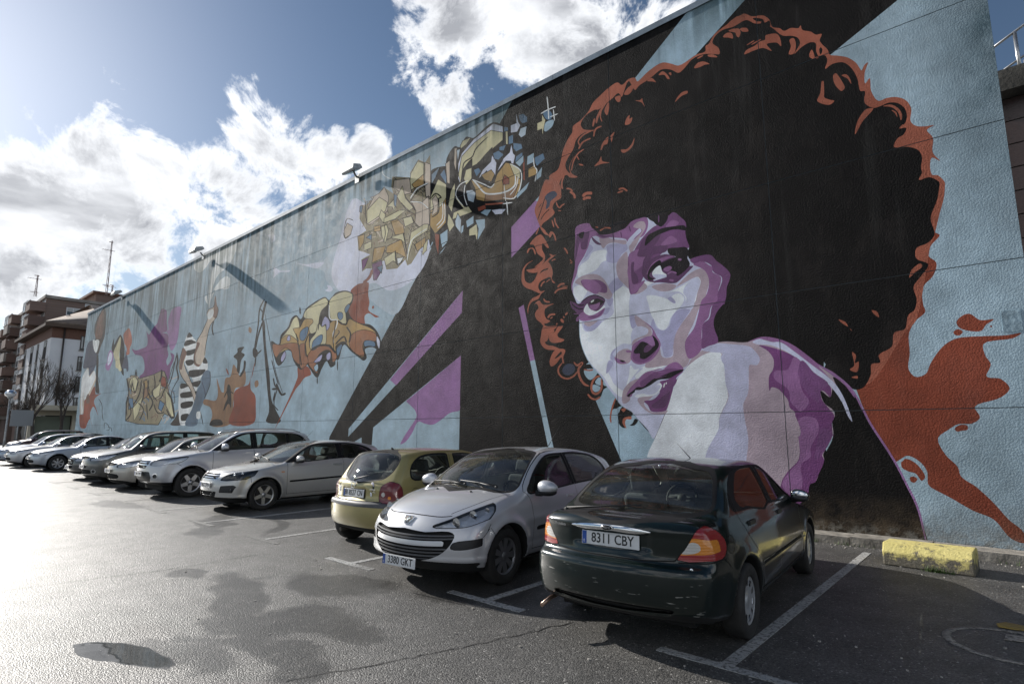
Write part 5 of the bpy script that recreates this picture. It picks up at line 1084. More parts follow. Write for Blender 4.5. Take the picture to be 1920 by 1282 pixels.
MUR="""p K Z 962,186 Z 768,540 Z 618,818 Z 600,900 Z 1200,900 Z 1600,1100 Z 1560,900 Z 1540,800 Z 1560,300 Z 1556,104 Z 1684,0 Z 1860,-130 Z 1300,-60
p s L 620,-8 L 929,-400 L 1432,-400 L 780,330 L 700,440 L 560,520 L 400,520 L 190,640 L 165,570
p B V 215,975 V 1072,-62 V 1065,105 V 300,940 V 212,1035
p V V 525,608 V 1072,-62 V 1065,105 V 570,650
p B V 400,965 V 1058,425 V 1042,1200 V 380,1200
p V V 660,758 V 1058,425 V 1050,835 V 980,850 V 900,860 V 760,850 V 700,820
S V V 648,768 V 780,700 V 1000,700 V 1050,835 V 980,855 V 900,915 V 845,945 V 790,938 V 740,922 V 690,1010 V 640,1075 V 604,1092 V 640,1020 V 700,930 V 725,880 V 715,840 V 680,800
p B V 262,1070 V 312,1040 V 312,1110 V 262,1110
p V W 370,70 W 408,45 W 492,460 W 456,470
p B W 456,470 W 492,458 W 650,1200 W 610,1200
p V I -10,690 I 350,290 I 520,100 I 420,680 I -10,1150
p s I 350,290 I 520,98 I 500,200 I 380,300
S R O 500,0 O 800,0 O 745,70 O 735,120 O 780,160 O 765,230 O 705,300 O 705,400 O 717,440 O 665,490 O 625,560 O 628,680 O 622,770 O 660,812 O 720,795 O 745,740 O 790,670 O 840,620 O 900,592 O 1050,580 O 1180,575 O 1268,562 O 1220,592 O 1050,625 O 1060,690 O 1092,740 O 1068,810 O 1150,825 O 1200,880 O 1150,930 O 1000,985 O 1030,1045 O 990,1078 O 900,1085 H 780,160 H 708,218 H 760,330 H 840,410 H 860,470 H 960,540 H 1080,650 H 1180,760 H 1282,850 H 1290,915 H 1200,890 H 1080,760 H 940,700 H 800,620 H 660,545 H 640,520 H 635,440 H 580,370 H 500,335 H 430,375 H 330,250 H 215,30 O 320,880 O 200,600
S R H 465,370 H 490,355 H 545,375 H 600,430 H 622,480 H 600,502 H 560,455 H 500,435 H 465,410
S R H 520,480 H 545,473 H 570,490 H 550,515 H 525,505
S R H 818,155 H 860,128 H 905,135 H 905,160 H 870,168 H 830,172
S B H 470,372 H 490,338 H 470,350 H 430,378
S R O 895,500 O 930,462 O 970,452 O 1030,488 O 1110,484 O 1065,515 O 1040,548 O 980,552 O 910,530
S R O 878,555 O 905,540 O 932,555 O 915,575 O 885,572
S R O 1085,522 O 1100,520 O 1095,532
S O I 500,800 I 440,730 I 420,680 I 345,480 I 340,420 I 390,290 I 520,90 K 130,1150 K 190,1010 K 195,960 K 290,890 K 335,760 K 355,660 K 410,530 K 470,430 K 475,370 K 560,300 K 660,190 K 720,80 K 800,0 Z 1140,166 Z 1158,155 L 30,640 L 100,580 L 165,568 L 185,605 L 300,500 L 440,415 L 520,425 L 600,445 L 780,335 L 870,300 L 870,250 L 900,230 L 960,130 L 1090,30 Z 1372,38 Z 1395,26 M 190,200 M 330,190 M 400,240 M 435,325 M 530,345 M 575,375 M 660,340 M 755,340 M 775,308 M 795,360 M 900,385 M 960,420 M 1030,412 M 1005,490 M 1030,530 M 1100,600 M 1125,660 N 240,72 N 340,90 N 420,140 N 460,200 N 470,210 N 500,155 N 530,135 N 500,230 N 505,330 N 545,280 N 560,400 N 625,490 N 700,465 N 790,455 N 880,485 N 930,560 N 925,680 N 970,720 N 1060,725 N 1140,715 N 1075,760 N 1130,830 N 1130,970 N 1195,1045 N 1120,1015 N 1120,1170 N 1180,1180 N 1240,1240 Z 1772,345 Z 1770,370 Z 1762,400 Z 1752,440 O 745,70 O 665,490 O 600,560 O 400,850 O 300,850 O 0,400 I 900,900
S K J 380,420 J 440,520 J 480,560 J 600,400 J 600,200 I 560,820 I 440,690 I 460,640 I 560,560 I 640,470 I 610,400 I 640,320 I 740,240 I 690,200 I 720,40 K 335,1215 K 300,1130 K 330,1010 K 400,950 K 440,980 K 530,975 K 460,930 K 440,850 K 500,720 K 560,640 K 580,560 K 720,420 K 840,300 K 800,200 K 960,20 Z 1160,175 L 30,760 L 100,600 L 165,690 L 200,650 L 290,590 L 330,560 L 430,485 L 520,485 L 600,518 L 650,480 L 740,380 L 860,330 L 960,330 L 1010,330 L 1000,270 L 940,220 L 960,160 L 1040,90 L 1140,60 Z 1380,48 Z 1400,38 M 220,285 M 330,290 M 425,330 M 560,430 M 680,435 M 745,460 M 770,520 M 700,650 M 800,560 M 900,510 M 955,520 M 965,620 M 990,700 N 30,95 N 130,70 N 155,110 N 135,195 N 200,150 N 300,135 N 370,180 N 430,280 N 460,400 N 500,400 N 500,510 N 580,555 N 640,540 N 720,508 N 800,510 N 870,560 N 890,630 N 870,700 N 820,745 N 885,740 N 860,800 N 800,840 N 770,915 N 900,915 N 1000,950 N 1030,1010 N 1020,1110 N 1030,1150 N 1000,1220 N 1100,1195 N 1190,1240 Z 1762,345 Z 1757,375 Z 1745,410 O 770,0 O 735,45 O 665,80 O 665,135 O 735,170 O 690,240 O 650,300 O 668,370 O 655,430 O 620,460 O 600,540 O 540,560 O 525,640 O 450,690 O 460,730 O 410,740 O 405,800 O 360,875 O 310,885 O 200,800 O -100,500 E 0,-100 C 240,300 J 1000,500 J 900,1000 J 700,1000 J 480,1060 J 500,800
S O J 320,65 J 230,110 J 165,190 J 145,300 J 150,400 J 200,470 J 300,510 J 400,555 J 440,560 J 490,520 J 430,530 J 395,470 J 420,390 J 500,340 J 575,315 J 610,400 J 650,405 J 600,350 J 610,250 J 595,170 J 545,95 J 480,120 J 400,210 J 370,290 J 320,380 J 265,410 J 205,380 J 185,290 J 190,200 J 230,130
S O J 415,-5 J 490,20 J 495,50 J 380,160 J 320,190 J 215,212 J 260,245 J 390,240 J 500,100 J 630,0 J 560,-30 J 590,20 J 500,80 J 440,150 J 500,40 J 470,0
S K J 415,270 J 450,215 J 550,185 J 530,205 J 455,235
S O J 488,520 J 430,580 J 400,640 J 300,690 J 255,760 J 240,870 J 232,800 J 250,720 J 300,640 J 400,590 J 430,560
S O J 325,745 J 365,690 J 410,670 J 450,720 J 500,735 J 630,715 J 540,760 J 495,800 J 490,880 J 520,945 J 575,975 J 520,1010 J 480,1020 J 520,1055 J 680,1050 J 660,1080 J 560,1170 J 520,1282 J 430,1282 J 440,1200 J 485,1090 J 440,1010 J 370,950 J 345,880 J 365,820 J 400,780 J 360,710
S O J 690,1060 J 765,1050 J 680,1180 J 700,1220 J 785,1255 J 760,1280 J 600,1300 J 555,1240 J 590,1180 J 650,1130
S O W 555,210 W 600,215 W 565,290 W 575,340 W 640,358 W 690,385 W 640,385 W 570,375 W 535,330 W 540,270
S O W 625,225 W 640,240 W 605,290 W 640,300 W 713,310 W 690,325 W 610,320 W 595,290
S O W 640,390 W 690,375 W 720,385 W 705,440 W 712,485 W 700,480 W 692,440 W 650,490 W 615,508 W 603,480 W 615,430
S K W 640,450 W 690,395 W 695,410 W 655,445
s O 3.2 W 700,480 W 670,520 W 672,560 W 700,590 W 740,600 W 790,575 W 812,545
S K W 690,520 W 730,480 W 780,480 W 805,530 W 780,570 W 740,588 W 700,575
S n W 700,525 W 735,490 W 780,495 W 795,530 W 770,565 W 735,575 W 705,560
p s W 875,495 W 900,475 W 960,520 W 1100,720 W 1225,855 W 1310,960 W 1395,1050 W 1340,1290 W 1190,1330 W 950,765 W 900,690
S K W 860,500 W 930,500 W 930,540 W 1000,580 W 1010,650 W 1040,660 W 1010,680 W 990,730 W 950,765 W 890,760 W 850,640 W 840,560
S s W 862,540 W 930,525 W 965,545 W 910,610 W 880,590
S s W 925,680 W 945,700 W 975,690 W 985,665 W 930,645
S s W 945,630 W 975,590 W 995,600 W 985,650
s O 4.2 W 785,475 W 810,500 W 850,480 W 820,530 W 835,600 W 870,645 W 900,655
s O 2.5 W 860,530 W 900,538 W 930,532
s O 4 W 990,578 W 950,590 W 920,640 W 925,700 W 950,715 W 985,690 W 995,640 W 990,600
s O 3.5 W 890,715 W 915,745 W 950,755 W 985,735
s K 2 W 1000,670 W 1040,662
S K W 1100,745 W 1140,790 W 1170,800 W 1230,870 W 1200,890 W 1160,895 W 1170,970 W 1140,960 W 1110,890 W 1130,830 W 1080,830 W 1065,880
s O 3 W 1100,745 W 1070,830 W 1060,900 W 1065,930
S s W 1080,870 W 1110,820 W 1150,805 W 1115,860 W 1120,930 W 1070,910
S O W 1140,830 W 1180,820 W 1160,850
S O W 1220,885 W 1160,895 W 1150,930 W 1180,975 W 1170,930 W 1180,905 W 1215,905
S K W 1245,900 W 1268,910 W 1240,950 W 1205,950 W 1225,935
s O 2 J 595,75 J 620,55 J 655,50
s O 1.5 J 870,45 J 890,80 J 910,85
s O 2 J 870,100 J 905,108
s O 3.5 J 685,470 J 730,425 J 790,415
s O 3 J 640,560 J 690,505 J 830,480
s O 1.5 J 750,460 J 840,455
s O 3 J 475,640 J 500,680 J 570,690
s O 2.5 J 435,460 J 455,410 J 495,380
s O 1.5 J 515,395 J 545,365 J 578,350
s O 3.5 J 540,930 J 570,885 J 650,875
s O 2 J 575,940 J 610,915
s O 3 J 800,890 J 835,845
s O 2.5 J 770,905 J 785,930
s O 5 J 735,945 J 775,1000
s O 2 J 665,1035 J 680,1005
S O I 500,-20 I 560,-20 I 700,-30 I 660,80 I 650,150 I 520,190 I 470,290 I 400,400 I 385,580 I 375,560 I 360,400 I 390,290
S n I 490,250 I 540,180 I 640,150 I 680,200 I 640,250 I 580,300 I 560,380 I 510,420 I 520,300
S O I 270,950 I 320,870 I 430,800 I 500,880 I 555,1000 I 530,1000 I 460,930 I 450,1010 I 500,1140 I 460,1210 I 370,1282 I 340,1290 I 450,1190 I 470,1160 I 380,1080 I 350,1000 I 320,950
S O I 660,1105 I 600,1120 I 500,1210 I 430,1290 I 590,1290 I 545,1210 I 590,1150
s O 3 I 230,1080 I 260,1010 I 300,1000 I 335,1040 I 350,1100
S O I 555,800 I 590,750 I 640,790 I 665,900 I 650,900 I 610,790 I 570,850
s O 2 I 360,800 I 385,740 I 400,700
S O I 440,690 I 500,740 I 520,810 I 495,780 I 450,740
s O 2.5 I 600,580 I 630,690
s O 2.5 I 640,550 I 650,620 I 700,705
s O 2.5 I 665,310 I 685,370 I 715,400 I 750,360 I 790,340
s O 1.5 I 690,440 I 740,445
s O 3 I 815,110 I 870,115 I 910,150
s O 4.5 I 870,155 I 930,200 I 945,260
s O 5.5 I 1060,230 I 1110,185 I 1205,180
s O 5 I 1065,275 I 1130,245 I 1185,250
s O 3 I 780,1000 I 810,1030 I 835,1090
s K 1.5 I 385,580 I 420,480 I 470,330 I 500,240
s K 1.5 I 430,580 I 480,500 I 560,420
s K 1.2 I 400,400 I 450,330
s O 3 I 750,20 I 745,110
S K K 600,400 K 570,350 K 590,290 K 650,220 K 760,160 K 830,150 K 850,300 K 760,400 K 650,410
s O 4 K 800,60 K 760,110 K 740,150 K 800,150
s O 4 K 930,20 K 870,80 K 820,160 K 770,260 K 755,330
s O 2 K 820,170 K 805,250 K 825,310
s O 3.5 K 735,270 K 715,370
S O K 905,80 K 915,110 K 885,235 K 855,190 K 870,130
S O K 980,20 K 1045,0 K 1040,70 K 1015,75
s O 3 K 820,365 K 760,390 K 735,430 K 725,490
S K K 480,640 K 520,520 K 620,440 K 720,430 K 700,520 K 600,560 K 560,640 K 470,760 K 430,860 K 440,930 K 400,890 K 385,820 K 420,740
s O 2.5 K 560,600 K 540,550 K 600,470 K 700,420
s O 2.8 K 545,640 K 590,560 K 690,510
s O 2.5 K 610,640 K 540,690 K 480,790 K 460,900
s O 2 K 520,720 K 550,770
S O K 735,845 K 790,780 K 815,725 K 825,780 K 915,803 K 830,815
s O 3 K 545,820 K 600,835
S O K 810,650 K 820,590 K 900,490 K 885,580 K 850,590 K 820,650
S O K 930,480 K 975,435 K 960,480 K 940,555
S O K 1105,340 K 1125,270 K 1155,235 K 1150,280 K 1185,260 K 1165,320
S O K 1050,650 K 1120,640 K 1180,580 K 1215,505 K 1200,590 K 1140,660 K 1075,685
s O 3.5 K 1025,1125 K 1075,1110 K 1130,1145
s O 3 K 1010,1165 K 1080,1140
s O 3 K 350,1120 K 340,1050 K 370,960
s O 4 K 320,1200 K 290,1130 K 320,1000 K 370,930
S O L 55,735 L 90,670 L 140,640 L 145,670 L 100,735
S O L 285,600 L 330,570 L 375,615 L 345,605
S O L 400,540 L 440,503 L 490,540 L 510,580 L 490,580 L 460,540
S O L 500,520 L 525,515 L 525,545
S O L 165,795 L 215,790 L 235,770 L 240,800 L 260,855 L 230,815
S O L 565,810 L 590,760 L 640,710 L 690,700 L 690,720 L 630,750
S O L 755,470 L 790,420 L 850,405 L 910,430 L 870,435 L 800,465
S O L 890,340 L 950,335 L 990,360 L 900,355
s O 2.5 L 785,375 L 845,345
S O L 65,1040 L 80,970 L 110,940 L 108,980 L 135,965 L 115,1025
S O L 1100,95 L 1170,75 L 1220,110 L 1200,165 L 1175,120 L 1110,105
S O L 1045,160 L 1080,120 L 1130,120 L 1145,175 L 1100,165
S O L 1215,80 L 1282,70 L 1300,100 L 1240,105
S K M 0,195 M 85,170 M 20,200
S K M 200,225 M 260,220 M 330,240 M 330,262 M 290,262 M 240,255
S K M 290,300 M 330,250 M 345,275 M 400,250 M 410,320 M 330,330
S O M 355,430 M 400,415 M 490,410 M 525,450 M 540,560 M 500,520 M 430,515 M 370,535 M 430,615 M 330,580 M 240,600 M 100,655 M 120,610 M 230,550 M 290,500 M 350,480
s O 2 M 130,545 M 220,490
s O 2 M 185,540 M 300,475
S O M 645,480 M 690,460 M 720,540 M 690,650 M 635,655 M 660,560
S O M 0,345 M 45,355 M 50,400 M 20,450 M 0,420
S O M 50,350 M 80,335 M 140,365 M 90,385
S O M 880,660 M 910,600 M 945,690 M 930,710 M 885,690
S K M 1000,600 M 1015,570 M 1040,600 M 1015,660
S O M 1030,980 M 1050,975 M 1060,1110 M 1060,1170 M 1120,1200 M 1180,1215 M 1130,1260 M 1000,1235 M 975,1210 M 1010,1130
S O N 210,250 N 235,235 N 315,360 N 310,380 N 285,400 N 220,330
S O N 285,255 N 325,245 N 360,280 N 375,335 N 340,285
S O N 410,800 N 425,700 N 465,620 N 520,565 N 580,560 N 480,680
S O N 670,540 N 740,525 N 810,560 N 845,620 N 835,670 N 810,600 N 750,550
S O N 745,575 N 790,595 N 800,640 N 775,600
S O N 820,745 N 850,710 N 890,720
S O O 625,245 O 640,200 O 690,165 O 700,180 O 660,215
S O O 410,432 O 440,440 O 452,472 O 430,460
S O O 220,485 O 260,500 O 275,525 O 240,505
S O O 285,535 O 298,550 O 290,545
S O O 298,670 O 320,690 O 315,735 O 335,725 O 325,785 O 285,770 O 310,750
S O O 295,815 O 330,808 O 330,822
S O O 650,298 O 690,265 O 680,290
S K O 165,720 O 260,830 O 360,1000 H 190,0 H 250,110 H 420,375 H 560,650 H 600,780 H 640,960 H 0,1000 G 780,1000 G 800,820 G 860,680 G 910,640 G 980,500 G 985,410 G 1080,200 G 1070,60 F 1060,1090 F 1075,1000 F 970,930 F 925,770
S G D 600,720 D 730,620 D 850,550 D 1000,515 F 130,240 F 280,183 F 480,210 F 620,270 F 800,400 F 900,480 F 1080,580 F 1260,760 F 1300,850 F 1200,720 F 1060,620 F 1100,720 F 1220,950 F 1270,1110 F 1230,1060 F 1180,900 F 1060,740 F 1030,840 F 925,770 F 960,900 F 1060,985 F 1080,1050 F 1050,1100 G 1080,180 G 980,380 G 990,440 G 940,560 G 900,660 G 850,680 G 800,820 G 700,900 G 300,900 G 0,600 E 200,1050 E 270,850 E 390,560 E 440,400 E 520,190
S P F 130,240 F 280,183 F 480,210 F 620,270 F 800,400 F 900,480 F 1080,580 F 1260,760 F 1300,850 F 1180,700 F 1060,610 F 900,500 F 1030,640 F 1140,790 F 1100,750 F 1000,660 F 900,590 F 620,370 F 450,270 F 330,220 F 200,220
S L F 180,240 F 260,205 F 330,225 F 400,240 F 480,240 F 620,330 F 790,460 F 1050,660 F 1130,760 F 1210,920 F 1270,1110 F 1225,1050 F 1160,900 F 1020,710 F 900,620 F 640,400 F 480,310 F 350,270 F 230,265
S v F 250,275 F 400,300 F 600,375 F 700,440 F 850,570 F 1000,690 F 1040,750 F 1030,840 F 960,775 F 925,770 F 940,870 F 1020,970 F 1075,1050 F 1050,1120 F 1060,1282 G 1080,180 G 970,390 G 990,440 G 930,590 G 900,660 G 850,680 G 820,800 G 700,900 G 560,900 G 560,670 G 620,560 G 735,430 G 730,200 G 700,20 F 640,1000 F 590,960 F 570,880 F 510,800 F 430,740 F 385,735 F 370,780 F 360,740 F 365,600 F 400,550 F 410,430 F 350,340
S P F 640,400 F 700,440 F 760,520 F 700,640 F 720,760 F 800,900 F 700,1000 F 660,960 F 600,900 F 570,760 F 420,640 F 420,560 F 560,540
S P G 740,20 G 900,20 G 940,120 G 850,330 G 860,400 G 760,480 G 770,700 G 700,780 G 640,780 G 570,680 G 640,560 G 740,440 G 735,200
S E F 720,440 F 850,570 F 1010,700 F 930,760 F 900,900 F 840,860 F 720,720 F 680,560
S E G 960,120 G 1070,160 G 970,380 G 900,440 G 920,260
S W E 600,80 E 680,0 D 850,640 D 980,660 D 970,710 D 1010,790 D 1020,940 D 1050,1100 D 1060,1200 E 1080,370 E 1060,430 E 1010,530 E 980,620 E 975,720 E 900,860 E 850,960 E 830,1060 E 200,1060 E 300,780 E 400,540 E 440,400 E 520,190
S e D 900,540 D 1100,545 D 1280,560 F 60,270 F 150,290 F 210,340 F 260,430 F 230,490 F 150,490 F 140,600 F 130,800 F 80,920 F 100,1100 F 130,1282 G 200,60 G 230,230 G 210,440 G 200,600 E 830,1100 E 850,960 E 900,860 E 975,720 E 985,610 E 1020,520 E 1085,370 E 1050,220 E 1045,120 E 1030,0 D 1010,790 D 970,710 D 990,660 D 850,640 D 750,620
S G F 380,760 F 430,740 F 520,810 F 590,970 F 640,1030 F 700,1260 F 500,1282 F 200,1100 F 130,900 F 300,840
S L A 195,290 A 350,250 A 380,300 A 420,330 A 470,380 A 560,385 A 660,360 A 800,290 A 860,225 A 1040,180 B 150,220 B 220,280 B 330,180 B 400,115 B 500,185 B 545,230 B 555,290 B 545,340 B 560,440 B 590,540 B 570,600 B 600,680 B 700,645 B 850,630 B 920,700 B 1000,760 B 1085,860 B 1075,930 B 1045,1010 B 1035,1130 B 1010,1230 D 1010,60 D 930,150 D 885,270 D 900,380 D 935,470 D 935,525 D 820,570 D 730,630 D 620,720 D 560,820 D 520,880 D 450,960 D 400,1090 D 340,1270 E 400,530 E 370,600 E 300,770 E 265,830 E 200,730 E 90,610 E 20,530 C 740,1282 C 660,1180 C 560,1050 C 490,930 C 400,830 C 330,730 C 260,560 C 235,420 C 232,270 C 228,200 C 210,80 A 155,1090 A 135,1010 A 155,900 A 180,760 A 175,620 A 185,450 A 190,330
S W A 220,900 A 210,840 A 240,760 A 340,680 A 390,600 A 460,575 A 560,575 A 550,660 A 565,685 A 500,720 A 450,790 A 370,840 A 260,880
S W C 250,270 C 300,390 C 380,380 C 520,270 C 640,180 C 640,60 A 650,1070 A 740,1000 A 830,1050 C 830,80 C 840,260 C 880,330 C 850,440 C 850,540 C 760,540 C 660,600 C 600,700 C 610,790 C 570,840 C 620,960 C 640,1010 C 760,1100 C 820,960 C 850,800 C 900,850 C 950,840 C 880,930 C 830,1000 C 790,1080 C 740,1180 C 640,1110 C 520,930 C 380,790 C 290,640 C 245,500 C 238,380
S W A 170,1020 A 230,990 A 330,1050 A 310,1100 A 240,1190 A 190,1150 A 160,1080
S W A 1010,960 A 1130,940 A 1130,960 A 1060,980 A 1010,1005
S W B 45,960 B 165,950 B 120,985 B 50,1005
S W B 80,1120 B 300,1145 B 420,1210 B 380,1130 B 470,1090 B 530,1140 B 500,1230 B 440,1290 D 440,140 D 370,230 D 340,320 D 290,375 D 230,360 D 170,260 D 130,180 D 100,60
S W D 0,830 D 150,790 D 300,810 D 190,850 D 60,890 D -40,960 C 900,930 C 1000,830
S M A 600,500 A 800,500 A 810,560 A 740,620 A 680,720 A 560,700 A 570,600 A 560,520
S M A 350,500 A 400,540 A 350,620 A 250,720 A 300,650
S M A 690,900 A 760,980 A 640,1090 A 600,1200 A 560,1050
S M C 520,130 C 600,110 C 560,190 C 500,180
S M C 560,0 C 640,0 C 600,95 C 570,60
S M C 290,310 C 440,260 C 500,270 C 380,390 C 300,370
S M D 160,240 D 200,350 D 280,380 D 350,330 D 380,230 D 440,150 D 600,120 D 500,300 D 440,440 D 400,560 D 380,680 D 300,700 D 270,620 D 230,500 D 180,400 D 130,330
S M B 330,1150 B 370,1130 B 430,1200 B 410,1210
S M C 840,200 C 900,210 C 920,320 C 870,360
S M C 590,740 C 640,770 C 600,850 C 560,900 C 560,820
S M C 620,640 C 680,590 C 620,700 C 650,760 C 610,720
S G A 680,740 A 740,640 A 800,590 A 820,800 A 830,1030 A 760,970 A 700,900
S G A 480,400 A 640,440 A 800,460 A 790,500 A 640,480 A 570,500 A 520,550 A 480,480
S G A 180,960 A 250,890 A 430,860 A 520,910 A 600,1050 A 630,1110 A 590,1160 A 470,1110 A 330,1060 A 260,1000
S G A 850,1080 A 1000,960 A 1050,1010 A 920,1100
S G B 140,1010 B 300,970 B 440,1000 B 380,1050 B 230,1060
S G B 600,850 B 740,790 B 800,830 B 830,950 B 800,1080 B 760,1230 D 720,100 D 650,280 D 560,500 D 600,720 D 540,820 D 440,820 D 340,800 D 60,820 D 230,560 D 270,700 D 390,690 D 400,560 D 430,420 D 500,300 D 620,130 D 660,20 B 670,1130 B 720,960 B 700,890 B 500,980 B 440,1010
S G C 900,200 C 1000,260 C 1080,330 C 1100,440 C 960,480 C 860,560 C 880,500 C 1050,420 C 1060,370 C 980,330 C 930,330
S G C 700,640 C 800,600 C 850,620 C 840,760 C 700,780 C 660,710
S G C 760,1100 C 860,990 C 960,960 C 900,1060 C 840,1130 C 840,1220 C 760,1260
S G E 90,400 E 150,360 E 260,350 E 220,400 E 160,440 E 250,540 E 420,520 E 390,560 E 220,545 E 120,460
S W B 500,1000 B 700,895 B 730,940 B 690,1080 B 650,1210 B 560,1240 B 540,1130 B 470,1070 B 300,1080 B 380,1060
S L B 560,980 B 700,900 B 725,950 B 670,1130 B 620,1282 B 520,1250 B 560,1150 B 520,1080
S P A 195,290 A 350,250 A 380,300 A 420,330 A 470,380 A 560,385 A 660,360 A 800,290 A 860,225 A 1040,180 A 1060,260 A 1000,400 A 900,440 A 820,480 A 790,440 A 600,420 A 500,430 A 430,400 A 380,420 A 340,530 A 290,640 A 220,760 A 200,860 A 150,1000 A 160,1090 A 135,1010 A 155,900 A 180,760 A 175,620 A 185,450
S G A 880,290 A 940,230 A 1010,230 A 1030,290 A 960,420 A 900,540 A 850,600 A 830,520 A 900,440 A 990,330
S L A 810,470 A 880,380 A 960,310 A 980,340 A 900,420 A 830,520
S D A 190,460 A 215,370 A 240,450 A 215,560 A 185,700
S D A 240,420 A 350,350 A 340,450 A 310,560 A 260,560 A 245,480
S X A 220,380 A 290,350 A 270,430 A 245,430
S D A 380,410 A 440,460 A 500,505 A 450,505 A 390,450
S D A 430,370 A 560,400 A 650,380 A 520,420
s D 2 A 640,380 A 650,460
s D 2 A 730,350 A 740,420
s D 2.5 A 830,280 A 850,350
S X A 415,310 A 480,270 A 620,240 A 790,220 A 800,290 A 660,355 A 560,385 A 470,375
s O 3 A 480,340 A 540,300 A 610,310
s O 2.5 A 425,290 A 460,300
S E B -100,1000 B -120,800 B -80,600 B 30,420 B 150,300 B 220,260 B 350,150 B 400,115 B 500,185 B 545,230 B 555,290 B 545,340 B 560,440 B 590,540 B 450,540 B 330,560 B 230,640 B 120,730 B 60,850 B 20,940 B -40,1080 A 850,1100 A 820,900 A 820,640
S P B -120,1000 B -150,800 B -100,700 B -60,850 B -50,980 B 60,930 B 20,1000 B -100,1100
S P B 0,640 B 60,620 B 180,560 B 130,640 B 60,680 B 20,760
S P A 830,620 A 950,560 A 930,640 A 1000,660 A 1000,740 A 940,800 A 900,820 A 880,720 A 850,800
S D A 860,720 A 890,710 A 890,820 A 930,880 A 940,960 A 880,980 A 855,860
S D A 1000,700 A 1060,610 A 1140,560 A 1080,690 A 1000,810
S D A 950,560 A 1000,430 A 1060,400 A 1050,500 A 1180,520 A 1282,480 A 1282,580 A 1150,620 A 1020,650 A 930,640
S D B 60,500 B 250,380 B 200,480 B 120,560 B 40,620
S P B 250,510 B 300,450 B 375,400 B 450,460 B 400,490
S P B 310,290 B 345,240 B 390,210 B 470,240 B 430,280
S X B 60,520 B 90,400 B 170,350 B 280,305 B 400,285 B 540,278 B 555,330 B 450,322 B 370,330 B 300,355 B 200,400 B 130,460
S X B 80,140 B 330,130 B 330,200 B 250,290 B 200,260 B 160,230 B 110,200
s E 2 B 225,150 B 225,240
S D B 20,840 B 100,700 B 300,620 B 400,640 B 600,760 B 640,760 B 560,850 B 440,960 B 380,970 B 280,960 B 90,940
S P B 80,860 B 140,740 B 300,650 B 420,640 B 300,690 B 180,760 B 110,870
S X B 330,560 B 450,540 B 560,540 B 590,600 B 570,660 B 600,740 B 560,800 B 450,880 B 430,860 B 340,800 B 260,800 B 250,740 B 330,690 B 430,650 B 350,620
S X B 90,870 B 130,770 B 240,690 B 260,740 B 150,820 B 110,880 B 170,920 B 100,925
S W B 145,850 B 240,755 B 270,830 B 320,870 B 280,905 B 190,910
S L B 150,870 B 250,860 B 320,880 B 250,905 B 180,905
S P B 280,800 B 360,760 B 385,780 B 330,830
s P 3 B 330,860 B 380,830 B 440,850
s P 4 B 455,680 B 500,685
s L 3 B 160,935 B 250,905 B 320,885
s P 4 B 350,930 B 405,935
s D 2 B 170,960 B 220,940
S P B 640,740 B 740,700 B 830,750 B 880,780 B 870,830 B 970,890 B 970,960 B 940,1060 B 930,1180 D 860,90 D 820,230 D 760,300 D 740,460 D 750,580 D 680,680 D 590,720 D 545,620 D 550,500 D 650,350 D 700,180 D 740,20 B 790,1120 B 830,950 B 790,830 B 740,790
S E B 600,690 B 700,645 B 850,630 B 920,700 B 1000,760 B 1085,860 B 1075,930 B 1045,1010 B 1035,1130 B 1010,1230 D 1010,60 D 930,150 D 885,270 D 900,380 D 935,470 D 935,525 D 820,570 D 750,600 D 745,450 D 760,300 D 830,240 D 870,80 D 930,20 B 930,1100 B 985,900 B 880,830 B 860,760 B 740,705 B 640,730
S E A 250,940 A 330,930 A 470,930 A 560,1000 A 560,1080 A 420,1060 A 330,1050 A 270,990
S P A 260,930 A 420,940 A 500,1030 A 430,1100 A 340,1050 A 270,980
S D C 120,30 C 180,50 C 230,60 C 270,30 A 260,1190 A 340,1130 A 420,1110 A 520,1140 A 560,1190 C 550,20 C 520,80 C 440,160 C 350,200 C 290,190 C 240,200 C 160,120 C 130,80
S P C 230,200 C 300,150 C 380,200 C 540,110 C 500,200 C 420,240 C 290,270 C 235,250
S E C 450,200 C 530,120 C 500,180 C 420,230 C 330,230 C 380,205
S W C 285,150 C 330,60 C 350,110 C 440,150 C 530,80 C 545,95 C 440,170 C 350,200
S X C 350,60 C 400,0 A 380,1190 A 440,1150 A 540,1190 C 540,30 C 450,100 C 400,70
S P C 350,90 C 400,70 C 440,60 C 480,40 C 470,90 C 400,140 C 360,120
s w 3 C 370,45 C 408,15
s X 1.8 A 255,1195 A 340,1130 A 430,1110 A 540,1160
s X 2.2 C 120,0 C 150,70 C 220,120 C 280,120
s X 2 C 160,-20 C 190,50 C 250,80 C 290,70
s D 2 C 130,30 C 150,110 C 230,160
s D 2 C 160,180 C 240,185
S G C 285,295 C 450,265 C 400,310 C 350,335
S E C 195,270 C 200,230 C 225,205 C 220,270
S P C 860,620 C 870,560 C 980,480 C 1100,440 C 1110,380 C 1040,300 C 1000,270 C 1080,320 C 1130,380 C 1160,440 C 1210,540 C 1200,600 C 1140,700 C 1060,760 C 960,790 C 890,770 C 850,720
S E C 880,640 C 900,580 C 990,510 C 1080,540 C 1120,560 C 1190,560 C 1160,620 C 1060,740 C 980,765 C 900,750 C 870,700
S V C 960,500 C 1100,450 C 1140,530 C 1100,570 C 1010,530
S X C 885,635 C 930,570 C 985,515 C 1060,540 C 1110,580 C 1140,560 C 1130,500 C 1110,440 C 1150,470 C 1190,550 C 1170,600 C 1060,700 C 1010,725 C 960,710 C 960,660 C 900,660
S D C 1010,600 C 1060,550 C 1110,580 C 1050,640 C 1010,640
S P C 650,700 C 700,720 C 800,770 C 740,780 C 680,760
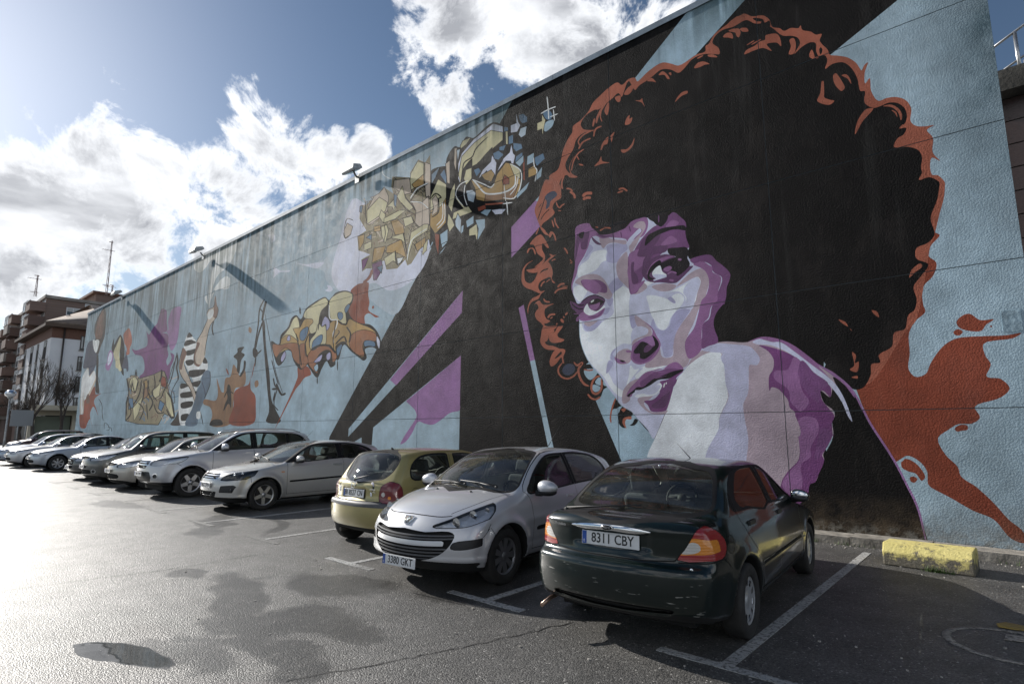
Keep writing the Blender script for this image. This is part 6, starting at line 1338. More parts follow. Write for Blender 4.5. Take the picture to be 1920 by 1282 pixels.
S X C 715,740 C 740,735 C 785,755 C 750,763
s P 4 C 790,630 C 860,635
S M C 610,660 C 640,680 C 660,740 C 620,720
S P C 800,1170 C 830,1090 C 930,980 C 1020,890 C 1110,860 C 1200,840 C 1282,850 D 140,870 D 280,840 D 360,780 D 440,760 D 520,830 D 520,850 D 430,870 D 300,960 D 200,970 D 60,1060 D -60,1100 C 880,1130 C 850,1180
S E C 960,1010 C 1050,940 C 1140,880 C 1282,880 D 190,880 D 330,840 D 430,840 D 500,850 D 400,880 D 300,930 D 180,960 D 60,1050 C 1040,1050 C 980,1060
S v D 520,870 D 430,960 D 390,1110 D 340,1282 E 400,520 E 370,530 E 240,530 E 200,460 E 160,420 E 260,400 E 330,330 E 360,250 E 330,210 E 420,180 E 560,90
S D E 350,380 E 440,300 E 400,470 E 280,500 E 240,470 E 300,420
S E E 360,250 E 450,180 E 520,180 E 450,300 E 350,360 E 330,300
S W E 60,360 E 120,340 E 190,330 E 260,290 E 300,240 E 340,220 E 355,250 E 320,320 E 250,360 E 150,370 E 90,380
S L E 150,330 E 230,310 E 310,240 E 340,250 E 300,320 E 220,350
S X C 805,1165 C 880,1100 C 930,1060 C 1000,1060 C 1060,1010 C 1130,960 C 1282,925 D 180,960 D 300,910 D 400,870 D 530,850 D 500,875 D 420,920 D 340,960 D 220,975 D 120,1040 D 0,1095 D -60,1100 C 900,1120 C 850,1150 C 830,1180
s w 2 E 375,270 E 385,220
s w 2 E 400,235 E 405,212
s s 1 C 232,270 C 235,420 C 260,560 C 330,730 C 400,830 C 490,930 C 560,1050 C 660,1180 C 740,1282 E 20,530
s V 4 O 110,745 O 180,790 O 250,840 O 310,905 O 360,1000 H 200,10 H 250,110 H 420,375 H 500,530 H 560,650 H 590,740 H 615,850 H 640,960
S l Z 690,385 Z 660,372 Z 648,390 Z 640,405 Z 630,440 Z 620,470 Z 605,490 m 1480,110 m 1530,0 m 1500,60 m 1440,220 m 1380,310 m 1330,350 m 1300,400 m 1400,450 m 1420,540 m 1530,640 m 1700,650 Z 690,560 Z 740,590 Z 770,540 Z 808,455 Z 812,380 Z 760,350 Z 720,380
S T Z 690,385 Z 665,372 Z 652,392 Z 640,440 Z 625,490 Z 622,520 Z 640,548 Z 670,548 Z 700,530 Z 730,545 Z 780,520 Z 808,460 Z 800,380 Z 760,360 Z 720,385
S T m 1095,355 m 1200,370 m 1330,350 m 1400,350 m 1330,410 m 1200,385
S T m 690,45 m 780,60 m 870,55 m 875,120 m 840,140 m 820,85 m 750,60
S T m 860,430 m 875,405 m 930,435 m 1040,435 m 1030,450 m 920,460 m 860,515 m 870,465
S T m 1430,590 m 1470,600 m 1490,640 m 1465,660 m 1410,645 m 1440,625
S w m 245,230 m 470,80 m 470,200 m 440,290 m 370,400 m 280,480 m 230,580 m 200,720 m 180,830 m 175,700 m 190,560 m 215,440 m 240,380 m 240,310 m 200,330 m 150,400 m 80,458 m 30,430 m 20,350 m 100,260
S w m 250,650 m 230,640 m 260,590 m 320,520 m 370,495 m 400,520 m 390,620 m 350,635 m 290,630 m 240,660 m 205,740 m 215,680
S w m 140,710 m 155,700 m 165,790 m 140,750
S n u 165,350 u 190,360 u 200,430 u 225,480 u 230,500 u 190,620 u 145,695 u 130,610 u 85,620 u 80,600 u 100,500 u 115,410 u 140,360
S k u 285,35 u 300,80 u 300,200 u 285,320 u 250,410 u 225,480 u 200,470 u 180,380 u 200,330 u 190,280 u 195,200 u 230,110
S t u 275,60 u 285,200 u 250,330 u 205,330 u 200,250 u 230,140
S w u 180,340 u 200,350 u 215,340 u 235,350 u 230,400 u 205,470 u 190,450 u 175,380
S K u 215,480 u 230,520 u 225,700 u 235,860 u 205,850 u 200,760 u 205,640
S c u 75,700 u 130,610 u 140,690 u 185,640 u 205,700 u 195,760 u 140,880 u 110,920 u 85,1000 u 80,1050 u 55,1060 u 50,1000 u 60,850
S w u 80,690 u 125,620 u 140,700 u 190,640 u 200,700 u 180,760 u 120,880 u 90,930 u 85,850 u 105,780 u 80,860 u 75,1050 u 60,1060 u 62,860
S R u 195,790 u 205,870 u 255,855 u 200,900 u 185,940 u 200,985 u 225,1070 u 180,985 u 150,1040 u 150,1100 u 175,1190 u 145,1105 u 120,1150 u 105,1190 u 60,1190 u 45,1100 u 50,1060 u 80,1060 u 95,920 u 115,910 u 140,880 u 180,800
S t u 110,900 u 130,860 u 140,880 u 140,950 u 120,960
s K 1 u 230,700 u 240,760
s K 1.2 u 230,910 u 260,960 u 265,1060 u 275,1120
s K 1 u 285,1200 u 290,1140 u 320,1160 u 330,1210 u 300,1210
s K 1 u 320,1180 u 350,1190 u 355,1225
S K u 440,295 u 475,380 u 480,480 u 470,600 u 470,690 u 450,660 u 430,560 u 435,480 u 420,380 u 390,430 u 370,470 u 355,430 u 380,325 u 380,390 u 400,350
S Y u 440,315 u 440,400 u 430,480 u 435,560 u 450,640 u 430,645 u 415,620 u 395,610 u 390,540 u 380,510 u 375,460 u 400,400
S V u 345,440 u 368,470 u 370,530 u 350,590 u 325,640 u 305,630 u 295,590 u 310,560 u 320,490
S T u 345,460 u 360,480 u 350,550 u 320,590 u 325,500
S n u 490,440 u 505,500 u 515,560 u 515,640 u 500,650 u 495,620 u 460,620 u 470,540 u 485,500
S O u 490,260 u 520,230 u 545,290 u 548,380 u 530,420 u 525,480 u 500,490 u 500,420 u 480,380 u 470,290
S v f 380,95 f 420,110 f 425,230 f 430,300 f 415,320 f 380,325 f 430,340 f 445,400 f 430,480 f 440,540 f 420,600 f 430,640 f 470,570 f 460,520 f 495,540 f 490,590 f 460,660 f 450,740 f 430,790 f 400,760 f 280,760 f 180,780 f 160,750 f 200,710 f 210,640 f 190,560 f 165,545 f 120,535 f 90,480 f 120,495 f 180,480 f 230,455 f 240,400 f 230,310 f 250,345 f 300,270 f 330,240 f 345,190
S V f 490,90 f 560,80 f 550,200 f 520,420 f 470,500 f 440,420 f 440,350 f 420,310 f 440,300 f 440,200
q F f 40,770 f 75,760 f 80,740 f 130,740 f 160,770 f 300,730 f 360,700 f 400,700 f 430,800 f 440,900 f 470,960 f 490,1140 f 460,1130 f 400,1100 f 340,1210 f 150,1200 f 30,1170 f 35,1000 f 60,900
H t 50 0.9 f 40,760 480,1150
H c 30 1.5 f 40,760 480,1150
H S 16 1.5 f 40,760 480,1150
q y f 200,800 f 230,780 f 260,900 f 250,960 f 220,940
q Y f 80,770 f 120,750 f 150,800 f 120,900 f 90,880 f 70,800
q Y f 330,850 f 370,800 f 350,930 f 300,960 f 290,880
q Y f 410,880 f 460,960 f 490,1130 f 470,1130 f 420,1030
q Y f 100,1050 f 150,990 f 190,940 f 150,1100 f 110,1170
q S f 60,960 f 95,960 f 100,1040 f 60,1060
q S f 360,980 f 400,1010 f 370,1080 f 345,1050
q b f 200,870 f 240,860 f 240,930 f 200,960
q R f 370,740 f 410,760 f 425,860 f 370,830
s K 2.2 f 45,770 f 60,880 f 50,960 f 35,1020 f 40,1130
s K 2 f 80,900 f 95,770 f 100,850 f 120,900 f 150,760
s K 2 f 120,740 f 130,680 f 135,740
s K 2.4 f 180,780 f 170,880 f 140,960 f 100,1020
s K 2 f 210,800 f 200,940 f 180,1000
s K 2.6 f 250,780 f 245,900 f 290,1000 f 250,1080
s K 2 f 300,720 f 310,850 f 280,900 f 330,980
s K 3 f 375,680 f 370,760 f 350,800
s K 2 f 400,700 f 430,800 f 390,900 f 370,950 f 340,960
s K 2.4 f 430,900 f 470,960 f 495,1140 f 470,1150 f 420,1060
s K 2 f 60,1000 f 80,1100 f 30,1170
s K 2 f 150,1000 f 200,1060 f 160,1170
s K 2 f 230,1000 f 240,1160
s K 2 f 300,1010 f 340,1100 f 400,1090
s K 2 f 525,520 f 500,620 f 470,760 f 440,840
s K 3 f 520,520 f 530,600 f 520,660 f 535,750 f 530,790
s K 1.2 f 500,600 f 460,720 f 440,800
s K 1.5 f 530,780 f 470,900 f 470,1000
s K 1.2 f 490,880 f 500,1000 f 480,1000
S k f 550,1060 f 560,1210 f 460,1210 f 500,1150
S c h 400,65 h 408,150 h 420,190 h 405,260 h 385,290 h 355,330 h 320,470 h 300,620 h 250,700 h 215,690 h 205,620 h 220,540 h 230,480 h 280,390 h 310,320 h 330,270 h 320,230 h 340,190 h 380,170 h 390,90
S t h 400,65 h 412,150 h 424,190 h 405,270 h 380,260 h 385,160
S t h 235,480 h 260,490 h 220,600 h 230,670 h 280,690 h 240,705 h 205,650 h 210,560
S w h 360,190 h 380,190 h 375,250 h 340,280 h 325,240
s K 1.2 h 320,230 h 340,190 h 380,170 h 400,65
s K 1.2 h 408,150 h 424,190 h 405,260 h 355,330 h 320,470 h 300,600
s K 1.2 h 330,275 h 280,390 h 230,480 h 205,600 h 215,690
s K 2.6 h 385,290 h 370,350 h 380,420
S w h 165,400 h 200,440 h 230,480 h 205,600 h 210,680 h 250,700 h 310,620 h 330,670 h 325,730 h 280,780 h 240,880 h 200,1040 h 130,1220 h 90,1220 h 70,1080 h 85,860 h 120,850 h 200,850 h 130,680 h 120,500
S K h 165,395 h 195,428 h 145,440
S K h 130,475 h 180,460 h 230,485 h 200,495 h 120,515
S K h 140,560 h 180,550 h 220,540 h 210,580 h 140,598
S K h 130,650 h 200,640 h 205,670 h 150,690
S K h 160,740 h 280,725 h 310,725 h 280,770 h 170,790
S K h 285,665 h 305,615 h 328,668
S K h 90,850 h 145,850 h 270,825 h 240,880 h 180,870 h 88,895
S K h 85,940 h 170,920 h 240,920 h 210,960 h 90,975
S K h 90,1025 h 200,1010 h 190,1050 h 95,1068
S K h 95,1130 h 160,1120 h 150,1170 h 95,1180
S c h 110,530 h 140,570 h 120,660 h 130,720 h 180,830 h 210,910 h 230,1000 h 215,1015 h 170,900 h 100,790 h 75,720 h 90,600
S t h 110,530 h 140,570 h 115,650 h 95,730 h 80,720 h 90,620
s K 1.3 h 110,530 h 80,640 h 75,720 h 100,790 h 170,890 h 215,1015
s K 1.2 h 120,680 h 180,830 h 215,915
S j h 320,730 h 350,740 h 350,860 h 320,950 h 250,1120 h 230,1220 h 130,1220 h 200,1050 h 240,900 h 270,850 h 280,780
s n 1.5 h 275,830 h 300,900 h 310,960
S w h 235,1100 h 265,1100 h 255,1165 h 232,1160
s K 1.5 h 265,1100 h 290,1220
s K 1.2 h 350,740 h 350,860 h 300,980
S b h 560,680 h 590,720 h 620,790 h 660,730 h 665,850 h 640,880 h 580,890 h 560,1000 h 530,1210 h 350,1220 h 370,1130 h 350,1060 h 290,1030 h 300,990 h 400,1000 h 420,950 h 410,800 h 450,920 h 470,930 h 490,800 h 530,790
S R h 735,680 h 715,760 h 710,860 h 715,905 h 750,950 h 758,1050 h 740,1200 h 520,1205 h 560,1050 h 570,920 h 630,880 h 690,860 h 715,760
S K h 345,1220 h 370,1175 h 450,1175 h 465,1215
s K 3 h 520,860 h 515,930 h 520,980 h 500,1030 h 470,1090
S K h 515,855 h 530,870 h 540,960 h 535,1070 h 520,1030 h 490,1050 h 475,1090 h 480,1040 h 505,980 h 500,910
s K 2 h 520,910 h 560,940
s K 2 h 505,910 h 475,975
S K h 595,540 h 625,525 h 655,525 h 630,570 h 660,590 h 630,640 h 610,760 h 590,740 h 590,640 h 560,610 h 595,570
s K 4 h 660,645 h 655,720 h 615,790
S b h 700,345 h 720,360 h 715,400 h 695,390
S b h 750,830 h 775,820 h 780,870 h 755,885
s R 3 h 495,715 h 515,770
S K h 815,290 h 835,290 h 850,520 h 880,760 h 900,1000 h 940,1090 h 980,1190 h 850,1190 h 875,1100 h 860,900 h 835,600
s K 4 h 850,115 h 830,200 h 815,290
s K 2.5 h 835,100 h 795,180 h 780,330 h 745,540
s K 3 h 820,300 h 780,420 h 755,540
s K 2 h 795,180 h 825,215 h 850,120
S K h 740,530 h 770,550 h 775,600 h 745,620 h 730,580
s K 2.5 h 770,590 h 810,550
s K 1.2 h 840,230 h 890,500 h 940,760 h 1000,940
s K 2 h 900,640 h 930,760 h 960,860
s K 4 h 940,850 h 990,950 h 1025,935
s K 4 h 900,900 h 960,895
s K 2.5 h 915,800 h 930,870 h 950,890
s K 2 h 950,900 h 920,1040 h 960,1090
s K 2 h 930,920 h 910,1010
s K 2.5 h 760,600 h 750,700
s R 1.5 h 750,660 h 720,800
S R e 1290,0 e 1285,150 e 1300,250 e 1290,350 e 1420,430 e 1380,440 e 1290,385 e 1240,420 e 1240,540 e 1090,500 e 1030,380 e 1050,260 e 1090,150 e 1060,110 e 1150,20 e 1220,0 Q 360,1150 Q 350,1190 Q 310,1240
s R 4 e 1350,290 e 1340,330
S R e 400,1050 e 520,1060 e 560,1160 e 480,1200 e 420,1282 e 370,1340 h 925,1260 e 390,1200
S K e 60,735 e 150,780 e 180,660 e 270,560 e 320,440 e 375,410 e 430,460 e 490,340 e 540,290 e 740,180 e 790,220 e 870,130 e 1000,100 e 1090,140 e 1090,230 e 1035,350 e 1090,460 e 1180,510 e 1310,530 e 1400,620 e 1445,740 e 1430,860 e 1340,815 e 1245,840 e 1265,950 e 1230,985 e 1160,940 e 1060,860 e 980,780 e 900,980 e 840,900 e 870,1030 e 810,1070 e 760,990 e 700,1080 e 640,1200 e 540,1080 e 500,1020 e 440,1100 e 340,990 e 310,870 e 240,850 e 240,950 e 150,1050 e 80,880
Q y e 80,770 e 160,800 e 200,680 e 290,570 e 340,460 e 375,430 e 420,560 e 400,600 e 430,560 e 490,460 e 590,470 e 600,520 e 540,640 e 560,860 e 650,900 e 560,960 e 500,900 e 420,900 e 300,840 e 180,880 e 120,950
Q Y e 190,700 e 290,570 e 340,460 e 378,432 e 410,560 e 370,570 e 330,580 e 400,730 e 300,660 e 240,660
Q o e 80,780 e 180,790 e 250,770 e 400,780 e 430,900 e 420,1030 e 340,960 e 310,860 e 240,820 e 180,860 e 120,940
Q Y e 500,350 e 560,300 e 740,195 e 775,250 e 690,360 e 660,500 e 650,590 e 560,640 e 540,560 e 590,500 e 580,460 e 500,450 e 470,430
Q Y e 800,225 e 880,150 e 1000,115 e 1080,150 e 1075,220 e 1030,290 e 1000,400 e 1010,530 e 920,500 e 890,470 e 820,460 e 800,380
Q y e 830,490 e 900,480 e 1000,540 e 1050,460 e 1110,490 e 1200,530 e 1320,580 e 1380,640 e 1380,720 e 1240,720 e 1220,800 e 1230,930 e 1180,930 e 1060,830 e 980,740 e 870,800 e 870,870 e 800,780 e 740,780 e 760,600
Q o e 1060,680 e 1200,600 e 1380,650 e 1380,730 e 1240,730 e 1210,800 e 1230,920 e 1180,920 e 1060,820
Q o e 570,850 e 680,790 e 780,790 e 870,880 e 880,960 e 840,1000 e 810,860 e 740,850 e 650,920 e 620,1010 e 640,1140 e 540,1040 e 520,940
Q o e 430,780 e 480,770 e 500,900 e 520,1010 e 440,1080 e 420,900
Q Y e 660,520 e 700,560 e 740,540 e 740,780 e 680,780 e 710,660 e 640,690 e 560,840 e 550,740 e 620,640
Q S e 430,620 e 520,560 e 500,680 e 460,730 e 430,720
Q S e 590,740 e 700,660 e 690,750 e 580,850
Q M e 740,430 e 790,480 e 790,560 e 760,600 e 750,520 e 700,550
Q S e 905,380 e 950,380 e 960,440 e 930,470 e 905,440
Q S e 1040,270 e 1050,290 e 1000,380 e 990,330
Q S e 1240,740 e 1360,750 e 1370,800 e 1290,795 e 1240,800
Q S e 890,830 e 950,780 e 930,860 e 900,920
Q M e 180,960 e 230,870 e 240,920 e 190,1000
Q M e 600,1000 e 700,910 e 680,980 e 620,1010
Q M e 760,910 e 800,880 e 800,960 e 770,980
Q s e 600,1070 e 640,1030 e 650,1080 e 625,1120
Q M e 270,680 e 290,670 e 290,730 e 260,730
Q T e 1395,680 e 1430,740 e 1420,830 e 1395,760
s K 2 e 540,640 e 490,760 e 500,940
s K 2 e 370,640 e 400,780 e 440,1050
s K 2 e 800,280 e 700,350 e 660,520 e 650,600
s w 2 e 790,280 e 795,440 e 820,470 e 890,470 e 880,560 e 840,640 e 850,760
s K 2 e 870,480 e 860,600 e 840,700 e 850,840
s K 3 e 1000,380 e 1010,520 e 950,520 e 900,480
s K 3 e 1010,560 e 1060,640 e 1040,760
s K 3 e 870,780 e 980,680 e 1010,760
s K 2 e 900,600 e 920,620 e 860,700
s K 4 e 560,850 e 680,790 e 790,800 e 870,890
s K 2 e 895,980 e 897,1110
s K 3 e 420,310 e 425,400
s K 2 e 640,1190 e 640,1280
S K Q 870,520 d 185,480 d 270,330 d 320,340 d 380,240 d 450,250 d 640,100 d 740,140 d 750,250 d 760,330 d 830,290 d 910,310 d 940,370 d 1030,370 d 1130,380 d 1140,460 d 1110,560 d 1060,650 d 1000,640 d 980,700 d 900,800 d 840,860 d 760,980 d 640,990 d 580,1040 d 570,1150 d 480,1250 d 420,1190 d 340,1170 d 280,1110 d 210,1160 a 1060,900 a 960,1010 a 885,900 a 880,400 a 900,160 a 1000,120 a 1050,120
p F a 690,180 a 770,50 a 840,80 a 890,0 a 890,840 a 860,860 a 780,960 a 700,1090 a 660,1110 a 640,1050 a 560,1140 a 450,1150 a 430,1060 a 380,1080 a 330,1270 a 310,1140 a 250,1140 a 210,1170 a 200,1050 a 290,1000 a 240,980 a 170,960 a 160,820 a 250,760 a 180,640 a 190,510 a 250,500 a 370,390 a 430,330 a 520,390 a 500,320 a 510,220 a 690,230
H t 90 0.9 a 200,420 880,1000
H t 60 0.9 a 500,220 890,700
H c 50 1.4 a 200,420 880,1000
H K 90 1.0 a 500,220 890,900
H K 70 1.0 a 200,420 880,1000
q c a 380,390 a 430,330 a 470,420 a 460,560 a 400,620 a 280,700 a 250,680 a 270,540 a 330,420
q Y a 260,560 a 380,430 a 460,480 a 440,560 a 340,640 a 260,690
q Y a 400,560 a 440,600 a 420,680 a 380,620
q c a 530,260 a 680,240 a 700,380 a 620,400 a 560,350 a 520,330
q Y a 560,420 a 610,320 a 640,440 a 720,530 a 680,560 a 590,470
q Y a 700,190 a 765,70 a 825,90 a 825,290 a 700,350 a 690,260
q y a 710,300 a 825,200 a 825,300 a 730,330
q c a 840,80 a 890,100 a 890,420 a 850,420 a 840,300
q Y a 460,520 a 530,450 a 530,560 a 510,520
q Y a 430,640 a 580,560 a 640,560 a 540,640 a 430,680
q c a 700,460 a 800,490 a 870,420 a 880,700 a 780,720 a 740,680 a 750,560
q Y a 620,640 a 700,620 a 720,680 a 640,720
q y a 500,670 a 560,650 a 620,710 a 630,790 a 540,800
q Y a 400,720 a 450,700 a 470,760 a 440,880 a 410,820
q y a 330,720 a 390,710 a 390,760 a 330,770
q y a 170,820 a 230,800 a 220,880 a 180,950
q Y a 230,900 a 300,870 a 300,930 a 230,960
q y a 330,940 a 440,920 a 400,1040 a 310,1080
q y a 460,920 a 600,850 a 650,1030 a 560,980 a 450,980
q Y a 500,830 a 620,790 a 650,900 a 600,850
q Y a 430,1040 a 540,970 a 550,1080 a 520,1060 a 450,1110
q w a 560,1040 a 620,1030 a 570,1110
q Y a 700,780 a 830,700 a 870,700 a 860,760 a 720,850 a 680,980 a 660,1080 a 670,960
q y a 740,900 a 840,830 a 840,900 a 760,960
q Y a 830,900 a 865,850 a 850,960 a 810,1000
q c a 30,760 a 60,690 a 110,720 a 90,800 a 40,830
s K 1.5 a 30,760 a 60,640 a 120,660
s K 1.5 a 20,780 a 40,840 a 100,790
s K 2 a 240,460 a 240,640
q S a 190,520 a 210,515 a 200,580 a 185,570
q S a 530,400 a 555,410 a 545,520 a 530,500
q S a 255,830 a 300,800 a 300,850
q v a 210,1060 a 270,1030 a 240,1110 a 210,1160
q v a 310,1100 a 400,1060 a 410,1140 a 350,1250 a 325,1250
q S a 360,1130 a 410,1110 a 400,1180
s R 5 a 310,1150 a 280,1230 a 220,1282
s w 1.5 a 410,120 a 420,200 a 510,250
s K 1.5 a 640,420 a 700,500 a 740,560
s K 1.5 a 690,470 a 760,370 a 870,290
s w 1.8 a 690,440 a 760,340 a 870,285
s w 1.5 a 690,475 a 800,480 a 870,540
s w 1.5 a 660,1060 a 700,860 a 860,740
s K 1.5 a 600,480 a 660,560 a 730,590
s K 2.5 a 620,780 a 640,880 a 660,1000
s K 2 a 540,960 a 560,1100 a 620,1060
s K 1.5 a 430,700 a 440,800 a 420,880
q Y a 895,420 a 970,250 a 1048,300 a 1045,680 a 930,780 a 890,700
q y a 895,560 a 1000,520 a 1045,440 a 1045,680 a 940,790 a 890,710
s K 2.5 a 895,440 a 945,390 a 1000,430 a 975,440 a 970,580 a 900,630
s K 2.5 a 905,560 a 950,515 a 950,540 a 890,590
q c a 910,450 a 945,410 a 965,450 a 960,570 a 905,610 a 930,540
s w 1.5 a 1030,480 a 1030,660 a 960,740
s w 1.5 a 1010,470 a 1010,640 a 950,710
s K 3 a 890,430 a 970,240 a 1055,300 a 1055,680
q q a 905,200 a 980,130 a 940,230 a 905,290
q S a 990,200 a 1030,150 a 1050,220 a 1050,290
q R a 935,790 a 980,800 a 970,1000 a 945,900
q s a 1000,860 a 1060,780 a 1055,880 a 1010,930
q s a 975,1000 a 1050,910 a 1010,970
q s a 880,950 a 910,870 a 920,880
q c d 185,500 d 220,470 d 220,690 d 200,680
q c d 270,350 d 290,350 d 280,560 d 265,500
q l d 290,370 d 320,360 d 300,460
q Y d 325,330 d 350,280 d 420,250 d 380,310 d 330,350
q T d 450,270 d 640,115 d 730,140 d 735,250 d 600,380 d 440,520 d 440,440 d 400,480 d 340,560 d 320,680 d 305,640 d 305,500 d 340,400
q Y d 340,430 d 460,300 d 620,180 d 730,200 d 730,270 d 600,380 d 480,500 d 440,520 d 440,440 d 400,480 d 340,560 d 325,680 d 308,600
s K 2.2 d 590,240 d 470,360 d 440,430 d 360,490 d 345,560
s K 2.2 d 635,340 d 560,420 d 480,520
q Y d 380,560 d 430,540 d 430,640 d 380,700 d 360,640
q S d 455,560 d 500,540 d 520,570 d 480,620
q T d 540,560 d 620,480 d 630,420 d 670,490 d 660,600 d 600,680 d 580,560 d 500,640
q y d 530,610 d 620,560 d 650,600 d 620,670 d 560,650
q S d 640,400 d 690,375 d 740,410 d 690,460 d 650,450
q S d 700,340 d 760,320 d 740,370 d 700,370
q T d 740,450 d 800,390 d 815,320 d 830,400 d 850,420 d 825,530 d 810,470 d 760,470 d 680,570
q y d 430,660 d 480,680 d 600,740 d 640,720 d 680,600 d 760,490 d 820,500 d 900,560 d 900,720 d 840,840 d 560,860 d 480,840 d 470,740
q Y d 800,500 d 895,555 d 895,640 d 840,600
q b d 700,790 d 880,700 d 830,830 d 560,860 d 570,790
s w 3 d 440,650 d 480,690 d 560,780 d 620,790 d 780,760 d 850,700 d 850,600
s w 2 d 800,500 d 900,560 d 905,700 d 840,830 d 730,825
s w 1.5 d 880,620 d 860,720 d 800,800
s w 2.2 d 440,650 d 560,700 d 620,725 d 650,690
q R d 750,610 d 790,640 d 790,690 d 740,700 d 730,660
q T d 625,945 d 700,935 d 760,935 d 720,980 d 660,985
s O 3 d 560,890 d 640,885 d 740,875
s w 2 d 770,860 d 780,990
s w 2 d 730,885 d 825,870
s w 1.5 d 745,700 d 760,860
q R d 490,920 d 560,895 d 570,930 d 500,955
q s d 520,970 d 560,940 d 620,940 d 580,1000
q l d 380,760 d 440,750 d 470,780 d 450,870 d 400,850
q Y d 235,760 d 270,690 d 270,800 d 240,960 d 210,900
q Y d 260,970 d 400,910 d 435,960 d 330,1000 d 250,1030
s Y 2.5 d 280,820 d 360,920 d 380,920
s w 1.5 d 400,660 d 320,700 d 280,800 d 350,900
s w 1.5 d 370,700 d 360,800 d 390,900
q l d 275,1050 d 300,980 d 330,1040 d 325,1160 d 280,1100
q s d 335,1100 d 355,1090 d 350,1150 d 330,1170
q s d 380,1050 d 450,1000 d 450,1070 d 390,1110
q Y d 410,1130 d 480,1080 d 490,1170 d 480,1230 d 470,1180 d 410,1190
q s d 470,1040 d 560,1030 d 560,1110 d 490,1230 d 500,1120
q Y d 210,980 d 245,1040 d 265,1090 d 220,1150 d 200,1080
q s d 130,1180 d 200,1130 d 200,1240 d 140,1270
q T d 810,130 d 865,110 d 862,20 d 880,100 d 900,130 d 870,190 d 810,200
q S d 885,30 d 930,20 d 965,50 d 965,95 d 920,110 d 895,80
q l d 905,160 d 960,140 d 950,220 d 910,245 d 885,220
q Y d 1065,110 d 1110,90 d 1110,30 d 1140,80 d 1120,180 d 1115,220 d 1110,160 d 1065,180
S S K 120,190 K 180,170 K 230,240 K 190,290 K 145,270
S s K 150,320 K 245,290 K 230,360 K 150,430 K 130,420
s w 2 K 165,10 K 180,170 K 185,280
s w 2 K 90,215 K 180,165 K 270,130
s w 2 K 240,160 K 255,300
s w 1.8 K 200,255 K 295,215
q S d 745,145 d 780,150 d 780,180 d 745,190
q S d 790,240 d 830,220 d 830,300 d 790,310
q Y d 760,190 d 778,190 d 778,310 d 765,310
q S d 835,300 d 910,310 d 920,350 d 860,380 d 835,350
q S d 860,430 d 920,390 d 920,440 d 850,500
q R d 925,440 d 940,440 d 945,660 d 930,650
q s d 970,430 d 1030,395 d 1030,480 d 965,510
q S d 1040,440 d 1120,400 d 1135,450 d 1060,520 d 1045,490
q y d 980,550 d 1030,520 d 1060,560 d 1050,600 d 980,630
s w 2 d 1030,440 d 1035,520 d 1060,560 d 1040,670
q s d 1060,600 d 1110,530 d 1100,620 d 1055,655
q s d 985,675 d 960,740 d 870,830 d 870,790
q s d 855,490 d 930,420 d 930,480 d 895,525"""
def m_cr(pts,n=5,closed=True):
    P=np.array(pts,float);N=len(P);out=[]
    if N<3: return P
    for i in (range(N) if closed else range(N-1)):
        if closed: p0,p1,p2,p3=P[i-1],P[i],P[(i+1)%N],P[(i+2)%N]
        else: p0,p1,p2,p3=P[max(i-1,0)],P[i],P[i+1],P[min(i+2,N-1)]
        d=np.hypot(*(p2-p1))+1e-9; d0=np.hypot(*(p1-p0))+1e-9; d2=np.hypot(*(p3-p2))+1e-9
        m1=((p1-p0)/d0+(p2-p1)/d)*.5*d*min(1,2*d0/d if d0<d/2 else 1); m2=((p2-p1)/d+(p3-p2)/d2)*.5*d*min(1,2*d2/d if d2<d/2 else 1)
        L=max(2,min(n,int(d/3)+1))
        for k in range(L):
            t=k/L; out.append((2*t**3-3*t**2+1)*p1+(t**3-2*t**2+t)*m1+(-2*t**3+3*t**2)*p2+(t**3-t**2)*m2)
    if not closed: out.append(P[-1])
    return np.array(out)
def m_stroke(pts,w):
    P=m_cr(pts,4,False) if len(pts)>2 else np.array(pts,float)
    if len(P)==2: P=np.array([P[0]+(P[1]-P[0])*t for t in (0,.25,.5,.75,1)])
    T=np.gradient(P,axis=0);T/=np.hypot(T[:,0],T[:,1])[:,None]+1e-9
    N=np.stack([-T[:,1],T[:,0]],1); s=np.linspace(0,1,len(P)); ww=(w/2)*np.clip(np.minimum(s,1-s)*8,.25,1)**.7
    return np.concatenate([P+N*ww[:,None],(P-N*ww[:,None])[::-1]])
def m_dil(P,w):
    A_=.5*np.sum(P[:,0]*np.roll(P[:,1],-1)-np.roll(P[:,0],-1)*P[:,1]); D=np.roll(P,-1,0)-P;D/=np.hypot(D[:,0],D[:,1])[:,None]+1e-9
    N=np.stack([D[:,1],-D[:,0]],1)*np.sign(A_); M=N+np.roll(N,1,0);M/=np.maximum(.35,(M*M).sum(1)/2)[:,None]; return P+M*w
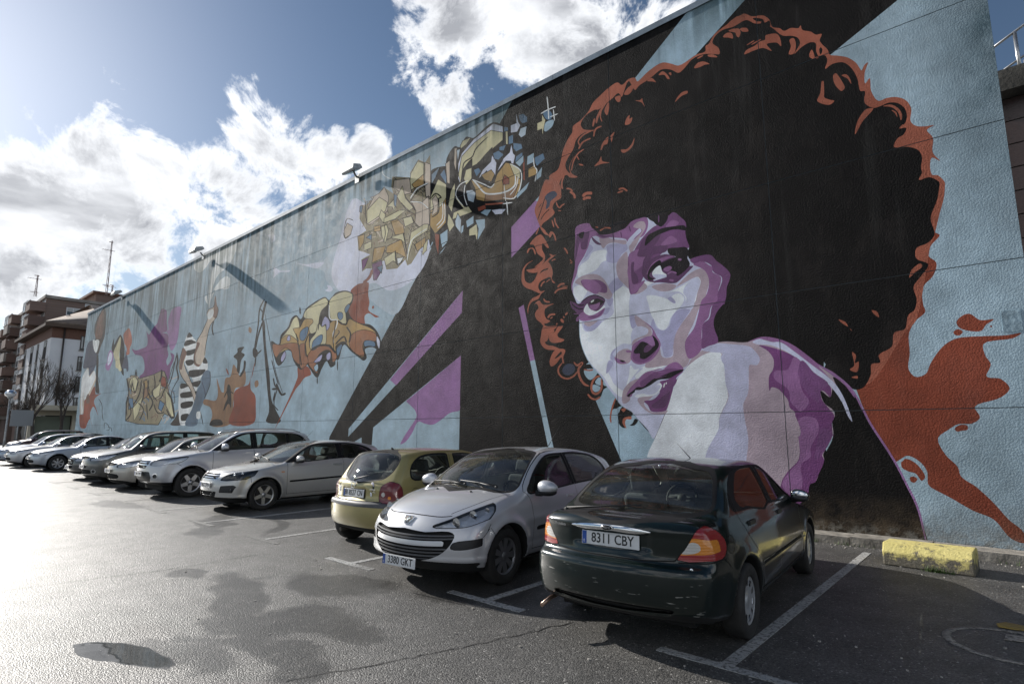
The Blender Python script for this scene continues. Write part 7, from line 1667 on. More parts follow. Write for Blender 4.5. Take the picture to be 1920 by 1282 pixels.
def m_parse(txt):
    out=[]
    for ln in txt.splitlines():
        ln=ln.strip()
        if not ln or ln[0]=='#': continue
        tk=ln.split();k=tk[0];c=tk[1];i=2;w=0
        if k=='s': w=float(tk[2]);i=3
        if k=='H':
            n=int(tk[2]);w=float(tk[3]);T=TILES[tk[4]];x0,y0=map(float,tk[5].split(','));x1,y1=map(float,tk[6].split(','))
            R=np.random.RandomState(n+int(x0))
            for _ in range(n):
                x,y=R.uniform(x0,x1),R.uniform(y0,y1);ang=R.choice([1.9,1.2,-.4,.9])+R.normal()*.15;Ln=R.uniform(25,80)
                q=[(T[0]+(x+Ln*t*np.cos(ang)+8*np.sin(3*t))/T[2],T[1]+(y+Ln*t*np.sin(ang))/T[2]) for t in (0,.5,1)]
                out.append((c,m_stroke(q,w)))
            continue
        pts=[];cur=None
        while i<len(tk):
            if tk[i] in TILES: cur=TILES[tk[i]];i+=1;continue
            x,y=map(float,tk[i].split(','));pts.append((cur[0]+x/cur[2],cur[1]+y/cur[2]));i+=1
        if k in 'qQ':
            P=np.array(pts) if k=='q' else m_cr(pts)
            out.append(('K',m_dil(P,1.15 if k=='q' else 1.0)));out.append((c,P));continue
        out.append((c,np.array(pts) if k=='p' else m_cr(pts) if k in 'SP' else m_stroke(pts,w)))
    return out
shapes=[(c,np.array([wall_uv(p) for p in P])) for c,P in m_parse(MUR)]
XE=[.28-3.28*i for i in range(17)]; ZE=[.0,2.02,4.09,6.16,8.22,10.38]; GAP=.006
XR=XE[0]; XL=XE[-1]
verts=[];edges=[]
def addloop(P):
    n0=len(verts); verts.extend([Vector(p) for p in P]); n=len(P); edges.extend([(n0+i,n0+(i+1)%n) for i in range(n)])
for c,P in shapes:
    P=np.stack([np.clip(P[:,0],XL-1,XR+1),np.clip(P[:,1],-.6,11.0)],1); addloop(P)
for i in range(16):
    for j in range(5): addloop([(XE[i+1]+GAP,ZE[j]+GAP),(XE[i]-GAP,ZE[j]+GAP),(XE[i]-GAP,ZE[j+1]-GAP),(XE[i+1]+GAP,ZE[j+1]-GAP)])
# long panels get a few extra cuts so no triangle is a sliver
cv,ce,cf,_,_,_=geometry.delaunay_2d_cdt(verts,edges,[],0,1e-4)
CV=np.array([(v.x,v.y) for v in cv]); CT=np.array([f for f in cf if len(f)==3]); CC=CV[CT].mean(1)
own=np.full(len(CT),-1)
for k,(c,P) in enumerate(shapes):
    m=np.nonzero((CC[:,0]>=P[:,0].min())&(CC[:,0]<=P[:,0].max())&(CC[:,1]>=P[:,1].min())&(CC[:,1]<=P[:,1].max()))[0]
    if not len(m): continue
    x,y=CC[m,0],CC[m,1]; ins=np.zeros(len(m),bool)
    a=P; b_=np.roll(P,1,0)
    for i in range(len(P)):
        cnd=(a[i,1]<=y)!=(b_[i,1]<=y)
        if cnd.any(): ins^=cnd&(x<a[i,0]+(y-a[i,1])*(b_[i,0]-a[i,0])/((b_[i,1]-a[i,1]) or 1e-12))
    own[m[ins]]=k
def mural_mat():
    m,nt,b=new_mat('mural_paint'); L,mk,ma,mr,noise,mix=nodes(nt)
    at=mk('ShaderNodeVertexColor',layer_name='paint').outputs[0]; tc=mk('ShaderNodeTexCoord').outputs['Object']; sp=mk('ShaderNodeSeparateXYZ'); L(tc,sp.inputs[0]); z=sp.outputs[2]
    # brush and roller variation
    n1=noise(tc,.7,6,.6); n2=noise(tc,3.2,5,.6); v=ma('MULTIPLY',mr(n1,.3,.7,.72,1.24),ma('MULTIPLY',mr(n2,.3,.7,.84,1.14),mr(noise(tc,55,2,.6),.3,.7,.93,1.07)))
    sc=mk('ShaderNodeVectorMath',operation='SCALE'); L(at,sc.inputs[0]); L(v,sc.inputs['Scale'])
    # smudged, chalky patches in the flat paint
    mp0=mk('ShaderNodeMapping'); L(tc,mp0.inputs[0]); mp0.inputs['Scale'].default_value=(1.5,1,.8); sm_=noise(mp0.outputs[0],1.1,8,.68)
    chalk=mr(sm_,.50,.74,0,.42)
    # thin dry spots let the warm undercoat through
    c=mix(mr(noise(tc,9,6,.7),.62,.78,0,.16),sc.outputs[0],(.16,.13,.12)); c=mix(ma('MULTIPLY',chalk,.30),c,(.15,.125,.112))
    # weather streaks running down from the coping
    mp=mk('ShaderNodeMapping'); L(tc,mp.inputs[0]); mp.inputs['Scale'].default_value=(2.6,1,.16); st=noise(mp.outputs[0],1.6,6,.62)
    mp2=mk('ShaderNodeMapping'); L(tc,mp2.inputs[0]); mp2.inputs['Scale'].default_value=(.5,1,.05); st2=noise(mp2.outputs[0],1.3,4,.5)
    reach=ma('MULTIPLY',ma('MAXIMUM',ma('MULTIPLY',mr(z,6.2,10.0,0,1),mr(sp.outputs[0],-17,-21,0,1)),mr(z,9.2,10.4,0,1)),mr(st2,.35,.62,.3,1.9)); s=ma('MULTIPLY',mr(st,.42,.58,0,1),reach,clamp=True)
    c=mix(ma('MULTIPLY',s,.85),c,mix(1.0,c,(.20,.25,.24),'MULTIPLY'))
    top=ma('MULTIPLY',mr(z,9.6,10.4,0,.55),mr(st,.3,.6,.3,1)); c=mix(top,c,mix(1.0,c,(.35,.40,.38),'MULTIPLY'))
    # pale streaks of lime on the dark paint
    c=mix(ma('MULTIPLY',mr(st,.58,.72,0,.05),mr(z,3,9,.3,1)),c,(.42,.42,.40))
    # edge stain down the open end of the wall, splash and moss at the foot
    e=ma('MULTIPLY',mr(sp.outputs[0],-.75,.30,0,1,True),mr(noise(tc,1.4,6,.65),.3,.6,.15,1)); e=ma('MULTIPLY',e,mr(z,4.8,6.8,.12,.9)); c=mix(e,c,mix(1.0,c,(.12,.17,.18),'MULTIPLY'))
    f=ma('MULTIPLY',mr(z,.75,.05,0,1),mr(noise(tc,3.5,7,.7),.35,.62,0,1),clamp=True); c=mix(ma('MULTIPLY',f,.8),c,(.13,.095,.06))
    f2=ma('MULTIPLY',mr(z,.32,.06,0,1),mr(noise(tc,9,6,.7),.45,.6,0,1)); c=mix(ma('MULTIPLY',f2,.7),c,(.34,.33,.29))
    chips=ma('MULTIPLY',mr(noise(tc,34,3,.7),.735,.76,0,.8),mr(z,2.2,.3,.1,1)); c=mix(chips,c,(.5,.5,.48))
    L(c,b.inputs['Base Color']); L(mr(n2,.3,.7,.62,.80),b.inputs['Roughness']); b.inputs['Specular IOR Level'].default_value=.12
    vo=mk('ShaderNodeTexVoronoi'); L(tc,vo.inputs['Vector']); vo.inputs['Scale'].default_value=38
    h=ma('ADD',ma('MULTIPLY',noise(tc,75,3,.7),1.0),ma('MULTIPLY',vo.outputs['Distance'],-1.1))
    bp=mk('ShaderNodeBump'); bp.inputs['Strength'].default_value=.5; bp.inputs['Distance'].default_value=.010; L(h,bp.inputs['Height'])
    b2=mk('ShaderNodeBump'); b2.inputs['Strength'].default_value=.35; b2.inputs['Distance'].default_value=.03; L(noise(tc,1.6,4),b2.inputs['Height']); L(b2.outputs[0],bp.inputs['Normal']); L(bp.outputs[0],b.inputs['Normal'])
    return m
MURM=mural_mat()
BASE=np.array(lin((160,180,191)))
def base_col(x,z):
    # the sky blue ground colour: cooler and deeper towards the top and the far end
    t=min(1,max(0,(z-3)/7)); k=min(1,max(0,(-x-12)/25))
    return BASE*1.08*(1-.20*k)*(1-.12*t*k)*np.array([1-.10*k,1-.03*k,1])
LC={k:np.array(lin(v)) for k,v in PCOL.items()}
wallroot=empty('mural_wall',(0,0,0),0,'long painted wall with a giant woman\'s portrait, orange curls and graffiti lettering','wall')
pi=np.floor((XR-CC[:,0])/3.28).astype(int); pj=np.searchsorted(ZE,CC[:,1])-1
fx=(XR-CC[:,0])-pi*3.28; okx=(fx>GAP)&(fx<3.28-GAP)
zl=np.array(ZE+[99]); pjc=np.clip(pj,0,5); okz=(pj>=0)&(pj<5)&(CC[:,1]>zl[pjc]+GAP)&(CC[:,1]<zl[np.clip(pjc+1,0,6)]-GAP)
ok=okx&okz&(pi>=0)&(pi<16)
for i in range(16):
    for j in range(5):
        m=np.nonzero(ok&(pi==i)&(pj==j))[0]
        if not len(m): continue
        T=CT[m]; u,inv=np.unique(T.ravel(),return_inverse=True); T2=inv.reshape(-1,3); V=CV[u]
        x0,x1,z0,z1=XE[i+1]+GAP,XE[i]-GAP,ZE[j]+GAP,ZE[j+1]-GAP
        V3=[(v[0],WY,v[1]) for v in V]; n=len(V3)
        V3+=[(x0,WY,z0),(x1,WY,z0),(x1,WY,z1),(x0,WY,z1),(x0,WY+.03,z0),(x1,WY+.03,z0),(x1,WY+.03,z1),(x0,WY+.03,z1)]
        a=V[T2]; cr2=(a[:,1,0]-a[:,0,0])*(a[:,2,1]-a[:,0,1])-(a[:,1,1]-a[:,0,1])*(a[:,2,0]-a[:,0,0])
        T2[cr2<0]=T2[cr2<0][:,::-1]     # facing -Y
        F=[tuple(t) for t in T2]+[(n+4,n+5,n+1,n+0),(n+5,n+6,n+2,n+1),(n+6,n+7,n+3,n+2),(n+7,n+4,n+0,n+3)]
        me=bpy.data.meshes.new('wall_panel'); me.from_pydata(V3,[],[tuple(map(int,f)) for f in F]); me.update()
        at=me.color_attributes.new('paint','FLOAT_COLOR','CORNER'); buf=np.ones((len(me.loops),4),np.float32); li=0
        for k_,t in enumerate(m):
            o=own[t]
            for q_ in range(3):
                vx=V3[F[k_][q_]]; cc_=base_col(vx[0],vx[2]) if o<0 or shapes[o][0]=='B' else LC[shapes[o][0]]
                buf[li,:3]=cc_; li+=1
        buf[li:,:3]=BASE*.5
        at.data.foreach_set('color',buf.ravel())
        link('wall_panel',me,MURM,wallroot)
JM=plain('joint_mortar',(.16,.17,.18),.9)
MB().box(XL,XR-.004,WY+.02,WY+.32,0,10.385).out('wall_core',JM,wallroot)
CO=plain('coping_metal',(.20,.25,.30),.6,met=.2,noise=.25,nscale=3)
x=XR+.05; k=0
while x>XL-.06:
    x2=max(x-4.1,XL-.08); MB().box(x2+.003,x-.003,WY-.022,WY+.38,10.39,10.47).bevel(.008,1).out('coping',CO,wallroot)
    MB().box(x2+.003,x-.003,WY-.027,WY-.019,10.33,10.465).out('coping_lip',CO,wallroot); x=x2
# patched rectangle on the end panel
_a=on_y(1876,579,WY); _b=on_y(1919,620,WY); MB().box(_a.x,min(_b.x,XR-.02),WY-.006,WY+.0,_b.z,_b.z+(_a.z-_b.z)*.9).bevel(.004,1).out('repair_patch',plain('patch_mortar',(.28,.38,.44),.8,noise=.25,nscale=12,bump=1.0,bscale=14),wallroot)
# ------------------------------------------------------------------ floodlights on the wall head
FL=plain('floodlight_grey',(.36,.37,.37),.45,met=.6,noise=.3); FG=glass_mat('floodlight_glass',(.8,.8,.78))
def floodlight(x,label,reach=1.12):
    r=empty('wall_floodlight',(x,WY,10.4),0,label,'floodlight','floodlights along the top of the wall')
    MB().box(-.12,.12,-.095,-.079,-.28,.0).out('bracket',FL,r)
    MB().tube([(0,-.09,-.08),(0,-.16,-.03),(0,-.22,.06)],[.035,.035,.035],8).out('arm',FL,r)
    M=Matrix.Translation((0,-.36*reach,.12))@Matrix.Rotation(R_(26),4,'X')@Matrix.Diagonal((1.0,.58*reach,1.0,1))
    h=MB(); h.prism([(-.42,-.06),(-.42,.0),(-.25,.13),(.30,.09),(.36,.0),(.36,-.06)],'x',-.36,.36,M); h.bevel(.015,2).out('lamp_housing',FL,r)
    f=MB().box(-.33,.33,-.37,.26,-.075,-.062,M).out('lamp_frame',MT['alloy'],r); MB().box(-.29,.29,-.33,.22,-.084,-.076,M).out('lamp_glass',FG,f)
    MB().box(-.24,.24,-.20,.10,-.0615,-.0605,M).out('reflector_plate',MT['chrome'],f)
floodlight(-16.3,'wall floodlight nearest the camera, beside the yellow graffiti',.85)
floodlight(-29.8,'wall floodlight above the white painted flame, middle of the three')
floodlight(-43.3,'wall floodlight farthest from the camera, near the end of the wall')
# ------------------------------------------------------------------ yellow wheel stop
def block_mat():
    m,nt,b=new_mat('worn_yellow_concrete'); L,mk,ma,mr,noise,mix=nodes(nt); tc=mk('ShaderNodeTexCoord').outputs['Object']; sp=mk('ShaderNodeSeparateXYZ'); L(tc,sp.inputs[0])
    f=mr(ma('ADD',noise(tc,9,7,.72),ma('MULTIPLY',mr(sp.outputs[2],.22,.02,0,1),.26)),.56,.66,0,1); L(mix(f,mix(noise(tc,5,4),(.62,.52,.16),(.70,.62,.26)),mix(noise(tc,30,4),(.07,.06,.04),(.22,.20,.16))),b.inputs['Base Color'])
    b.inputs['Roughness'].default_value=.85; bp=mk('ShaderNodeBump'); bp.inputs['Strength'].default_value=.9; bp.inputs['Distance'].default_value=.02; L(ma('ADD',noise(tc,24,6,.7),ma('MULTIPLY',f,-.25)),bp.inputs['Height']); L(bp.outputs[0],b.inputs['Normal']); return m
g0=on_g(1656,1058); g1=on_g(1829,1082)
wsr=MB().prism([(0,.0),(.0,.17),(.10,.27),(.46,.27),(.56,.17),(.56,0)],'x',0,(g1-g0).length).bevel(.016,2)
for v in wsr.bm.verts: v.co+=Vector((math.sin(v.co.z*40+v.co.y*9)*.004,math.sin(v.co.x*11)*.006,math.sin(v.co.x*17+v.co.y*13)*.006))
o=wsr.out('wheel_stop',block_mat()); o.location=(g0.x,g0.y,0); o.rotation_euler=(0,0,math.atan2(g1.y-g0.y,g1.x-g0.x)); tag(o,'chipped yellow concrete block at the foot of the wall','wheel stop')
# a few weeds at the foot of the block and the kerb
gm=plain('weed_leaf',(.06,.11,.02),.6)
rw_=random.Random(8); wd=MB()
for _ in range(70):
    x=rw_.choice([rw_.uniform(-3,.3),-.95+rw_.gauss(0,.05)]); y=10.01 if x!=-.95 else 9.0
    if abs(x+.95)<.2: y=g0.y+(g1.y-g0.y)*.6-.03
    for _ in range(3):
        a=rw_.uniform(0,6.28); h=rw_.uniform(.03,.09); p=Vector((x+rw_.gauss(0,.02),y+rw_.gauss(0,.01),0)); t=p+Vector((math.cos(a)*h*.5,math.sin(a)*h*.5-.02,h)); s=Vector((-math.sin(a),math.cos(a),0))*.004
        vs=[wd.bm.verts.new(q) for q in (p-s,p+s,t)]; wd.bm.faces.new(vs)
tag(wd.out('weeds',gm),'small green weeds growing along the kerb','weeds',kind='stuff')

# grit, gravel and a few pale scraps lying on the asphalt
gr_=MB(); rg_=random.Random(21)
for _ in range(420):
    if rg_.random()<.7: x=rg_.uniform(-9,.6); y=10.0-abs(rg_.gauss(0,.10))-.01
    else: x=rg_.uniform(-8,1); y=rg_.uniform(2.2,9.5)
    r=rg_.uniform(.004,.012); m=Matrix.Translation((x,y,r*.4))@Matrix.Rotation(rg_.uniform(0,6),4,'Z')
    gr_.prism([(-r,-r*.6),(r*.7,-r),(r,r*.5),(-r*.4,r)],'z',-r*.4,r*.6,m)
tag(gr_.out('grit',plain('grit_stone',(.34,.32,.29),.9,noise=.4,nscale=5)),'loose grit and small pale stones scattered by the kerb','grit',kind='stuff')

# ------------------------------------------------------------------ tiled building beyond the right end of the wall
def tile_block():
    r=empty('tiled_building',(0,0,0),0,'dark brown tiled building with a concrete roof slab past the right end of the wall','building')
    Yb=12.6; a=on_y(1874,150,Yb); b=on_y(1879,188,Yb); 
    TM=plain('brown_tile',(.075,.048,.045),.35,noise=.25,nscale=1.7,bump=.3,bscale=20,rnoise=.1); GM=plain('tile_grout',(.03,.026,.024),.9)
    MB().box(.30,9,Yb+.02,Yb+8,0,b.z-.002).out('wall_core',GM,r)
    MB().box(-.5,9.3,Yb-.35,Yb+8.2,b.z,a.z).bevel(.02,1).out('roof_slab',plain('weathered_concrete',(.10,.095,.085),.9,noise=.5,nscale=1.5,bump=.8,bscale=20),r)
    s=.42; me=None; z=b.z-.01; n=0
    while z>0.3:
        for i in range(5):
            x=.305+i*s
            if me is None:
                o=MB().box(0,s-.02,-.0,.03,-s+.02,0).bevel(.004,1).out('tile',TM,r); me=o.data
            else: o=link('tile',me,None,r)
            o.location=(x,Yb-.008,z); n+=1
        z-=s
    return r,a
tb,ta=tile_block()
rr_=empty('roof_railing',(0,0,0),0,'steel pipe railing standing on the roof slab at top right','railing'); RL=plain('galvanised_pipe',(.45,.46,.47),.35,met=.9,noise=.2)
Yr=12.75
tp=[on_y(1866,87,Yr),on_y(1925,43,Yr)]; d=(tp[1]-tp[0]); 
MB().tube([tp[0]-d*.6,tp[1]+d*2],.024,8).out('rail',RL,rr_)
mp_=[on_y(1873,138,Yr),on_y(1925,101,Yr)]; d2=mp_[1]-mp_[0]; MB().tube([mp_[0]-d2*.5,mp_[1]+d2*2],.02,8).out('rail',RL,rr_)
for px in (1902,1942,1990):
    t=on_y(px,60-(px-1902)*.74,Yr); MB().tube([(t.x,Yr,ta.z),(t.x,Yr,t.z)],.03,8).out('post',RL,rr_)
    MB().tube([(t.x+.1,Yr+.45,ta.z),(t.x+.1,Yr+.45,t.z-.35)],.02,8).out('strut',RL,rr_)
# ------------------------------------------------------------------ buildings past the far end of the wall
def brick_mat(name,c1,c2,sc=1.0):
    m,nt,b=new_mat(name); L,mk,ma,mr,noise,mix=nodes(nt); tc=mk('ShaderNodeTexCoord').outputs['Object']
    mp=mk('ShaderNodeMapping'); L(tc,mp.inputs[0]); mp.inputs['Rotation'].default_value=(R_(90),0,0)
    bt=mk('ShaderNodeTexBrick'); L(mp.outputs[0],bt.inputs['Vector']); bt.inputs['Scale'].default_value=1.6*sc; bt.inputs['Color1'].default_value=(*c1,1); bt.inputs['Color2'].default_value=(*c2,1); bt.inputs['Mortar'].default_value=(.16,.14,.12,1); bt.inputs['Mortar Size'].default_value=.012
    L(mix(.6,bt.outputs[0],mix(noise(tc,.4,5),c1,c2)),b.inputs['Base Color']); b.inputs['Roughness'].default_value=.85; return m
BR=brick_mat('brown_brick',(.19,.125,.10),(.26,.18,.15)); BR2=brick_mat('dark_brick',(.13,.085,.07),(.18,.12,.10)); WHT=plain('white_render',(.72,.72,.73),.8,noise=.10,nscale=.35); RUST=plain('rust_band',(.16,.08,.055),.8,noise=.15)
WIN=plain('window_glass',(.025,.03,.035),.08,spec=.8); SHU=plain('roller_shutter',(.50,.50,.48),.6); FRM=plain('window_frame_dark',(.05,.04,.035),.5); FRW=plain('window_frame_white',(.7,.7,.7),.5); TERR=plain('roof_tile',(.20,.155,.125),.8,noise=.35,nscale=1.2); CONC=plain('balcony_concrete',(.30,.27,.24),.8,noise=.3,nscale=.8); CREAM=plain('cream_render',(.50,.45,.35),.8,noise=.1,nscale=.5); DK=plain('shop_dark',(.03,.028,.026),.4)
def window(root,c,w,h,axis,shut=.45,fr=None,depth=.14):
    """axis 'x': wall faces +X ; 'y': wall faces -Y. A recessed frame, pane and half lowered shutter"""
    fr=fr or FRM
    def bx(mb,a0,a1,d0,d1,z0,z1):
        return mb.box(c[0]+d0,c[0]+d1,c[1]+a0,c[1]+a1,c[2]+z0,c[2]+z1) if axis=='x' else mb.box(c[0]+a0,c[0]+a1,c[1]-d1,c[1]-d0,c[2]+z0,c[2]+z1)
    m=MB(); t=.09
    bx(m,-w/2,w/2,-.02,.05,-h/2,-h/2+t); bx(m,-w/2,w/2,-.02,.05,h/2-t,h/2); bx(m,-w/2,-w/2+t,-.02,.05,-h/2+t,h/2-t); bx(m,w/2-t,w/2,-.02,.05,-h/2+t,h/2-t); bx(m,-t/2,t/2,-.02,.05,-h/2+t,h/2-t)
    f=m.out('window',fr,root)
    m=MB(); bx(m,-w/2+t,w/2-t,-.01,.012,-h/2+t,h/2-t); m.out('pane',WIN,f)
    if shut>0: m=MB(); bx(m,-w/2+t,w/2-t,.014,.03,h/2-t-(h-2*t)*shut,h/2-t); m.out('shutter',SHU,f)
    m=MB(); bx(m,-w/2-.08,w/2+.08,.0,.14,-h/2-.08,-h/2-.002); m.out('sill',CONC,f)
XW=-72.0
def white_building():
    c=on_x(88,700,XW); zt=on_x(90,612,XW).z; Y0=c.y; Y1=on_x(190,700,XW).y; D=16.0
    r=empty('white_apartment_block',(XW,Y0,0),0,'white rendered block with a low tiled roof and a rust red band under the eaves','building')
    zb=on_x(92,632,XW).z; zg=4.0
    def B(*a): return MB().box(a[0]-XW,a[1]-XW,a[2]-Y0,a[3]-Y0,a[4],a[5])
    B(XW-D,XW,Y0,Y1,zg,zb).out('wall',WHT,r); B(XW-D-.003,XW+.003,Y0-.003,Y1,zb,zt).out('eaves_band',RUST,r)
    B(XW-D,XW-.3,Y0+.3,Y1,0,zg).out('ground_floor',DK,r)
    e=.7; rz=on_x(140,572,XW-8).z
    m=MB(); h=rz-zt; P=[(e,-e,zt+.3),(e,Y1-Y0,zt+.3),(-D-e,Y1-Y0,zt+.3),(-D-e,-e,zt+.3),(-D/2,6.0,zt+.3+h),(-D/2,Y1-Y0,zt+.3+h)]
    vs=[m.bm.verts.new(p) for p in P]
    for f in ((0,1,5,4),(3,0,4),(2,3,4,5),(3,2,1,0),(1,2,5)): m.bm.faces.new([vs[i] for i in f])
    bmesh.ops.recalc_face_normals(m.bm,faces=m.bm.faces); rf=m.out('roof',TERR,r)
    # rolls of roof tile, and the overhanging eave board
    t=MB()
    n=40
    for i in range(n):
        y=-e+(Y1-Y0+e)*i/n; k=min(1,(y+e)/(6+e)) if y<6 else 1
        x1=e+(-D/2-e)*k; z1=zt+.3+h*k; t.tube([(e+.02,y,zt+.34),(x1,y,z1+.04)],.13,5)
    rt=t.out('tile_rolls',TERR,r); rt['kind']='stuff'
    B(XW-D-e,XW+e,Y0-e,Y1,zt+.001,zt+.29).out('eave_board',plain('eave_brown',(.10,.065,.045),.7),r)
    # windows on the face turned to us
    for (pa,pb,ya,yb,s) in ((150,163,630,657,.9),(144,158,668,695,.35),(140,154,706,734,.35),(136,150,745,767,.35)):
        a=on_x((pa+pb)/2,(ya+yb)/2,XW); w=abs(on_x(pb,ya,XW).y-on_x(pa,ya,XW).y)*.95; hh=on_x(pa,ya,XW).z-on_x(pa,yb,XW).z
        window(r,(a.x-XW,a.y-Y0,a.z),w,hh,'x',s)
    zs=[on_x(88,y,XW).z for y in (652,690,728,760)]
    for z in zs:
        for dx,ww in ((-2.4,1.2),(-6.2,.8),(-9.4,1.2),(-13.4,1.0)): window(r,(dx,0,z),ww,2.0,'y',.3)
    a=on_x(122,612,XW); MB().tube([(.12,a.y-Y0,zt),(.12,a.y-Y0,3.2)],.08,6).out('drain_pipe',FRM,r)
    for dx,dy in ((-9,7),): B(XW+dx-.5,XW+dx+.5,Y0+dy-.5,Y0+dy+.5,zt+1,rz+.5).out('chimney',BR,r)
    # shops on the ground floor
    s=MB().box(.0,.4,-1.0,Y1-Y0,3.1,4.1); s.out('shop_fascia',CREAM,r)
    for i in range(6):
        y=-1.0+i*3.4; MB().box(.0,.35,y,y+.45,0,3.1).out('shop_pillar',CREAM,r)
        MB().box(.02,.06,y+.5,y+3.3,.3,3.0).out('shop_window',DK if i%2 else plain('awning_green_%d'%i,(.14,.16,.12),.7),r)
    MB().box(.40,2.6,-1.0,Y1-Y0,3.55,3.72).out('canopy',CREAM,r)
white_building()
def brick_building():
    X=-86.0; c=on_x(70,700,X); Y0=c.y; zt=on_x(70,556,X).z; Y1=on_x(215,700,X).y; D=26
    r=empty('brick_apartment_tower',(X,Y0,0),0,'tall brown brick apartment block with stacked balconies behind the white one','building')
    MB().box(-D,0,0,Y1-Y0,0,zt).out('wall',BR,r); MB().box(-D-.2,.2,-.2,Y1-Y0,zt+.001,zt+.35).out('parapet',CONC,r)
    a=on_x(137,585,X); window(r,(.0,a.y-Y0,a.z),abs(on_x(150,580,X).y-on_x(124,580,X).y),on_x(137,577,X).z-on_x(137,592,X).z,'x',.5,FRW)
    a=on_x(172,583,X); window(r,(.0,a.y-Y0,a.z),1.5,1.6,'x',.6,FRW)
    n=8; fh=(zt-3.4)/n
    for i in range(n):
        z=3.4+fh*(i+.1)
        for j,dx in enumerate((-1.2,-6.5,-13.5,-20.5)):
            w=3.6 if j%2 else 2.6
            if j%2==0:
                b=MB().box(dx-w/2,dx+w/2,-1.5,-.001,z-.12,z+1.0); q=b.out('balcony',BR if i%2 else BR2,r)
                MB().box(dx-w/2-.05,dx+w/2+.05,-1.56,-1.44,z+1.001,z+1.08).out('balcony_rail',FRW,q)
                window(r,(dx,0,z+1.35),1.8,1.5,'y',.3,FRW)
            else:
                b=MB().box(dx-w/2,dx+w/2,-1.0,-.001,z-.12,z+fh-.35); q=b.out('bay',SHU if i in (1,5) else BR2,r)
                window(r,(dx,-1.0,z+1.2),w*.8,1.4,'y',.35,FRW)
    for py,w,h in ((6.5,1.2,1.4),(13,1.6,1.0)): MB().box(-4,-3,py,py+w,zt+.35,zt+.35+h).out('chimney',plain('clay_chimney_%d'%int(py),(.36,.12,.07),.8),r)
    b0=on_x(172,560,X-3); MB().box(-9,-1,b0.y-Y0,b0.y-Y0+5,zt+.36,zt+1.6).out('stair_tower',BR,r); MB().box(-9.3,-.7,b0.y-Y0-.4,b0.y-Y0+5.3,zt+1.601,zt+1.9).out('stair_roof',RUST,r)
    m=MB(); vs=[m.bm.verts.new(p) for p in ((-.5,Y1*0+8,zt+.4),(-.5,Y1-Y0,zt+.4),(-6,Y1-Y0,zt+2),(-6,8,zt+2))]; m.bm.faces.new(vs); m.out('tiled_roof',TERR,r)
    return r,X,Y0,zt
bb,BX,BY0,BZT=brick_building()
def brick_left():
    X=-98.0; c=on_x(28,700,X); Y0=c.y; zt=on_x(28,600,X).z
    for k,(xo,yo,dz,lab) in enumerate(((0,0,0,'dark brick flats stepping forward left of the tall brick block'),(-16,-10,-2.0,'dark brick flats at the left edge of the picture'))):
        r=empty('brick_flats',(X+xo,Y0+yo,0),0,lab,'building')
        z1=zt+dz; MB().box(-15.5,0,0,30,0,z1).out('wall',BR2,r); MB().box(-15.7,.2,-.2,30.2,z1+.001,z1+.3).out('parapet',CONC,r)
        n=7; fh=(z1-3)/n
        for i in range(n):
            z=3+fh*(i+.1)
            for dx in (-2,-7,-12):
                q=MB().box(dx-1.6,dx+1.6,-1.3,-.001,z-.12,z+1.0).out('balcony',BR if (i+dx)%2 else CONC,r); window(r,(dx,0,z+1.4),1.7,1.4,'y',.3,FRW)
            for dy in (1.8,5.5): window(r,(0,dy,z+1.2),1.4,1.4,'x',.4,FRW)
brick_left()
def antenna(px,pyt,pyb,X,label,n=9):
    b=on_x(px,pyb,X); t=on_x(px,pyt,X); r=empty('roof_antenna',(b.x,b.y,b.z),0,label,'antenna'); h=t.z-b.z; AM=plain('antenna_steel_%d'%px,(.42,.33,.31),.6,met=.3)
    m=MB()
    for a in range(3):
        th=a*2.094; m.tube([(.14*math.cos(th),.14*math.sin(th),0),(.05*math.cos(th),.05*math.sin(th),h)],.025,4)
    m.out('mast',AM,r); m=MB(); k=int(h/.9)
    for i in range(k):
        z=h*i/k; s=.14-.09*i/k
        for a in range(3):
            t0=a*2.094; t1=(a+1)*2.094; m.tube([(s*math.cos(t0),s*math.sin(t0),z),(s*math.cos(t1),s*math.sin(t1),z+h/k)],.014,3)
    m.out('lattice',AM,r)['kind']='stuff'
    for z,w in ((h*.97,.3),(h*.82,.9),(h*.2,.5)): 
        m=MB().tube([(0,-w,z),(0,w*.4,z)],.022,4)
        for q in np.linspace(-w,w*.4,6): m.tube([(-.25,q,z),(.25,q,z)],.02,3)
        m.out('aerial_array',AM,r)
antenna(199,449,556,-84,'tall lattice antenna mast on the brick roof above the wall end'); antenna(66,515,556,-88,'short antenna at the left corner of the brick roof'); antenna(209,534,556,-90,'small rooftop antenna just right of the tall lattice mast')
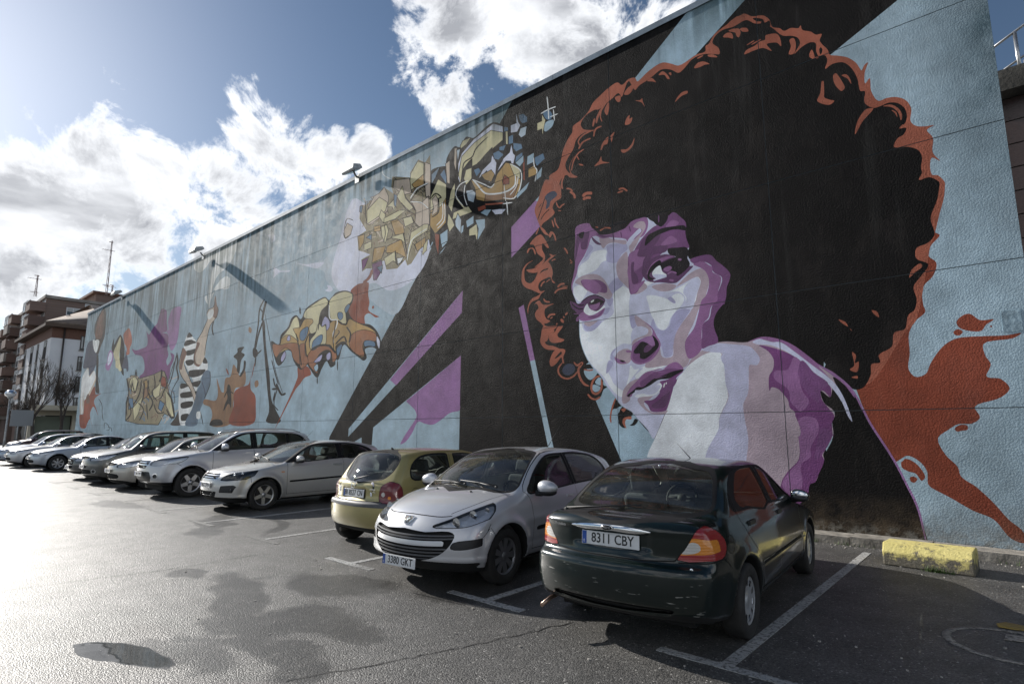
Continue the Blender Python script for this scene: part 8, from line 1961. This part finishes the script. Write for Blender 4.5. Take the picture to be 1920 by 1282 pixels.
# ------------------------------------------------------------------ bare trees, lamp post and signs in front of them
BK=plain('bark',(.07,.055,.045),.9,noise=.3)
def bare_tree(px,py_top,X,label,seed,spread=1.0):
    base=on_x(px,806,X); base.z=0; H=on_x(px,py_top,X).z; r=empty('bare_tree',base,0,label,'tree','leafless trees beyond the car park'); rn=random.Random(seed)
    tr=MB(); br=MB()
    def grow(mb,p,d,L,rad,lv):
        n=4; pts=[p]; rs=[rad]; q=p.copy(); dd=d.copy()
        rad=max(rad,.015)
        for i in range(n):
            dd=(dd+Vector((rn.gauss(0,.10),rn.gauss(0,.10),rn.gauss(.05,.05)))).normalized(); q=q+dd*(L/n); pts.append(q.copy()); rs.append(rad*(1-.55*(i+1)/n))
        mb.tube(pts,rs,6 if lv<2 else 4 if lv<3 else 3,False)
        if lv>=5: return
        for k in range(3 if lv<4 else 1 if lv<5 else 2):
            t=rn.uniform(.35 if lv else .75,1.0); i=min(n-1,int(t*n)); pp=pts[i].lerp(pts[i+1],t*n-i)
            a=rn.uniform(0,6.28); side=Vector((math.cos(a),math.sin(a),.35)).normalized(); nd=(dd*.9+side*.40*spread).normalized(); grow(br,pp,nd,L*rn.uniform(.58,.78),rs[i]*.62,lv+1)
        grow(br,pts[-1],(dd+Vector((rn.gauss(0,.2),rn.gauss(0,.2),.1))).normalized(),L*.72,rs[-1],lv+1)
    grow(tr,Vector((0,0,0)),Vector((0,0,1)),H*.42,.20,0)
    tr.out('trunk',BK,r); o=br.out('branches',BK,r); o['kind']='stuff'
bare_tree(68,692,-60,'larger leafless tree in front of the white block, left one',5,1.0)
bare_tree(116,712,-61,'thinner leafless tree in front of the drain pipe, right one',11,.8)
bare_tree(42,745,-66,'small leafless tree behind the globe street lamp',23,.9)
def street_lamp():
    g=on_x(20,738,-50); r=empty('street_lamp',(g.x,g.y,0),0,'street lamp with a chrome topped glass globe at far left','street lamp'); z=g.z
    MB().tube([(0,0,0),(0,0,1.0),(0,0,z-.3)],[.09,.06,.045],10).out('pole',FL,r); MB().lathe([(.06,z-.34),(.14,z-.28),(.14,z-.22)],16).out('lamp_neck',FL,r)
    gl=MB().ball((0,0,z),.30,(1,1,.8),24,14); gl.out('lamp_globe',plain('lamp_globe',(.75,.76,.78),.12,met=.0,coat=1),r)
    MB().lathe([(.001,z+.262),(.16,z+.235),(.27,z+.13),(.305,z+.03),(.312,z+.0),(.30,z-.01)],24).out('lamp_cap',MT['chrome'],r)
street_lamp()
for k,(px,w) in enumerate(((36,.42),(51,.30))):
    g=on_x(px,782,-47-k); r=empty('road_sign',(g.x,g.y,0),0,('wider grey sign back left of the bare tree','narrower grey sign back beside the wider one')[k],'sign')
    MB().tube([(0,0,0),(0,0,g.z+.4)],.035,8).out('post',FL,r); MB().box(0.04,.07,-w,w,g.z-.55,g.z+.45).bevel(.01,1).out('sign_plate',plain('sign_back_%d'%k,(.30,.31,.32),.5,met=.3),r)
# ------------------------------------------------------------------ the row of cars
a=R_(4.7)
c1=car_silver_supermini((-5.28,4.12,0),R_(184.5))
c2=car_green_liftback((-2.62-4.56*math.sin(a),4.08+4.56*math.cos(a),0),a)
c3=car_gold_supermini((-7.52,4.87+3.73,0),0)
c4=car_silver_hatch((-13.35,5.1,0),R_(180))
c5=car_silver_suv((-17.15,4.9,0),R_(180),'tall silver off-roader with roof rails parked behind the three door hatchback')
car_far((-19.95,4.9,0),R_(180),'champagne hatchback between the silver off-roader and the dark grey people carrier','hatch',(.50,.47,.42),nose='plain',plate='7730 CRB')
car_far((-22.65,4.85,0),R_(180),'dark grey people carrier with chrome ringed fog lamps','mpv',(.10,.10,.095),nose='ring',plate='2045 GDK')
car_far((-25.1,4.95,0),R_(180),'nearly hidden dark car showing only its slatted grille','hatch',(.05,.05,.05),nose='louvre',plate='0963 FXT')
car_far((-31.7,4.85,0),R_(180),'blue silver saloon parked alone past the gap in the row','saloon',(.48,.52,.58),plate='5518 DRN',wst=('spoke',7,.022,.034))
car_far((-35.0,4.55,0),R_(180),'silver saloon with a dark winged grille behind the lone blue silver saloon','saloon',(.58,.58,.60),plate='8126 FMM',h=.055)
car_far((-37.8,4.55,0),R_(180),'pale blue estate at the far left end of the row','estate',(.30,.36,.46),plate='3307 BWS',h=.055)
car_far((-43.0,6.5,0),R_(180),'black hatchback with sloping glass seen over the far saloons','hatch',(.02,.02,.022),plate='6642 CZZ',h=.06)
car_far((-47.0,6.0,0),R_(180),'black cherry people carrier with roof rails, farthest in the row','mpv',(.045,.010,.012),plate='1289 DJL',h=.06,rail=True)
